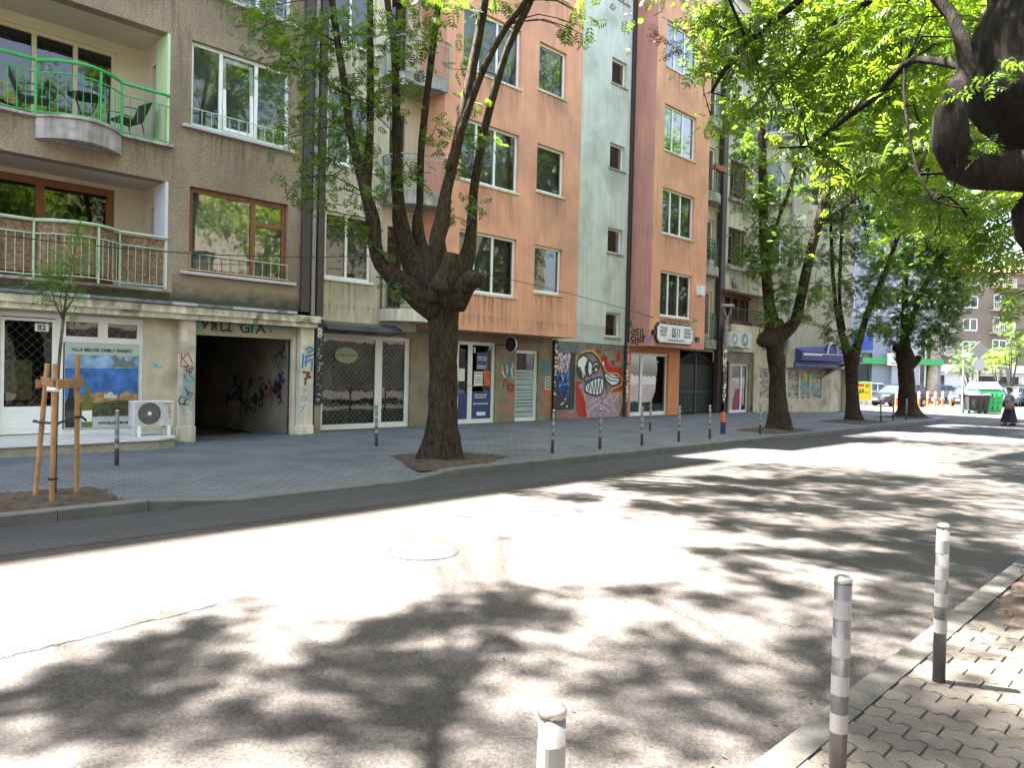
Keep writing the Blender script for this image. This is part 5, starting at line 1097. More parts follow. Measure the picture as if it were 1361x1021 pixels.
def litter(n, x0, x1, y0, y1, zf, s0, s1):
    for i in range(n):
        x, y, a, q = rn.uniform(x0,x1), rn.uniform(y0,y1), rn.uniform(0,6.28), rn.uniform(s0,s1); z = zf(x,y)+.004; c, t = math.cos(a)*q, math.sin(a)*q
        b.add([(x-c,y-t,z),(x+t*.4,y-c*.4,z+q*.3),(x+c,y+t,z+q*.1),(x-t*.4,y+c*.4,z+q*.25)], [(0,1,2,3)])
litter(170, 0, 26, 9.75, 17, pz_, .012, .03); litter(90, 0, 30, 8.9, 9.5, lambda x,y: RZ+.004, .015, .035); litter(110, 1, 9, -1.5, 1.3, lambda x,y: 0, .008, .022); litter(130, 0, 16, 1.6, 8, lambda x,y: RZ, .008, .02); litter(70, 0, 14, 1.51, 1.75, lambda x,y: RZ, .01, .025)
o = b.build('fallen_leaves', mat('dry_litter', (.055,.038,.02), .9, var=.6, vscale=3), origin=(0,0,0)); tag(o, 'small dry fallen leaves scattered over pavement, gutter and road', 'litter', None, 'stuff')
def soil(name, pts, h, seed, cz=0):
    b = MB(); rn = random.Random(seed); cx = sum(p[0] for p in pts)/len(pts); cy = sum(p[1] for p in pts)/len(pts); P = []
    for (p, q) in zip(pts, pts[1:]+pts[:1]):
        for i in range(6): t = i/6; P.append((p[0]+(q[0]-p[0])*t+rn.gauss(0,.025), p[1]+(q[1]-p[1])*t+rn.gauss(0,.025)))
    n = len(P); R_ = [1,.92,.75,.5,.25]; vs = []
    for k, r in enumerate(R_):
        for (x, y) in P: vs.append((cx+(x-cx)*r, cy+(y-cy)*r, cz+(-.02 if k == 0 else .006+h*(1-r)+rn.uniform(0,.02))))
    vs.append((cx,cy,cz+h)); fs = []
    for k in range(len(R_)-1):
        for i in range(n): j = (i+1) % n; fs.append((k*n+i,k*n+j,(k+1)*n+j,(k+1)*n+i))
    for i in range(n): fs.append(((len(R_)-1)*n+i,(len(R_)-1)*n+(i+1)%n,len(vs)-1))
    b.add(vs, fs)
    for i in range(160):                         # loose clods and dry leaves
        a, r = rn.uniform(0,6.28), rn.random()**.5; p = P[int(a/6.28*n) % n]; x, y = cx+(p[0]-cx)*r*1.03, cy+(p[1]-cy)*r*1.03; s_ = rn.uniform(.008,.03); z = cz+.008+h*(1-r)
        b.add([(x-s_,y,z),(x,y-s_,z+s_*.3),(x+s_,y,z),(x,y+s_,z+s_*.4),(x,y,z+s_*rn.uniform(.3,1))], [(0,1,4),(1,2,4),(2,3,4),(3,0,4)])
    return ground(name, b, M_soil)
soil('soil_bed', [(7.95,9.85),(8.7,11.75),(10.1,11.8),(10.7,10.4),(9.5,9.85)], .12, 1); soil('soil_bed', [(1.4,9.8),(3.3,9.8),(3.4,11.0),(2.3,11.15),(1.3,11.1)], .07, 2)
soil('soil_bed', [(21.6,9.9),(24.2,9.9),(24.3,11.4),(21.8,11.4)], .12, 3); soil('soil_bed', [(29.4,10.1),(32.2,10.1),(32.2,11.9),(29.4,11.9)], .1, 4); soil('soil_bed', [(36,10.1),(38.6,10.1),(38.6,12),(36,12)], .1, 6)
soil('soil_bed', [(6.1,-.35),(6.05,.9),(6.5,1.3),(8,1.32),(9.2,1.3),(9.25,-.3)], .05, 5)
mh = thing('manhole_cover', (4.77,5.83,RZ), 'round iron manhole cover set in the sunlit road', 'manhole cover')
b = MB(); b.lathe((4.77,5.83,RZ-.01), [(.36,0),(.36,.016),(.335,.017),(.33,.013)], 40); b.build('rim', mat('cast_iron', (.02,.02,.02), .6, 0, var=.2), mh)
b = MB(); b.lathe((4.77,5.83,RZ-.01), [(.322,0),(.322,.015),(.31,.017)], 40)
for i in range(-4,5):
    for j in range(-4,5):
        if math.hypot(i,j)*.065 < .28: b.bbox(4.77+i*.065-.02,4.77+i*.065+.02,5.83+j*.065-.02,5.83+j*.065+.02,RZ+.007,RZ+.012,.004)
b.build('lid', mat('cast_iron_lid', (.05,.047,.045), .6, 0, var=.2), mh)
mh = thing('manhole_cover', (13.9,12.6,0), 'square paved manhole lid in the pavement before the mural', 'manhole cover')
b = MB(); b.box(13.3,13.33,12.2,13.0,-.01,.006); b.box(14.47,14.5,12.2,13.0,-.01,.006); b.box(13.33,14.47,12.2,12.23,-.01,.006); b.box(13.33,14.47,12.97,13.0,-.01,.006); b.build('rim', M_dark2, mh); b = MB(); b.box(13.335,14.465,12.235,12.965,-.01,.004); b.build('lid', M_kerb, mh)

# ============================================================ BOLLARDS
M_bst = mat('brushed_steel', (.115,.11,.105), .42, .25, var=.12, vscale=30); M_bandw = mat('reflective_white', (.26,.25,.235), .45); M_cap = mat('steel_cap', (.42,.42,.41), .25, .85)
def bollard():
    t = thing('bollard', (0,0,0), 'x', 'bollard'); r = .0335
    b = MB(); b.lathe((0,0,0), [(r,0),(r,.885)], 24); b.build('post', M_bst, t, smooth=False, local=True)
    for p in t.children[0].data.polygons: p.use_smooth = len(p.vertices) == 4
    b = MB(); b.lathe((0,0,.885), [(r+.0015,0),(r+.0015,.014),(r*.92,.021),(r*.7,.027),(r*.35,.030),(.002,.031)], 24); b.build('cap', M_cap, t, smooth=True, local=True)
    for k in range(4):
        b = MB(); z = .285+.152*k; b.lathe((0,0,z), [(r-.002,0),(r+.0012,.0),(r+.0012,.076),(r-.002,.076)], 24); o = b.build('band', M_bandw, t, local=True)
    return t
bol = bollard()
for i, (x, y, lean, lab) in enumerate([
    (1.37,1.17,0,'nearest steel bollard, cut off by the bottom edge of the photo'),(3.08,1.12,0,'steel bollard with white bands in the middle of the near row'),(4.73,1.18,.004,'steel bollard beside the soil of the near tree pit'),
    (4.30,13.17,.01,'grey banded bollard in front of the air conditioner on the step'),(9.65,13.46,.015,'grey banded bollard in front of the lattice shop window'),(11.87,10.32,-.02,'banded kerb bollard just right of the big tree pit'),
    (13.43,10.27,.02,'banded kerb bollard in front of the mural face'),(15.03,10.24,-.02,'banded kerb bollard in front of the left pane of the orange shop'),(16.68,10.25,.01,'banded kerb bollard in front of the dark iron gate edge'),
    (18.19,10.22,-.02,'last banded kerb bollard before the street lamp'),(19.05,12.7,.01,'banded bollard behind the foot of the street lamp'),(21.2,10.25,.02,'banded bollard just left of the second tree trunk'),(32.6,14.9,0,'banded bollard half hidden behind the second tree trunk'),
    (31.53,10.21,.04,'leaning banded bollard right of the third tree trunk'),(33.56,10.39,.03,'banded bollard left of the fourth tree trunk'),(35.17,10.37,0,'banded bollard in front of the fourth tree trunk')]):
    o = bol if i == 0 else copy_tree(bol); o.location = (x,y,0); o.rotation_euler = (lean*.4, lean, i*.7); o.scale.z = .985 if i in (0, 2) else 1; o['label'] = lab; o['group'] = 'banded steel bollards along the kerbs'
def orange_post():
    t = thing('delineator_post', (0,0,0), 'x', 'traffic post')
    b = MB(); b.lathe((0,0,0), [(.2,0),(.2,.04),(.09,.06)], 16); b.build('base', M_orange, t, local=True); b = MB(); b.lathe((0,0,.05), [(.075,0),(.07,.7),(.05,.72)], 14); b.build('post', mat('orange_plastic', (.75,.13,.03), .5), t, local=True)
    for z in (.45,.62): b = MB(); b.lathe((0,0,z), [(.075,0),(.078,.005),(.078,.09),(.073,.095)], 14); b.build('band', M_whitep, t, local=True)
    return t
op = orange_post()
for i, (u, lab) in enumerate([((46.55,17.55),'orange post on the sunlit corner left of the third trunk'),((54.27,16.64),'orange post in front of the black car left of the fourth trunk'),((54.88,15.42),'orange post just right of the fourth trunk'),((56.4,15.3),'second orange post right of the fourth trunk'),((58.4,14.9),'orange post at the foot of the pale trunk'),((59.6,14.7),'orange post right of the pale trunk'),((57.4,15.1),'orange post between the fourth and pale trunks'),((60.94,14.28),'orange post in front of the dark car left of the bins')]):
    o = op if i == 0 else copy_tree(op); o.location = (u[0],u[1],RZ); o.scale = (1.0,1.0,1.45); o['label'] = lab; o['group'] = 'orange posts round the parking place'

# ============================================================ STREET LAMP, CABLE, SAPLING WITH STAKES
lp = thing('street_lamp', (20.12,10.88,0), 'slim street lamp plastered with stickers, orange paint low on its post', 'street lamp')
b = MB(); b.tube([(20.12,10.88,.9),(20.13,10.87,2.4),(20.16,10.86,3.45)], [.055,.05,.04], 12); b.build('post', mat('stickered_post', (.13,.115,.115), .6, var=.5, vscale=7, grain=.4, gscale=30), lp, smooth=True)
b = MB(); b.lathe((20.12,10.88,0), [(.075,0),(.075,.35)], 12); b.build('base', M_dblue, lp); b = MB(); b.lathe((20.12,10.88,.35), [(.07,0),(.07,.28),(.055,.29)], 12); b.build('painted_band', M_orange, lp)
b = MB(); b.bar((20.14,10.865,3.4),(20.06,10.95,3.74),.016); b.bar((20.16,10.86,3.4),(20.26,10.78,3.74),.016); b.build('bracket', M_pipeg, lp)
b = MB(); b.T = Matrix.Translation((20.16,10.86,3.74)) @ Matrix.Rotation(-.8, 4, 'Z'); b.bbox(-.17,.17,-.11,.11,0,.07,.02); b.build('lamp_head', mat('lamp_grey', (.22,.22,.22), .5), lp)
b = MB(); rn = random.Random(17)
for i in range(34):
    a, z = rn.uniform(2.6,5.6), rn.uniform(.95,2.5); s_ = rn.uniform(.02,.05); r = .058; c1, c2 = a-.3, a+.3
    b.add([(20.12+r*math.cos(c1),10.88+r*math.sin(c1),z-s_),(20.12+r*math.cos(c2),10.88+r*math.sin(c2),z-s_),(20.12+r*math.cos(c2),10.88+r*math.sin(c2),z+s_),(20.12+r*math.cos(c1),10.88+r*math.sin(c1),z+s_)], [(0,1,2,3)])
b.build('stickers', M_whitep, lp)
def sag(a, c, s_, n=24): return [tuple(Vector(a).lerp(Vector(c), i/n)-Vector((0,0,s_*4*(i/n)*(1-i/n)))) for i in range(n+1)]
b = MB(); P = sag((-9,16.0,4.3),(3.28,16.0,3.92),.05)[:-1]+sag((3.28,16.0,3.92),(11.56,15.9,4.62),.18)[:-1]+sag((11.56,15.9,4.62),(24.6,16.38,3.9),-.15)
b.tube(P, .011, 5); o = b.build('cable', M_black); tag(o, 'thin black cable slung along the house fronts', 'cable')

M_stake = mat('varnished_pine', (.32,.18,.075), .55, var=.25, vscale=8, streak=.25, stain=((.28,.11,.03), .6, 4))
st = thing('tree_stakes', (2.65,10.3,0), 'three golden timber stakes with crossbars and black straps round a sapling', 'tree stakes')
tops = [((2.49,10.44),(2.60,10.42),1.66),((2.57,10.05),(2.59,10.05),1.66),((2.94,10.43),(2.93,10.42),1.78)]
for (p, q, h) in tops:
    b = MB(); b.tube([(p[0],p[1],-.02),(q[0],q[1],h-.012),(q[0],q[1],h)], [.029,.029,.024], 12); b.build('post', M_stake, st)
b = MB(); b.T = None
def plank(a, c, h, t): # upright plank between two plan points
    d = Vector((c[0]-a[0],c[1]-a[1],0)).normalized(); nn = Vector((-d.y,d.x,0))*t/2; z0, z1 = a[2], a[2]+h; A = Vector((a[0],a[1],0))-d*.04; B_ = Vector((c[0],c[1],0))+d*.04
    m = MB(); m.prism([tuple(A-nn+Vector((0,0,z0))),tuple(B_-nn+Vector((0,0,c[2]))),tuple(B_-nn+Vector((0,0,c[2]+h))),tuple(A-nn+Vector((0,0,z1)))], tuple(nn*2)); return m
plank((2.62,10.01,1.36),(2.96,10.38,1.38),.11,.03).build('crossbar', M_stake, st); plank((2.53,10.46,1.36),(2.91,10.47,1.38),.10,.03).build('crossbar', M_stake, st); plank((2.545,10.03,1.38),(2.56,10.44,1.40),.1,.03).build('crossbar', M_stake, st)
b = MB(); b.tube([(2.50,10.02,1.36),(2.56,9.99,1.355),(2.62,10.02,1.35)], .028, 8); b.build('tag', M_whitep, st)
for pth_ in ([(2.50,10.48,.96),(2.46,10.41,.96),(2.52,10.33,.95),(2.66,10.22,.94),(2.70,10.27,.94)],[(2.70,10.24,.95),(2.80,10.3,.97),(2.9,10.37,1.0),(2.985,10.41,1.0),(3.05,10.48,.95)],[(2.53,10.04,.30),(2.57,10.0,.30),(2.62,10.04,.30)],[(2.61,10.05,.93),(2.66,10.2,.94)]):
    b = MB(); b.tube(pth_, .016, 6); b.build('strap', M_black, st)
# ============================================================ TREES
def cr_path(pts, step=.12):                      # smooth resampled path with radius, noise lumps come from bark()
    P = [Vector(p[:3]) for p in pts]; Rr = [p[3] for p in pts]; out = []
    for i in range(len(P)-1):
        p0, p1, p2, p3 = P[max(i-1,0)], P[i], P[i+1], P[min(i+2,len(P)-1)]; n = max(1, int((p2-p1).length/step))
        for k in range(n):
            t = k/n; q = .5*((2*p1)+(p2-p0)*t+(2*p0-5*p1+4*p2-p3)*t*t+(3*p1-p0-3*p2+p3)*t**3); out.append((q, Rr[i]+(Rr[i+1]-Rr[i])*t))
    out.append((P[-1], Rr[-1])); return out
class Wood(MB):
    def limb(s, pts, n=10, lump=.12, step=.12, freq=2.2, flare=0):
        C = cr_path(pts, step); o = len(s.v); s.tube([c[0] for c in C], [max(c[1],.003) for c in C], n)
        for i in range(o, len(s.v)):
            ri = min((i-o)//n, len(C)-1); c, r = C[ri]; p = Vector(s.v[i]); d = p-c; a = math.atan2(d.y, d.x)
            f = .97+lump*.9*mnoise.noise(p*1.9+Vector((3.3,1.7,.4)))+lump*.5*mnoise.noise(p*5.3)
            if r > .05: f += .055*mnoise.noise(Vector((math.cos(a)*3.2, math.sin(a)*3.2, p.z*.9)))+.035*mnoise.noise(Vector((math.cos(a)*7, math.sin(a)*7, p.z*1.6+5)))
            if flare and p.z < 1.1: f += flare*max(0,1-max(p.z,0)/1.1)**2.2*(1+.6*math.sin(a*5+1)+.3*math.sin(a*3))
            s.v[i] = tuple(c+d*f)
def bark_mat(name, dark, light):
    m = bpy.data.materials.new(name); m.use_nodes = True; n = m.node_tree.nodes; l = m.node_tree.links; b_ = n['Principled BSDF']; b_.inputs['Roughness'].default_value = .95; b_.inputs['Specular IOR Level'].default_value = .2
    g = n.new('ShaderNodeNewGeometry'); mp = n.new('ShaderNodeMapping'); l.new(g.outputs['Position'], mp.inputs[0]); mp.inputs['Scale'].default_value = (1,1,.28)
    def no(s_, v, d=6):
        t = n.new('ShaderNodeTexNoise'); t.inputs['Scale'].default_value = s_; t.inputs['Detail'].default_value = d; t.inputs['Roughness'].default_value = .65; l.new(v, t.inputs['Vector']); return t.outputs[0]
    def mr(f, a, b2, c, d): r = n.new('ShaderNodeMapRange'); l.new(f, r.inputs[0]); r.inputs[1].default_value, r.inputs[2].default_value, r.inputs[3].default_value, r.inputs[4].default_value = a, b2, c, d; return r.outputs[0]
    f = no(24, mp.outputs[0]); big = no(1.6, g.outputs['Position'], 4)
    mx = n.new('ShaderNodeMix'); mx.data_type = 'RGBA'; l.new(mr(f, .38, .66, 0, 1), mx.inputs[0]); mx.inputs[6].default_value = dark+(1,); mx.inputs[7].default_value = light+(1,)
    m2 = n.new('ShaderNodeMix'); m2.data_type = 'RGBA'; l.new(mr(big, .5, .68, 0, .5), m2.inputs[0]); l.new(mx.outputs[2], m2.inputs[6]); m2.inputs[7].default_value = (light[0]*.75, light[1]*.95, light[2]*.7, 1); l.new(m2.outputs[2], b_.inputs['Base Color'])
    bp = n.new('ShaderNodeBump'); bp.inputs['Strength'].default_value = 1; bp.inputs['Distance'].default_value = .05; l.new(f, bp.inputs['Height']); l.new(bp.outputs[0], b_.inputs['Normal']); return m
M_bark = bark_mat('ash_bark', (.013,.0093,.0065), (.072,.05,.034)); M_barkl = bark_mat('grey_bark', (.06,.05,.04), (.19,.16,.12))
M_barkp = mat('pale_plane_bark', (.42,.35,.27), .95, var=.3, vscale=1.5, bump=.5, bscale=10)
L_main = leaf_mat('ash_leaves', (.031,.072,.018), (.09,.152,.029), (2.6,2.5,.9)); L_fresh = leaf_mat('bright_leaves', (.053,.113,.02), (.13,.195,.032), (2.6,2.4,.8)); L_dark = leaf_mat('dark_leaves', (.024,.06,.014), (.06,.11,.02), (2.4,2.5,.9))
L_sap = leaf_mat('sapling_leaves', (.05,.12,.03), (.10,.19,.04), (2.2,2.2,1))
LIT = [[(-4,5.6),(2.6,5.62),(3.0,4.55),(4.3,4.65),(4.9,4.0),(6.3,4.5),(8.1,5.35),(8.4,6.6),(8.0,7.9),(-4,7.9)], [(15.5,4.2),(20,4.4),(28,3.6),(30,6.5),(27,7.7),(17.5,7.6)]]
def inside(x, y, poly):
    r = False; j = len(poly)-1
    for i in range(len(poly)):
        (xi,yi),(xj,yj) = poly[i], poly[j]
        if (yi > y) != (yj > y) and x < (xj-xi)*(y-yi)/(yj-yi)+xi: r = not r
        j = i
    return r
def template(nl, wide):
    v = []; pairs = (nl-1)//2
    def leaflet(bx, ang, ln, dr):
        c, s_ = math.cos(ang), math.sin(ang); w_ = ln*wide
        for (a, o_, z) in ((0,0,0),(.45,-w_/ln,.02),(1,0,-dr),(.45,w_/ln,.02)): v.append((bx+(a*c-o_*s_)*ln, (a*s_+o_*c)*ln, z*ln-.10*bx*bx))
    for k in range(pairs):
        bx = .28+.56*k/max(1,pairs-1); ln = .40*(1-.25*abs(k/max(1,pairs-1)-.4))
        leaflet(bx, 1.0, ln, .25); leaflet(bx, -1.0, ln, .25)
    leaflet(.80, 0, .36, .3)
    # thin stalk
    v.extend([(0,-.008,0),(.85,-.006,-.07),(.85,.006,-.07),(0,.008,0)])
    return np.array(v)
def leaves(name, par, clusters, size, dens, m, seed, nl=9, wide=.17, lit=True, flat=.75, cap=9000):
    """one mesh of compound leaves: clusters are (x, y, z, radius)"""
    rs = np.random.RandomState(seed); T = template(nl, wide); nv = len(T); Ps = []
    for c in clusters:
        n = max(4, int(dens*c[3]**2*(c[4] if len(c) > 4 else 1))); q = rs.normal(0, .5, (n,3))*c[3]; q[:,2] *= flat; Ps.append(q+np.array(c[:3]))
    P = np.concatenate(Ps)
    if lit:
        k = np.array([not any(inside(p[0]+.2*p[2], p[1]-.374*p[2], g) for g in LIT) for p in P]) | (rs.rand(len(P)) < .05); P = P[k]
    if len(P) > cap: P = P[rs.permutation(len(P))[:cap]]
    n = len(P); a = rs.rand(n)*2*np.pi; el = rs.normal(-.35, .45, n)
    X = np.stack([np.cos(a)*np.cos(el), np.sin(a)*np.cos(el), np.sin(el)], 1); U = np.array([0,0,1.])+rs.normal(0,.45,(n,3)); Y = np.cross(U, X); Y /= np.linalg.norm(Y,axis=1)[:,None]; Z = np.cross(X, Y)
    S = size*rs.uniform(.7,1.25,n); o0 = np.array(ORG[par.name])
    V = (P-o0)[:,None,:]+S[:,None,None]*(T[None,:,0:1]*X[:,None,:]+T[None,:,1:2]*Y[:,None,:]+T[None,:,2:3]*Z[:,None,:])
    V = V.reshape(-1,3).astype(np.float32); nf = len(V)//4
    me = bpy.data.meshes.new(name); me.vertices.add(len(V)); me.vertices.foreach_set('co', V.ravel()); me.loops.add(len(V)); me.loops.foreach_set('vertex_index', np.arange(len(V), dtype=np.int32))
    me.polygons.add(nf); me.polygons.foreach_set('loop_start', np.arange(nf, dtype=np.int32)*4)
    try: me.polygons.foreach_set('loop_total', np.full(nf, 4, dtype=np.int32))
    except Exception: pass
    at = me.attributes.new('tint', 'FLOAT', 'POINT'); tn = np.clip(np.repeat(rs.rand(n)*.7, nv)+np.repeat(rs.rand(n*nv//4)*.35, 4), 0, 1); at.data.foreach_set('value', tn.astype(np.float32))
    me.update(calc_edges=True); me.materials.append(m); o = bpy.data.objects.new(name, me); col.objects.link(o); o.parent = par; ORG[o.name] = ORG[par.name]; return o
def twigs(wood, anchors, clusters, seed, r0=.02, k=1, droop=.15):
    rn = random.Random(seed); A = [Vector(a[:3]) for a in anchors]
    for c in clusters:
        p = Vector(c[:3]); q = min(A, key=lambda a: (a-p).length+max(0, a.z-p.z)*.6); L = (p-q).length
        mid = q.lerp(p, .5)+Vector((rn.gauss(0,.1),rn.gauss(0,.1),.12*L+rn.gauss(0,.05)))
        wood.limb([(*q, min(r0,.008+.006*L)),(*mid, min(r0*.7,.006+.004*L)),(*p, .005)], 5, .05, .25)
        for j in range(k):
            e = p+Vector((rn.gauss(0,1),rn.gauss(0,1),rn.gauss(-.2,.6)))*c[3]*.7; wood.limb([(*mid.lerp(p,.6), .006),(*p.lerp(e,.5), .005),(*e, .003)], 4, 0, .3)
def tree(name, loc, label, limbs, clusters, size, dens, lm, seed, bark=None, grp='tall ash trees lining the street', n=12, fl=.35, tw=True, cap=9000, lit=True, flat=.75):
    t = thing(name, loc, label, 'tree', grp); wd = Wood()
    for i, lb in enumerate(limbs): wd.limb(lb, n if i == 0 else 9, .14 if i == 0 else .10, .1 if i == 0 else .14, flare=fl if i == 0 else 0)
    wd.build('trunk', bark or M_bark, t, smooth=True)
    if tw:
        anchors = [c[0] for lb in limbs for c in cr_path(lb, .5)]; br = Wood(); twigs(br, anchors, clusters, seed); br.build('branches', bark or M_bark, t, smooth=True)
    leaves('crown', t, clusters, size, dens, lm, seed, cap=cap, lit=lit, flat=flat); return t
def blob(n, c, r, seed, rr=(.6,1.0), keep=None, dm=1):
    rn = random.Random(seed); out = []
    while len(out) < n:
        p = (rn.uniform(-1,1), rn.uniform(-1,1), rn.uniform(-1,1)); d = math.sqrt(sum(a*a for a in p))
        if .35 < d < 1:
            q = (c[0]+p[0]*r[0], c[1]+p[1]*r[1], c[2]+p[2]*r[2], rn.uniform(*rr))
            if keep is None or keep(q): out.append(q+(dm,))
    return out
def under(q): return q[2] > 1.8+.62*max(.8,(q[0]*.717+q[1]*.697)) 
SH = [(2.169,5.566,0.079),(2.575,5.636,0.072),(2.662,5.625,0.054),(2.217,5.084,0.213),(1.775,4.912,0.244),(1.499,4.678,0.203),(1.244,4.694,0.216),(1.068,4.655,0.188),(1.684,4.361,0.177),(1.903,4.462,0.139),(1.192,4.292,0.12),(1.225,4.034,0.115),(1.32,3.734,0.111),(1.551,3.959,0.141),(1.759,3.649,0.138),(1.873,3.542,0.119),(1.946,3.362,0.117),(2.156,3.65,0.096),(2.797,4.167,0.178),(3.161,4.238,0.244),(3.422,4.221,0.224),(3.912,4.262,0.18),(3.836,3.965,0.229),(4.115,3.957,0.178),(2.72,3.716,0.165),(2.931,3.605,0.168),(3.067,3.399,0.142),(2.513,3.905,0.141),(2.623,3.22,0.171),(2.41,3.286,0.125),(2.422,3.032,0.12),(2.733,3.118,0.129),(2.035,3.014,0.111),(3.42,3.419,0.151),(2.714,2.645,0.108),(2.577,2.456,0.111),(5.274,6.538,0.095),(5.469,6.642,0.08),(5.358,7.152,0.064),(5.98,6.087,0.115),(5.737,5.658,0.108),(5.703,5.451,0.09),(6.238,7.049,0.087),(2.599,5.424,0.059),(2.004,4.884,0.151),(1.471,4.283,0.126),(1.034,4.212,0.115),(1.789,3.99,0.084),(2.139,4.247,0.07),(2.132,3.949,0.078),(2.376,4.03,0.094)]+[(4.302,4.04,0.168),(4.226,3.61,0.158),(3.634,3.404,0.129),(3.545,2.956,0.12),(5.152,3.565,0.128),(5.419,3.476,0.131),(3.986,2.899,0.127),(4.422,2.889,0.135),(4.494,2.627,0.131),(4.344,2.396,0.137),(4.03,2.514,0.121),(3.721,2.559,0.116),(4.034,2.196,0.115),(3.989,1.952,0.121),(3.729,1.933,0.105),(3.625,2.156,0.085),(3.466,2.303,0.106),(3.545,2.571,0.09),(3.262,2.492,0.106),(3.829,1.718,0.103),(3.723,1.587,0.098),(3.519,1.778,0.098),(3.345,1.94,0.098),(3.134,2.031,0.095),(2.994,2.162,0.095),(2.957,2.303,0.087),(4.991,1.988,0.129),(5.472,2.157,0.113),(5.054,2.12,0.106),(6.189,2.109,0.153),(6.912,2.169,0.168),(4.836,1.777,0.122),(4.486,1.781,0.116),(6.361,2.962,0.172),(6.285,2.718,0.166),(6.702,3.357,0.185),(7.038,3.873,0.201),(5.475,3.141,0.127),(5.671,2.969,0.127),(4.675,4.128,0.129),(4.535,4.399,0.164)]
SH2 = [(8.087,7.648,0.288),(8.471,6.922,0.339),(10.002,7.128,0.377),(10.275,6.428,0.429),(12.063,6.679,0.482),(12.422,5.839,0.537),(13.625,5.523,0.493),(13.893,4.738,0.549),(15.07,4.454,0.432),(8.842,5.835,0.377),(9.101,5.259,0.37),(9.955,4.955,0.439),(10.329,4.281,0.431),(11.343,3.858,0.448),(12.444,3.398,0.468),(7.343,6.316,0.225),(7.73,5.676,0.246),(8.466,4.46,0.333),(8.596,3.784,0.319),(8.93,3.24,0.314),(9.722,2.854,0.325),(10.3,2.376,0.281),(8.099,2.551,0.236),(7.623,2.758,0.23),(7.701,3.097,0.239),(7.484,3.495,0.243),(6.737,5.321,0.155),(8.765,2.193,0.243),(9.745,2.053,0.262),(11.152,5.758,0.373),(12.12,4.538,0.368),(11.385,2.724,0.313)]
SH3 = [(4.145,1.282,0.121),(3.956,1.115,0.113),(4.374,1.071,0.121),(4.155,0.93,0.113),(4.467,0.864,0.119),(4.246,0.739,0.111),(3.763,0.993,0.106),(3.64,1.205,0.108),(3.882,0.835,0.105),(4.629,1.375,0.111),(4.646,1.179,0.086),(4.896,0.915,0.086),(3.901,1.276,0.096),(3.999,0.678,0.104),(3.73,1.325,0.094),(4.072,1.412,0.091),(5.115,1.412,0.097),(3.447,1.289,0.088)]
def canopy(spots, seed):                         # leaf clusters that the sun would throw on these spots of the road
    rn = random.Random(seed); out = []
    for (x, y, r) in spots:
        for h in [9.4, 8.6, 10.2, 11, 7.8, 12, 13, 14.2, 15.5]:
            h += rn.uniform(-.4,.4); q = (x-.2*h, y+.374*h, h, r*1.05)
            if under(q): out.append(q); break
    return out
CP = canopy(SH2, 45); CPA = [q+(5,) for q in CP if q[0] < 11.5]; CPB = [q+(4.2,) for q in CP if q[0] >= 11.5]
# --- the big pollarded tree
T1L = [[(9.071,10.57,-0.066,0.354),(9.069,10.581,0.324,0.312),(9.066,10.601,1.021,0.269),(9.072,10.615,1.857,0.258),(9.069,10.635,2.554,0.269),(9.058,10.657,2.972,0.365),(9.027,10.697,3.319,0.498),(9.007,10.727,3.639,0.393)],
 [(9.029,10.683,2.831,0.351),(8.693,10.891,3.063,0.295),(8.309,11.005,3.294,0.186),(8.02,11.165,3.572,0.145),(7.884,11.17,3.919,0.13),(7.864,11.201,4.308,0.13),(7.778,11.301,4.788,0.117),(7.72,11.369,5.122,0.105),(7.52,11.449,5.852,0.077),(7.405,11.439,6.494,0.07),(7.3,11.57,7.404,0.064),(7.223,11.668,8.156,0.058),(7.173,11.738,8.948,0.038)],
 [(7.778,11.3,4.748,0.091),(7.853,11.381,5.326,0.085),(7.936,11.461,6.213,0.065),(7.985,11.608,8.417,0.06),(8.017,11.76,10.125,0.047)],
 [(9.029,10.689,3.04,0.325),(8.847,11.027,3.365,0.272),(8.761,11.271,3.824,0.205),(8.701,11.49,4.404,0.165),(8.72,11.629,5.01,0.125),(8.757,11.755,5.884,0.084),(8.791,11.908,7.672,0.077),(8.766,12.1,8.588,0.064),(8.729,12.311,9.797,0.058)],
 [(8.847,11.027,3.365,0.218),(9.055,11.256,3.86,0.166),(9.067,11.396,4.191,0.14),(9.108,11.508,4.629,0.106),(9.2,11.563,4.899,0.078),(9.279,11.653,6.042,0.071),(9.46,11.651,7.678,0.07),(9.633,11.65,9.037,0.066),(9.765,11.692,10.442,0.051)],
 [(8.899,10.534,2.953,0.32),(8.812,10.496,3.611,0.186),(8.727,10.451,4.043,0.152),(8.782,10.401,4.329,0.157),(8.827,10.367,4.845,0.118),(8.91,10.295,5.362,0.099),(9.093,10.138,6.654,0.092),(9.267,9.993,8.027,0.081),(9.34,9.936,8.774,0.065),(9.467,9.836,9.997,0.053)],
 [(8.797,10.265,5.28,0.078),(8.878,10.055,5.925,0.071),(9.02,9.786,6.76,0.064),(9.087,9.583,7.173,0.062),(9.242,9.293,7.713,0.057),(9.386,9.011,8.087,0.053),(9.676,8.597,9.205,0.037)],
 [(9.24,10.62,3.195,0.299),(9.481,10.527,3.707,0.178),(9.616,10.544,4.179,0.117),(9.712,10.603,4.742,0.105),(9.73,10.595,5.173,0.09),(9.826,10.517,6.037,0.083),(9.953,10.405,6.815,0.076),(10.097,10.138,7.826,0.071),(10.392,9.858,8.733,0.067),(10.685,9.584,9.882,0.048)],
 [(8.977,10.31,2.948,0.318),(8.984,10.023,3.23,0.261),(9.056,9.808,3.33,0.181),(9.133,9.655,3.275,0.116)],
 [(8.75,10.261,3.128,0.286),(8.776,10.1,3.521,0.207),(8.812,10.068,3.749,0.181)]]
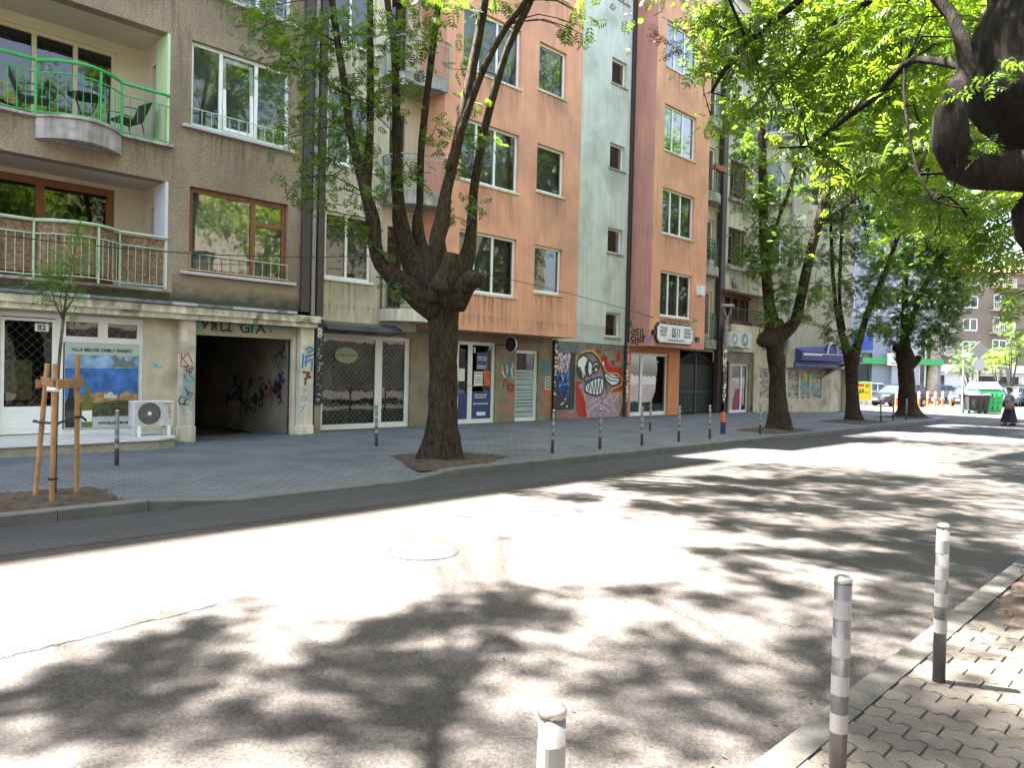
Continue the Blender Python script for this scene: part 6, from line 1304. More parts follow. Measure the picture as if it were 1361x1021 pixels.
T1C = [(6.53,12.802,7.8,0.542),(6.858,12.312,7.404,0.605),(7.077,11.808,7.754,0.636),(7.531,11.626,7.696,0.618),(6.691,12.474,7.022,0.403),(6.942,11.926,6.889,0.477),(6.529,12.956,8.184,0.491),(6.923,12.071,6.192,0.4),(6.716,12.131,5.782,0.291),(7.078,11.747,5.305,0.45),(7.334,11.639,5.806,0.48),(7.801,11.605,6.454,0.518),(7.615,11.486,5.508,0.457),(6.787,11.894,4.967,0.315),(7.154,11.656,4.778,0.397),(7.451,11.484,4.41,0.347),(7.676,11.244,4.057,0.227),(8.184,11.458,4.803,0.277),(8.444,11.811,6.674,0.456),(8.756,11.52,7.938,0.541),(9.016,11.408,8.418,0.574),(9.4,11.163,8.678,0.404),(8.64,11.768,7.359,0.488),(8.871,11.526,7.152,0.287),(8.618,11.598,5.327,0.313),(9.011,11.485,5.489,0.289),(8.182,10.7,3.101,0.187),(8.014,10.876,3.228,0.16),(9.248,10.676,5.849,0.477),(9.441,10.497,6.642,0.309),(9.474,10.769,7.392,0.256),(9.501,10.132,5.996,0.305),(9.366,9.75,8.161,0.323),(9.294,10.315,4.744,0.277),(9.102,10.506,4.488,0.194),(7.864,11.043,3.717,0.173),(7.572,10.939,4.814,0.261),(7.111,11.451,6.363,0.469),(7.496,11.356,6.907,0.477),(8.123,11.597,7.915,0.471),(9.16,11.066,6.342,0.256),(9.033,10.455,5.361,0.206),(9.707,8.238,7.578,0.19),(9.813,8.124,7.405,0.177),(9.637,8.308,7.475,0.126),(9.865,8.077,7.634,0.126),(9.759,8.19,7.807,0.101)]
T1U = blob(46, (10.0,9.2,11.2), (3.9,3.4,2.2), 21, (.6,1.05), lambda q: q[2] > 9.3, .35)
t1 = tree('street_tree', (9.19,10.67,0), 'biggest pollarded tree, thick dark trunk with many upright limbs, left of the white shop doors', T1L, T1C+T1U+CPA, .25, 200, L_main, 11, n=22, cap=20000)
# --- second, third and fourth tree along the far kerb
T2L = [[(22.951,10.498,-0.119,0.368),(22.948,10.517,0.549,0.301),(22.926,10.569,1.742,0.251),(22.889,10.627,2.576,0.284),(22.871,10.658,3.052,0.351),(22.836,10.706,3.529,0.267)],
 [(22.837,10.696,3.171,0.284),(22.733,10.826,4.122,0.181),(22.567,10.876,5.06,0.162),(22.417,10.922,6.464,0.151),(22.279,10.977,8.798,0.13),(22.125,11.048,11.112,0.099),(21.956,11.135,13.406,0.079)],
 [(22.971,10.555,3.032,0.284),(23.204,10.182,3.465,0.181),(23.235,10.024,4.172,0.17),(23.328,9.818,5.535,0.151),(23.421,9.605,6.581,0.141),(23.592,9.323,8.088,0.119),(23.697,9.093,8.998,0.098),(23.84,8.698,10.561,0.078)],
 [(22.471,10.837,5.282,0.08),(22.553,10.499,6.669,0.059),(22.6,10.186,7.565,0.058),(22.625,9.904,8.79,0.048)],
 [(22.597,10.65,2.92,0.282),(22.225,10.743,2.857,0.258),(22.127,10.845,2.9,0.16)],
 [(23.389,9.635,6.462,0.08),(23.678,9.202,6.806,0.07),(24.061,8.678,7.335,0.049)]]
T2C = [(21.852,10.611,5.189,0.692),(21.608,10.872,5.642,0.508),(22.088,10.396,6.351,0.83),(21.763,10.753,7.262,0.784),(22.324,10.188,7.742,0.923),(21.918,10.628,8.651,0.969),(22.559,9.98,9.134,1.061),(21.595,10.965,8.871,0.692),(22.234,10.337,10.046,1.153),(22.955,9.607,10.531,1.153),(21.748,10.853,10.721,1.015),(21.43,11.157,9.788,0.692),(22.807,9.685,7.528,0.784),(23.204,9.306,8.695,1.015),(23.522,9.002,9.628,1.061),(22.884,10.136,5.741,0.563),(23.091,9.653,6.418,0.605),(22.178,10.247,4.047,0.415),(21.939,10.478,3.463,0.277),(22.86,9.822,3.619,0.326),(23.262,9.426,4.33,0.419),(22.337,10.095,4.514,0.415),(23.374,9.08,6.625,0.738),(21.345,11.276,11.053,0.692),(22.227,10.384,11.66,1.153),(23.029,9.571,12.148,1.153),(21.582,11.058,12.099,0.923),(22.06,10.589,13.038,1.153),(23.676,8.883,11.247,1.061)]
t2 = tree('street_tree', (22.96,10.5,0), 'second tree along the far kerb, knobbly trunk beside the air conditioners', T2L, T2C+blob(26, (21.5,10.5,14), (3.5,3,2.5), 5, (.8,1.2), dm=.5)+blob(26, (22,7.5,10.5), (3.5,2.5,3), 55, (.8,1.2)), .28, 330, L_main, 12, n=16, cap=24000)
T3L = [[(30.819,11.015,-0.089,0.335),(30.796,11.053,0.478,0.263),(30.769,11.113,1.822,0.227),(30.766,11.132,2.479,0.311),(30.744,11.162,2.777,0.239)],
 [(30.683,11.22,2.566,0.215),(30.385,11.563,4.05,0.093),(30.153,11.691,5.378,0.08),(29.857,11.765,7.716,0.065),(29.62,11.937,10.639,0.053)],
 [(30.553,11.379,3.608,0.081),(30.525,11.581,4.809,0.069),(30.642,11.641,6.324,0.066),(30.696,11.637,8.431,0.054)],
 [(30.849,11.053,2.721,0.215),(30.929,10.848,3.558,0.134),(31.048,10.607,4.568,0.119),(31.249,10.281,5.545,0.107),(31.487,9.925,6.87,0.091),(31.614,9.543,8.31,0.079)]]
T3C = [(29.287,11.532,3.541,0.407),(29.592,11.211,3.261,0.378),(29.486,11.349,4.42,0.436),(30.098,10.698,3.569,0.407),(30.604,10.186,3.877,0.524),(30.297,10.515,4.448,0.436),(29.077,11.791,5.279,0.465),(29.888,10.957,5.306,0.524),(30.701,10.115,5.043,0.524),(29.275,11.616,6.449,0.64),(30.085,10.791,6.767,0.756),(30.898,9.94,6.213,0.698),(29.472,11.449,7.909,0.873),(30.282,10.624,8.227,0.989),(31.095,9.774,7.673,0.873),(29.061,11.9,9.059,0.756),(29.871,11.074,9.377,1.047),(30.885,10.032,9.411,1.047),(30.475,10.483,10.56,1.105),(29.461,11.525,10.526,0.989),(30.292,10.549,5.611,0.524),(31.01,9.765,3.745,0.291),(29.837,10.953,2.978,0.233)]
t3 = tree('street_tree', (30.8,11.06,0), 'third tree along the far kerb, slim trunk in front of the yellow board', T3L, T3C+blob(16, (30,10.8,13), (3,2.5,2.5), 6, (.9,1.3)), .30, 270, L_main, 13, cap=20000)
T4L = [[(37.307,10.942,-0.099,0.614),(37.306,10.955,0.349,0.435),(37.278,11.004,1.21,0.359),(37.249,11.059,2.244,0.359),(37.223,11.097,2.726,0.435),(37.173,11.161,3.207,0.307)],
 [(37.223,11.103,2.933,0.3),(37.193,11.168,4.312,0.148),(37.21,11.193,6.037,0.135),(37.117,11.195,8.089,0.12),(37.045,11.192,10.815,0.089)],
 [(37.315,11.029,3.799,0.148),(37.559,10.677,5.524,0.134),(37.875,10.24,6.796,0.12),(38.171,9.682,8.148,0.102),(38.602,8.992,9.759,0.088)],
 [(37.102,11.231,3.067,0.242),(36.825,11.375,3.195,0.21),(36.753,11.451,3.261,0.12)],
 [(37.393,10.914,2.387,0.242),(37.499,10.669,2.667,0.179),(37.571,10.599,2.807,0.12)]]
T4C = [(36.239,11.566,3.923,0.614),(36.171,10.933,4.578,0.672),(36.759,10.322,4.262,0.739),(37.346,9.71,3.946,0.739),(35.933,11.203,5.577,0.806),(36.089,10.325,5.543,0.927),(36.783,9.604,5.236,0.927),(35.576,11.603,6.909,0.874),(35.851,10.609,7.189,1.059),(36.66,9.77,6.886,1.059),(37.356,9.039,6.248,0.861),(35.686,11.531,8.592,1.008),(36.075,10.42,8.852,1.192),(37,9.462,8.552,1.125),(35.876,11.971,5.274,0.546),(37.696,8.722,7.583,0.861),(36.531,9.984,10.191,1.258),(35.377,11.17,10.152,1.125),(37.574,8.888,9.233,0.993),(37.694,9.369,4.629,0.605),(37.328,10.142,3.276,0.441),(36.854,10.638,3.599,0.475),(36.597,11.184,3.424,0.341),(37.925,9.152,5.477,0.739),(35.601,10.98,11.814,1.192),(36.755,9.794,11.853,1.258),(37.965,9.496,3.636,0.339),(35.76,10,7.773,0.913),(36.558,9.164,7.149,0.848)]
t4 = tree('street_tree', (37.35,11,0), 'fourth tree along the far kerb at the corner, dark trunk hiding the black car', T4L, T4C, .32, 280, L_dark, 14, cap=16000)
# pale trunk beyond the corner
T5L = [(68.622,18.334,-0.129,0.56),(68.618,18.363,0.866,0.435),(68.697,18.328,2.733,0.404),(68.819,18.248,4.603,0.373),(68.939,18.186,7.093,0.342),(69.102,18.079,9.586,0.249)]
T5C = [(69.102,18.079,9.586,1.866),(68.229,19.006,10.8,1.741),(69.961,17.242,11.48,1.866),(69.086,18.187,13.315,2.114),(70.818,16.422,13.996,1.866),(71.675,15.603,16.511,2.114),(69.943,17.367,15.831,2.114),(72.537,14.748,17.784,2.114),(68.214,19.114,14.529,1.866)]
tree('street_tree', (T5L[0][0],T5L[0][1],RZ), 'tree with a pale straight trunk beyond the corner, white cloth at its foot', [T5L], T5C, .45, 90, L_main, 15, bark=M_barkp, fl=.2, lit=False)
# --- the near tree with the hooked limb
N1L = [[(7.75,.5,-.05,.62),(7.72,.5,.4,.5),(7.65,.52,1.2,.46)]+[(7.518,0.747,2.246,0.426),(7.345,0.87,2.941,0.458),(7.359,0.866,3.382,0.458),(7.169,0.999,3.741,0.489),(7.05,1.129,4.057,0.576),(7.024,1.163,4.376,0.535),(7.031,1.163,4.667,0.43),(7.041,1.164,5.132,0.384),(7.018,1.205,5.83,0.326),(7.093,1.302,7.082,0.237),(7.164,1.419,8.977,0.132)]]+[[(7.15,1.008,3.322,0.186),(6.61,1.276,3.289,0.152),(6.338,1.41,3.239,0.132),(6.177,1.505,3.282,0.137),(6.063,1.554,3.417,0.13),(6.063,1.559,3.607,0.119),(6.16,1.536,3.806,0.104),(6.258,1.51,3.965,0.066),(6.351,1.564,4.213,0.051),(6.408,1.656,4.473,0.046),(6.439,1.772,4.647,0.041),(6.551,1.952,4.985,0.036),(6.594,2.208,5.524,0.031)],
 [(6.997,1.013,2.961,0.4),(6.828,1.115,2.975,0.249),(6.701,1.174,2.967,0.146)],
 [(6.36,1.551,4.056,0.039),(6.824,1.942,4.357,0.031),(7.131,2.204,4.484,0.033),(7.373,2.525,4.345,0.032),(7.537,2.786,4.299,0.029),(7.646,3.101,4.171,0.023),(7.733,3.297,4.114,0.017),(7.707,3.611,4.153,0.011)],
 [(6.843,1.664,5.477,0.06),(7.749,2.739,5.444,0.037),(7.965,3.233,5.386,0.036),(8.022,3.599,5.164,0.033),(8.097,3.947,4.951,0.017)],
 [(6.842,1.671,5.717,0.06),(7.507,2.713,5.919,0.043),(7.754,3.458,5.679,0.04),(7.841,4.08,5.454,0.034),(7.825,4.376,5.166,0.026),(7.837,4.502,4.994,0.017)],
 [(7.131,2.204,4.484,0.015),(7.024,2.16,4.077,0.013),(6.886,2,3.438,0.011),(6.868,1.869,3.202,0.01),(6.844,1.604,3.088,0.007)],
 [(7.137,1.243,6.492,0.178),(7.405,1.859,7.746,0.117),(7.495,2.796,8.807,0.087),(7.488,3.973,9.728,0.064)],
 [(7.086,1.21,5.983,0.176),(8.359,0.878,7.779,0.117),(10.012,0.217,9.181,0.072)]]
N1C = [(8.035,4.755,6.026,0.217),(8.011,4.486,5.759,0.265),(7.978,4.235,5.844,0.276),(7.95,4.541,5.448,0.177),(7.948,4.683,5.309,0.143),(7.981,4.219,5.284,0.224),(7.941,3.978,5.5,0.303),(7.923,3.714,5.662,0.329),(8.039,3.582,5.172,0.362),(8.009,3.333,5.495,0.353),(7.974,3.073,5.092,0.36),(8.06,3.843,4.999,0.286),(7.979,4.065,4.776,0.222),(8.015,4.316,4.843,0.175),(7.923,4.552,4.741,0.132),(7.957,3.368,4.691,0.337),(7.874,3.02,4.586,0.324),(7.824,2.802,5.268,0.331),(7.668,2.662,4.735,0.293),(7.665,2.512,4.336,0.26),(7.776,2.823,4.138,0.271),(7.869,3.156,4.072,0.235),(7.847,3.467,4.125,0.209),(7.498,2.412,4.967,0.309),(7.49,2.264,4.439,0.249),(7.539,2.205,4.095,0.235),(7.616,2.551,3.902,0.246),(7.601,2.277,3.777,0.239),(7.522,2.095,4.745,0.232),(7.546,2.368,5.179,0.239),(7.92,2.23,3.551,0.217),(7.881,2.557,3.556,0.193),(8.034,2.979,3.765,0.188),(8.071,2.073,3.484,0.202),(7.995,1.858,3.229,0.211),(8.025,1.685,3.281,0.208),(8.275,1.851,2.985,0.188),(8.241,1.599,2.956,0.169),(8.468,2.232,3.2,0.198),(8.529,1.58,2.561,0.123),(8.31,1.666,2.759,0.128),(8.576,2.116,2.975,0.168),(8.69,2.581,3.352,0.16),(7.792,1.489,3.084,0.119),(7.531,1.804,4.928,0.146),(7.348,1.697,4.639,0.103),(8.907,3.074,3.273,0.119)]
N1U = blob(60, (6.0,2.6,9.6), (6.5,4.2,2.6), 31, (.6,1.0), lambda q: q[2] > 1.75+.60*max(1,(q[0]*.717+q[1]*.697)), .42)
t6 = tree('street_tree', (7.75,.5,0), 'near tree with a burled trunk and a hooked limb at the right edge', N1L, N1C+N1U+blob(16, (7.0,2.0,8.0), (1.3,1.1,1.0), 61, (.5,.8), under, 1.2), .24, 520, L_fresh, 16, n=36, cap=30000, bark=bark_mat('near_bark', (.005,.004,.003), (.026,.019,.014)))
leaves('sprouts', t6, [(5.981,1.218,3.832,0.082),(6.034,1.165,3.895,0.061),(5.993,1.275,3.758,0.052),(6.031,1.369,3.295,0.074),(5.976,1.427,3.346,0.063),(6.248,1.364,3.423,0.076),(7.32,1.399,3,0.075),(5.881,1.462,3.72,0.042)], .11, 900, L_main, 78, nl=7, wide=.2, lit=False)
POD = leaf_mat('dry_pods', (.03,.018,.01), (.06,.035,.02), (1.2,.9,.5))
leaves('seed_pods', t6, [(7.69,5.103,5.744,0.054),(7.741,5.046,5.565,0.054),(7.639,5.157,5.832,0.045),(7.816,4.971,5.658,0.054),(7.887,4.615,5.843,0.071),(7.828,4.391,5.882,0.069),(7.92,3.127,5.012,0.055),(7.983,3.632,4.883,0.049),(7.772,2.542,4.227,0.051),(7.776,2.678,4.072,0.045),(7.94,3.983,5.668,0.059)], .12, 5200, POD, 77, nl=7, wide=.12, lit=False)
# --- the trees whose crowns arch over the road from the near pavement
N0L = [[(-3.2,.2,-.05,.5),(-3.1,.25,1,.4),(-2.8,.5,3,.36),(-2.4,.9,5,.34)],[(-2.4,.9,5,.28),(-1.6,2.4,7,.2),(-.6,4.6,8.6,.13),(.6,6.6,9.6,.07)],[(-2.4,.9,5,.25),(-3,1.5,7.5,.18),(-3.4,2.5,10,.1)],[(-1.6,2.4,7,.14),(.4,3.4,8.8,.1),(2.4,5.4,9.8,.05)]]
N0C = canopy(SH+SH3, 44)
tree('street_tree', (-3.2,.2,0), 'tree left of the viewer whose crown shades the foreground road', N0L, N0C, .27, 1000, L_main, 17, cap=40000, flat=.55)
def row_tree(x, y, label, seed, cl, size=.3, dens=85, lm=None, cap=24000):
    L = [[(x,y,-.05,.42),(x,y+.05,1.2,.33),(x+.1,y+.1,3,.3),(x+.1,y+.2,4.4,.34)],[(x+.1,y+.2,4.2,.25),(x-.5,y+1.4,7,.16),(x-.8,y+3,10,.07)],[(x+.1,y+.2,4.2,.25),(x+.8,y+1.2,7,.16),(x+1.2,y+2.6,10,.07)],[(x,y+.2,4.3,.2),(x+.2,y+2.4,6.4,.13),(x+.4,y+4.4,8,.06)],[(x,y+.2,4.3,.2),(x,y-1.6,7,.13),(x-.2,y-2.4,9.5,.06)]]
    return tree('street_tree', (x,y,0), label, L, cl, size, dens, lm or L_fresh, seed, cap=cap)
N2C = [(15.479,2.889,8.08,0.782),(16.073,3.717,8.269,0.702),(15.588,4.188,7.13,0.702),(15.102,4.666,6.271,0.646),(15.76,5.439,6.884,0.662),(15.344,5.845,5.968,0.572),(15.975,5.189,5.688,0.602),(15.495,4.256,6.004,0.618),(15.51,3.51,5.463,0.542),(15.39,2.913,5.339,0.391),(16.397,4.741,5.101,0.512),(16.357,4.066,5.15,0.494),(16.383,3.306,4.49,0.421),(16.091,3.592,3.918,0.281),(16.036,2.93,3.857,0.271),(15.647,5.604,8.836,0.752),(16.135,6.524,8.33,0.706),(15.289,4.53,8.524,0.702),(15.442,5.784,7.626,0.662),(15.293,3.048,6.77,0.391),(14.999,4.803,7.531,0.618),(16.643,3.008,3.235,0.197),(16.534,3.127,3.512,0.169)]
row_tree(17.5,.4,'near side tree down the street whose crown fills the upper right behind the burled trunk',18,N2C+CPB+blob(36, (15.5,3.5,9.5), (3.6,3.5,2.5), 51, (.8,1.2), dm=.6)+blob(30, (19.5,6.2,9.8), (4,2.4,3), 56, (.8,1.2)), .27, 230)
N3C = [(28.584,5.278,11.553,1.204),(27.906,5.916,9.123,0.963),(28.369,6.881,9.409,1.003),(27.665,7.636,10.639,1.103),(28.709,6.594,11.927,1.103),(28.248,5.529,7.691,0.818),(28.726,6.471,7.666,0.752),(27.83,7.521,12.9,1.254),(28.041,8.711,11.754,1.147),(27.489,9.317,13.299,1.147),(29.796,5.354,6.95,0.552),(28.59,5.237,10.109,0.963),(29.643,5.483,5.817,0.401),(30.619,5.87,4.02,0.313),(30.948,5.519,3.509,0.261),(28.176,10.008,11.838,1.192),(28.622,11.056,14.72,1.236)]
row_tree(28.5,1.2,'farther near side tree with pale sunlit leaves above the crossing woman',19,N3C+blob(34, (31,7.5,13.5), (5,3,4.5), 57, (1,1.5)), .33, 190)
# sapling between the stakes
SL = [[(2.729,10.567,0.051,0.028),(2.734,10.571,0.426,0.023),(2.744,10.575,1.027,0.022),(2.761,10.572,1.637,0.02),(2.798,10.549,2.219,0.02)],
 [(2.798,10.549,2.219,0.017),(2.717,10.564,2.391,0.011),(2.663,10.553,2.572,0.007)],
 [(2.798,10.549,2.219,0.018),(2.838,10.586,2.496,0.012),(2.889,10.544,2.922,0.009),(2.962,10.553,3.404,0.007)],
 [(2.811,10.538,2.304,0.013),(2.891,10.531,2.451,0.008),(2.943,10.481,2.594,0.007)],
 [(2.783,10.492,2.216,0.011),(2.756,10.525,2.439,0.008),(2.781,10.507,2.72,0.006)]]
SC = [(2.625,10.667,2.715,0.187),(2.722,10.572,2.904,0.187),(2.574,10.717,2.573,0.112),(2.85,10.582,2.826,0.189),(2.948,10.485,2.971,0.17),(2.993,10.444,3.208,0.132),(2.914,10.529,3.347,0.123),(2.982,10.534,3.452,0.085),(2.691,10.595,2.53,0.131),(2.808,10.476,2.581,0.14),(2.626,10.659,2.435,0.084),(2.904,10.521,2.593,0.094),(3.033,10.4,3.068,0.085),(2.9,10.375,2.332,0.056),(2.657,10.638,2.856,0.121),(2.754,10.543,3.045,0.084)]
sp = thing('sapling', (2.72,10.48,.05), 'thin young sapling with feathery leaves between the timber stakes', 'tree'); wd = Wood()
for lb in SL: wd.limb(lb, 7, .05, .15)
wd.build('trunk', M_barkl, sp, smooth=True); br = Wood(); twigs(br, [c[0] for lb in SL[1:] for c in cr_path(lb, .2)], SC, 3, .006); br.build('branches', M_barkl, sp); leaves('crown', sp, SC, .15, 900, L_sap, 22, nl=9, wide=.10, lit=False)
# shrubs before the brown block
for (nm, lab, cl, lm, bs) in (('shrub','dark green shrub behind the parked cars', [(96.555,22.713,4.22,1.194),(97.443,21.816,4.932,1.364),(96.262,22.989,3.187,0.853),(98.043,21.169,3.674,1.023),(96.857,22.373,3.037,0.853),(98.455,20.773,4.795,0.853)], L_dark, 84), ('shrub','bright yellow green shrub behind the green bin', [(90.677,18.703,3.77,0.939),(91.334,18.013,3.166,0.939),(90.891,18.506,4.715,0.704),(91.603,17.76,4.114,0.704)], L_fresh, 78), ('young_tree','loose pale young tree before the brown block', [(88.594,16.609,6.52,1.053),(88.076,17.105,4.998,0.903),(88.969,16.178,4.653,0.903),(88.327,16.911,7.639,0.677),(89.174,15.995,5.788,0.752)], L_main, 75)):
    cx = sum(c[0] for c in cl)/len(cl); cy_ = sum(c[1] for c in cl)/len(cl)
    t = thing(nm, (cx,cy_,RZ), lab, 'shrub' if nm == 'shrub' else 'tree'); wd = Wood()
    for c in cl: wd.limb([(cx,cy_,RZ,.09),((cx+c[0])/2,(cy_+c[1])/2,c[2]*.5,.06),(c[0],c[1],c[2],.02)], 6, .05, .4)
    wd.build('trunk', M_barkl, t); leaves('crown', t, cl, .5, 60, lm, int(bs), lit=False)
# weeds at the big tree's foot
# ============================================================ PARKED CARS
M_tyre = mat('tyre_rubber', (.02,.02,.02), .85); M_rim = mat('alloy_rim', (.5,.5,.52), .3, .8); M_cglass = mat('car_glass', (.03,.04,.045), .06, 0, .8)
M_lampc = mat('headlamp_lens', (.65,.66,.66), .12); M_lampr = mat('tail_lamp', (.4,.02,.02), .2); M_trim = mat('black_trim', (.02,.02,.022), .5)
def car(loc, rz, label, paint, kind='hatch', s=1.0):
    t = thing('parked_car', loc, label, 'car', 'cars parked round the corner place', rz)
    L, W = (4.2 if kind == 'hatch' else 4.5)*s, .86*s
    h = {'hatch': 1.5, 'suv': 1.66, 'saloon': 1.44}[kind]*s; F, Bk = L/2, -L/2
    low = [(F-.02,.28),(F,.5),(F-.08,.68),(F-.35,.78),(F-1.05,.93),(-.2,.97),(Bk+.55,.98),(Bk+.08,.95),(Bk,.6),(Bk+.05,.28)]
    def sect(pts, ws, zoff=0):                    # loft a side profile through rounded widths
        b = MB(); N = len(pts); lay = []
        for (wv, ins) in ws:
            cx = sum(p[0] for p in pts)/N; cz = sum(p[1] for p in pts)/N
            lay.append([(cx+(p[0]-cx)*ins, wv, cz+(p[1]-cz)*ins) for p in pts])
        vs = [p for l_ in lay for p in l_]; fs = []
        for k in range(len(lay)-1):
            for i in range(N): j = (i+1) % N; fs.append((k*N+i,k*N+j,(k+1)*N+j,(k+1)*N+i))
        fs += [tuple(range(N-1,-1,-1)), tuple((len(lay)-1)*N+i for i in range(N))]; b.add(vs, fs); return b
    sect(low, [(-W+.0,.93),(-W+.03,.975),(-W+.14,1),(W-.14,1),(W-.03,.975),(W,.93)]).build('body', paint, t, local=True, smooth=False)
    if kind == 'saloon': roof = [(F-1.15,.93),(F-1.95,h-.04),(F-2.4,h),(Bk+1.55,h-.01),(Bk+.75,.97)]
    else: roof = [(F-1.0,.93),(F-1.8,h-.05),(F-2.3,h),(Bk+.75,h-.05),(Bk+.2,1.0)]
    b = MB(); N = len(roof); vs = []
    for sgn in (-1,1):
        for (x, z) in roof: vs.append((x, sgn*(W-.06-.16*max(0,(z-.95)/(h-.95))), z))
    b.add(vs, [tuple(range(N-1,-1,-1)), tuple(range(N,2*N))]+[(i,i+1,N+i+1,N+i) for i in range(N-1)]); b.build('glasshouse', M_cglass, t, local=True)
    b = MB(); rp = roof[1:-1]
    vs = []
    for sgn in (-1,1):
        for (x, z) in rp: vs.append((x, sgn*(W-.205), z+.012))
    n = len(rp); vs += [(x,y,z+.03) for x,y,z in vs]
    b.add(vs, [(i,i+1,n+i+1,n+i) for i in range(n-1)]+[(2*n+i,3*n+i,3*n+i+1,2*n+i+1) for i in range(n-1)]+[(0,2*n,2*n+n-1,n-1)])
    for sgn in (-1,1):
        e = lambda x, z: (x, sgn*(W-.055-.16*max(0,(z-.95)/(h-.95))), z)
        for (p, q) in [(roof[0],roof[1]),(roof[-2],roof[-1])]: b.tube([e(*p), e(*q)], .04, 5)
        for x in (-.15, Bk+1.15): b.tube([e(x,.96), e(x-.05,h-.03)], .035, 5)
        b.tube([e(*p) for p in roof[1:-1]], .035, 5)
    b.build('roof', paint, t, local=True)
    for sx in (F-.82, Bk+.80):
        for sy in (-1,1):
            w_ = MB(); w_.lathe((sx,sy*(W-.11)-.11,.32*s), [(.20,0),(.30,.0),(.325,.03),(.325,.19),(.30,.22),(.20,.22)], 20, 'y'); wh = w_.build('wheel', M_tyre, t, local=True)
            w_ = MB(); y0 = sy*(W-.11)+sy*.112
            w_.lathe((sx,y0-.006,.32*s), [(.20,0),(.20,.012)], 20, 'y'); w_.build('rim', M_trim, wh, local=True)
            w_ = MB()
            for k in range(7): a = k*2*math.pi/7; w_.bar((sx,y0+sy*.012,.32*s),(sx+.2*math.cos(a),y0+sy*.012,.32*s+.2*math.sin(a)),.022)
            w_.build('spokes', M_rim, wh, local=True)
    for sy in (-1,1):
        b = MB(); b.add([(F-.05,sy*.52,.62),(F-.28,sy*(W-.01),.64),(F-.42,sy*(W+.004),.80),(F-.22,sy*.55,.77)], [(0,1,2,3)]); b.build('headlight', M_lampc, t, local=True)
        b = MB(); b.box(Bk-.01,Bk+.12,sy*(W-.09)-.08,sy*(W-.09)+.08,.68,.9); b.build('tail_light', M_lampr, t, local=True)
        b = MB(); b.bbox(F-1.35,F-1.2,sy*(W+.06)-.07,sy*(W+.06)+.07,.95,1.07,.02); b.build('mirror', paint, t, local=True)
        b = MB()
        for x in (.05,-.95): b.box(x,x+.16,sy*(W+.008)-.008,sy*(W+.008)+.008,.78,.81)
        b.build('door_handle', M_trim, t, local=True)
    b = MB(); b.box(F-.03,F+.012,-.55,.55,.38,.52); b.box(F-.04,F+.006,-.4,.4,.56,.66); b.build('grille', M_trim, t, local=True)
    b = MB(); b.box(F+.012,F+.024,-.26,.26,.44,.55); b.build('licence_plate', M_whitep, t, local=True)
    return t
def paint(n, c): return mat(n, c, .25, .25, .5, coat=.6)
PB_ = paint('black_car_paint', (.015,.015,.02)); PS = paint('silver_car_paint', (.22,.27,.32)); PD = paint('dark_blue_car_paint', (.03,.035,.06)); PG = paint('grey_car_paint', (.16,.17,.18)); PR = paint('red_car_paint', (.12,.012,.012)); PW = paint('white_car_paint', (.14,.15,.16))
HD = math.atan2(.717,-.697)                       # nose towards image left
car((56.9,17.3,RZ), HD+.32, 'black car standing behind the fourth tree trunk with its nose to the left', PB_, 'hatch', 1.02)
car((58.4,20.6,RZ), HD+.12, 'silver blue car behind the yellow board in front of the bank', PS, 'hatch', 1.05)
car((63.6,14.5,RZ), HD+.75, 'dark car just right of the pale trunk, first of the angled row', PD, 'hatch')
car((66.7,13.8,RZ), HD+.8, 'grey car second in the angled row, above the orange posts', PG, 'saloon')
car((70.0,13.2,RZ), HD+.8, 'mid grey car third in the angled row', PW, 'hatch')
car((73.2,12.6,RZ), HD+.8, 'dark car deepest in the angled row behind the bins', PB_, 'suv')
car((79.0,20.5,RZ), HD+.1, 'silver car parked farthest back before the brown block', PS, 'saloon')
car((84.0,13.8,RZ), HD+.1, 'dark red car at the right edge behind the crossing woman', PR, 'hatch')

# ============================================================ BINS, SIGNS, BOARD
Mim = lambda x, y, z=0: Matrix.Translation((x,y,z)) @ Matrix(((.697,.717,0,0),(-.717,.697,0,0),(0,0,1,0),(0,0,0,1)))
RZI = math.atan2(-.717,.697)
t = thing('waste_container', (50.2,11.15,RZ), 'black wheeled rubbish container with a grey scrawl beside the green recycling bell', 'rubbish bin', None, RZI)
b = MB(); b.add([(-.62,-.45,.18),(.62,-.45,.18),(.62,.45,.18),(-.62,.45,.18),(-.72,-.55,1.12),(.72,-.55,1.12),(.72,.55,1.12),(-.72,.55,1.12)], [(3,2,1,0),(4,5,6,7),(0,1,5,4),(1,2,6,5),(2,3,7,6),(3,0,4,7)])
for x in (-.35,0,.35): b.box(x-.03,x+.03,-.545,-.5,.3,1.05)
b.build('tub', mat('dark_grey_plastic', (.03,.032,.033), .55, var=.15), t, local=True)
b = MB(); b.prism([(-.76,-.6,1.13),(-.76,.6,1.13),(-.76,.5,1.28),(-.76,-.3,1.28)], (1.52,0,0)); b.build('lid', mat('grey_lid', (.06,.062,.064), .5), t, local=True)
for x in (-.55,.55):
    for y in (-.35,.35): b = MB(); b.lathe((x,y-.03,.09), [(.09,0),(.09,.06)], 12, 'y'); b.build('wheel', M_tyre, t, local=True)
b = MB()
for L in ([(-.5,.9),(-.42,.5),(-.35,.9)],[(-.5,.6),(-.3,.75)],[(-.45,.4),(-.3,.45)]): b.stroke(L, .035, -.56)
b.build('scrawl', M_pipeg, t, local=True)
M_gp = mat('bright_green_plastic', (.03,.42,.12), .4, var=.08)
t.scale = (.88,.88,.95)
t = thing('recycling_container', (51.2,10.9,RZ), 'bright green recycling container with a pale lid behind the crossing woman', 'recycling bin', None, RZI)
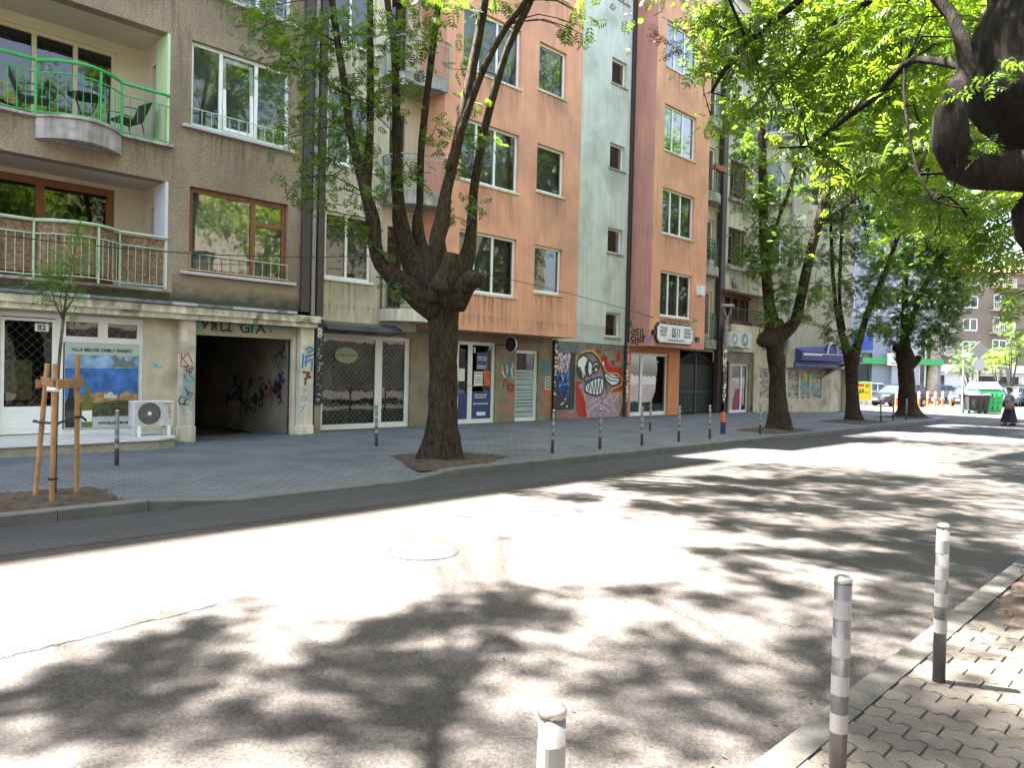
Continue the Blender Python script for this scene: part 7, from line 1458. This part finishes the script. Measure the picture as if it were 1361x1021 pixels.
b = MB(); b.add([(-.68,-.6,.06),(.68,-.6,.06),(.68,.6,.06),(-.68,.6,.06),(-.74,-.66,1.2),(.74,-.66,1.2),(.74,.66,1.2),(-.74,.66,1.2),(-.6,-.5,1.45),(.6,-.5,1.45),(.6,.5,1.45),(-.6,.5,1.45)], [(3,2,1,0),(8,9,10,11)]+[(i+a,i+(a+1)%4,i+4+(a+1)%4,i+4+a) for i in (0,4) for a in range(4)])
for z in (.35,.7,1.0):
    for x in (.2,.5): b.bbox(x-.06,x+.06,-.69,-.6,z-.1,z+.1,.02)
b.build('body', M_gp, t, local=True)
b = MB(); b.add([(-.72,-.62,1.455),(.66,-.62,1.455),(.66,.6,1.455),(-.72,.6,1.455),(-.62,-.4,1.85),(.5,-.4,1.85),(.5,.4,1.85),(-.62,.4,1.85)], [(3,2,1,0),(4,5,6,7),(0,1,5,4),(1,2,6,5),(2,3,7,6),(3,0,4,7)]); b.build('lid', mat('pale_mint_plastic', (.55,.68,.62), .4), t, local=True)
b = MB(); b.box(-.45,.2,-.665,-.63,1.02,1.16); b.build('slot', M_black, t, local=True)
M_signb = mat('sign_back_grey', (.30,.32,.34), .4, .5)
t = thing('traffic_sign', (49.9,10.95,RZ), 'grey backs of a diamond and a round traffic sign on one pole', 'traffic sign', None, RZI)
b = MB(); b.lathe((0,0,0), [(.035,0),(.035,4.15)], 10); b.build('pole', M_pipeg, t, local=True)
b = MB(); b.prism([(0,-.05,3.16),(.52,-.05,3.68),(0,-.05,4.2),(-.52,-.05,3.68)], (0,-.02,0)); b.build('diamond_plate', M_signb, t, local=True)
b = MB(); b.lathe((0,-.07,2.88), [(.36,0),(.38,.01),(.36,.02)], 24, 'y'); b.build('round_plate', mat('sign_pale', (.5,.52,.52), .4), t, local=True)
for z in (3.68,2.88): b = MB(); b.box(-.25,.25,-.045,.045,z-.02,z+.02); b.build('clamp', M_pipeg, t, local=True)
t = thing('street_lamp', (49.7,11.65,RZ), 'thin pole with a small flat lamp head left of the diamond sign', 'street lamp', None, RZI)
b = MB(); b.lathe((0,0,0), [(.06,0),(.045,3.25)], 10); b.build('post', M_pipeg, t, local=True); b = MB(); b.bbox(-.1,.38,-.1,.1,3.25,3.42,.03); b.build('lamp_head', M_whitep, t, local=True)
t = thing('street_lamp', (74.0,14.0,RZ), 'grey lamp post with a bent arm at the right behind the bins', 'street lamp', None, RZI)
b = MB(); b.tube([(0,0,0),(0,0,2.9),(-.15,0,3.05),(-.9,0,3.1)], .08, 8); b.build('post', M_pipeg, t, local=True)
t = thing('advertising_board', (52.0,18.1,RZ), 'yellow advertising board on a white stand behind the third trunk', 'advertising board', None, RZI)
b = MB(); b.box(-.6,.6,-.03,.03,.45,1.62); b.build('panel', mat('yellow_print', (.75,.60,.02), .5, var=.06), t, local=True)
b = MB(); b.box(-.66,.66,-.05,.05,1.621,1.68); b.box(-.66,-.601,-.05,.05,0,1.62); b.box(.601,.66,-.05,.05,0,1.62); b.box(-.6,.6,-.035,.035,.08,.448); b.build('stand', M_whitep, t, local=True)
b = MB(); b.box(-.3,.12,-.036,-.031,1.38,1.5); b.build('printed_block', M_red, t, local=True)
b = MB()
for L in ([(-.5,1.05),(-.38,1.15),(-.36,.9)],[(-.28,1.15),(-.1,1.15),(-.12,.92),(-.26,.95),(-.12,1.04)],[(-.02,.95),(.05,1.2),(.12,1.0),(0,1.0)],[(.2,.95),(.4,.98)],[(.25,1.3),(.25,1.5)],[(.35,1.3),(.35,1.5)],[(.45,1.35),(.45,1.5)]): b.stroke(L, .055, -.031)
for L in ([(-.5,.18),(-.5,.38)],[(-.35,.18),(-.35,.38),(-.2,.38)],[(-.05,.18),(-.05,.38),(.08,.3)],[(.2,.2),(.35,.2),(.35,.36),(.2,.36)]): b.stroke(L, .04, -.036)
b.build('print', M_black, t, local=True)
b = MB(); vs = []
rn = random.Random(3)
for i in range(7):
    for j in range(5): vs.append((-.45+.15*i, -.35+.12*j*(1+.1*rn.random()), max(0,.95-.14*i+rn.uniform(-.06,.06))*(1-.12*abs(j-2))))
b.T = Mim(60.6,16.2,RZ); b.add(vs, [(i*5+j,(i+1)*5+j,(i+1)*5+j+1,i*5+j+1) for i in range(6) for j in range(4)]); o = b.build('cloth', M_whitep); tag(o, 'white cloth draped at the foot of the pale trunk', 'cloth')

# ============================================================ PEOPLE
def skin(name, joints, bones, m, par, sub=2):
    """continuous body grown over joints {name: (x, y, z, r)} and bones [(a, b)]"""
    ks = list(joints); me = bpy.data.meshes.new(name); me.from_pydata([joints[k][:3] for k in ks], [(ks.index(a), ks.index(c)) for a, c in bones], [])
    o = bpy.data.objects.new(name, me); col.objects.link(o); o.modifiers.new('skin', 'SKIN')
    for i, k in enumerate(ks):
        r = joints[k][3]; me.skin_vertices[0].data[i].radius = (r, joints[k][4] if len(joints[k]) > 4 else r); me.skin_vertices[0].data[i].use_root = i == 0
    sb = o.modifiers.new('sub', 'SUBSURF'); sb.levels = sb.render_levels = sub
    bpy.context.view_layer.update(); nm = bpy.data.meshes.new_from_object(o.evaluated_get(bpy.context.evaluated_depsgraph_get())); bpy.data.objects.remove(o)
    nm.name = name; nm.materials.clear(); nm.materials.append(m); nm.polygons.foreach_set('use_smooth', [True]*len(nm.polygons))
    q = bpy.data.objects.new(name, nm); col.objects.link(q); q.parent = par; ORG[q.name] = ORG[par.name]; return q
M_skin = mat('skin', (.42,.24,.17), .6); M_hair = mat('dark_hair', (.03,.015,.012), .6)
def person(loc, rz, label, m_top, m_low, skirt, H=1.6, hair=M_hair, bag=None, stride=.26):
    """local x is the walking direction"""
    t = thing('person', loc, label, 'person', None, rz); k = H/1.7
    J = {'pelvis':(0,0,.92,.13,.15),'waist':(0,0,1.08,.12,.14),'chest':(.02,0,1.28,.13,.17),'neckb':(.03,0,1.42,.07,.09),'neck':(.045,0,1.48,.05),'jaw':(.07,0,1.54,.062),'head':(.06,0,1.60,.085),'crown':(.05,0,1.68,.065),
         'sl':(.02,.17,1.39,.055),'el':(-.10,.22,1.13,.045),'wl':(.08,.2,.95,.03),'hl':(.12,.19,.89,.032),
         'sr':(.02,-.17,1.39,.055),'er':(.04,-.23,1.13,.045),'wr':(.24,-.18,1.06,.03),'hr':(.31,-.16,1.06,.032),
         'hipl':(0,.09,.86,.10),'kl':(stride*.6,.09,.50,.07),'al':(stride,.09,.10,.042),'tl':(stride+.15,.09,.045,.035),
         'hipr':(0,-.09,.86,.10),'kr':(-.02,-.09,.49,.07),'ar':(-stride,-.09,.13,.042),'tr':(-stride+.12,-.09,.04,.035)}
    Bn = [('pelvis','waist'),('waist','chest'),('chest','neckb'),('neckb','neck'),('neck','jaw'),('jaw','head'),('head','crown'),('chest','sl'),('sl','el'),('el','wl'),('wl','hl'),('chest','sr'),('sr','er'),('er','wr'),('wr','hr'),
          ('pelvis','hipl'),('hipl','kl'),('kl','al'),('al','tl'),('pelvis','hipr'),('hipr','kr'),('kr','ar'),('ar','tr')]
    S = {n: tuple(v*k for v in p) for n, p in J.items()}
    body = skin('body', S, Bn, M_skin, t)
    # nose, ears and five fingers joined to the body surface as small forms
    f = MB(); f.lathe((.135*k,0,1.565*k), [(.012,0),(.018,.012),(.006,.03)], 8, 'z')
    for sy in (-1,1): f.lathe((.05*k,sy*.088*k-.008,1.575*k), [(.014,0),(.02,.008),(.012,.016)], 8, 'y')
    f.build('face', M_skin, t, local=True, smooth=True)
    f = MB()
    for sy in (-1,1): f.lathe((.128*k,sy*.035*k,1.605*k), [(.002,-.008),(.009,0),(.002,.008)], 8, 'z')
    f.build('eyes', M_black, t, local=True)
    fg = MB()
    for (hx, hy, hz, dx, dz) in ((.31,-.16,1.06,1,-.1),(.12,.19,.89,.35,-.95)):
        for i in range(4):
            o = (-.027+.018*i)*k; a = Vector((hx*k+dx*.03, hy*k+o, hz*k+dz*.03)); l_ = (.062,.075,.078,.066)[i]*k
            fg.tube([tuple(a),tuple(a+Vector((dx*l_*.55,0,dz*l_*.55))),tuple(a+Vector((dx*l_-.012,.0,dz*l_-.02)))], [.0095*k,.0085*k,.006*k], 6)
        fg.tube([(hx*k,hy*k-.03*k,hz*k),(hx*k+dx*.03,hy*k-.05*k,hz*k+dz*.03+.01),(hx*k+dx*.06,hy*k-.05*k,hz*k+dz*.055)], [.011*k,.01*k,.007*k], 6)
    fg.build('fingers', M_skin, t, local=True, smooth=True)
    hj = {'a':(.03,0,1.64,.095),'b':(.045,0,1.70,.07),'c':(-.03,0,1.58,.08),'d':(-.04,0,1.52,.06)}
    skin('hair', {n: tuple(v*k for v in p) for n, p in hj.items()}, [('a','b'),('a','c'),('c','d')], hair, t)
    tj = {'waist':(0,0,1.02,.155,.18),'mid':(.01,0,1.16,.15,.175),'chest':(.02,0,1.30,.15,.19),'coll':(.03,0,1.42,.085,.10),'hem':(0,0,.88,.165,.2),'sl':(.02,.18,1.39,.075),'el':(-.10,.225,1.14,.065),'wl':(.02,.205,1.02,.055),'sr':(.02,-.18,1.39,.075),'er':(.04,-.235,1.14,.065),'wr':(.17,-.20,1.08,.05)}
    skin('blouse', {n: tuple(v*k for v in p) for n, p in tj.items()}, [('waist','mid'),('mid','chest'),('chest','coll'),('waist','hem'),('chest','sl'),('sl','el'),('el','wl'),('chest','sr'),('sr','er'),('er','wr')], m_top, t)
    if skirt:
        b = MB(); rings = [(.93,.165,.19,0),(.78,.20,.22,0),(.5,.27,.25,.0),(.2,.36,.28,0),(.15,.37,.29,0)]; n = 28; vs = []
        for (z, rx, ry, ox) in rings:
            for i in range(n): a = 2*math.pi*i/n; w_ = 1+.06*math.sin(a*7)*(1-z); vs.append((ox+rx*w_*math.cos(a)*k, ry*w_*math.sin(a)*k, z*k))
        b.add(vs, [(r*n+i,r*n+(i+1)%n,(r+1)*n+(i+1)%n,(r+1)*n+i) for r in range(len(rings)-1) for i in range(n)]); b.build('skirt', m_low, t, local=True, smooth=True)
    else:
        lj = {n: S[n] for n in ('pelvis','hipl','kl','al','hipr','kr','ar')}; lj = {n: (*p[:3], p[3]*1.22, (p[4] if len(p) > 4 else p[3])*1.22) for n, p in lj.items()}
        skin('trousers', lj, [('pelvis','hipl'),('hipl','kl'),('kl','al'),('pelvis','hipr'),('hipr','kr'),('kr','ar')], m_low, t)
    for sx, y, z in ((stride,.09,.0),(-stride,-.09,.0)):
        b = MB(); x = sx*k; b.prism([(x-.08,y*k-.045,0),(x+.20,y*k-.045,0),(x+.2,y*k-.045,.035),(x+.1,y*k-.045,.08),(x-.08,y*k-.045,.1)], (0,.09,0)); b.build('shoe', M_black, t, local=True)
    return t
w1 = person((37.9,7.1,RZ), math.atan2(.717,-.697), 'woman in a long dark skirt and grey blouse crossing the road with a bag', mat('grey_patterned_cloth', (.28,.28,.31), .9, var=.5, vscale=14, grain=.3, gscale=40), mat('navy_skirt', (.02,.02,.035), .9), True, 1.58, mat('brown_hair', (.06,.025,.015), .6))
o0 = Vector((37.9,7.1,RZ)); b = MB(Matrix.Translation(o0) @ Matrix.Rotation(math.atan2(.717,-.697), 4, 'Z'))
b.bbox(.06,.36,.22,.34,.72,.93,.04); o = b.build('handbag', mat('brown_canvas', (.17,.09,.05), .8, var=.2)); tag(o, 'brown bag held in front of the crossing woman', 'bag')
b = MB(Matrix.Translation(o0) @ Matrix.Rotation(math.atan2(.717,-.697), 4, 'Z')); b.tube([(.08,.28,.95),(.05,.24,1.15),(.04,.2,1.32)], .012, 6); b.build('strap', o.data.materials[0], o)
person((76.5,13.6,RZ), math.atan2(.697,.717), 'distant walker in a beige shirt and dark trousers behind the bins', mat('beige_shirt', (.55,.42,.30), .9), mat('dark_trousers', (.03,.03,.04), .9), False, 1.75)
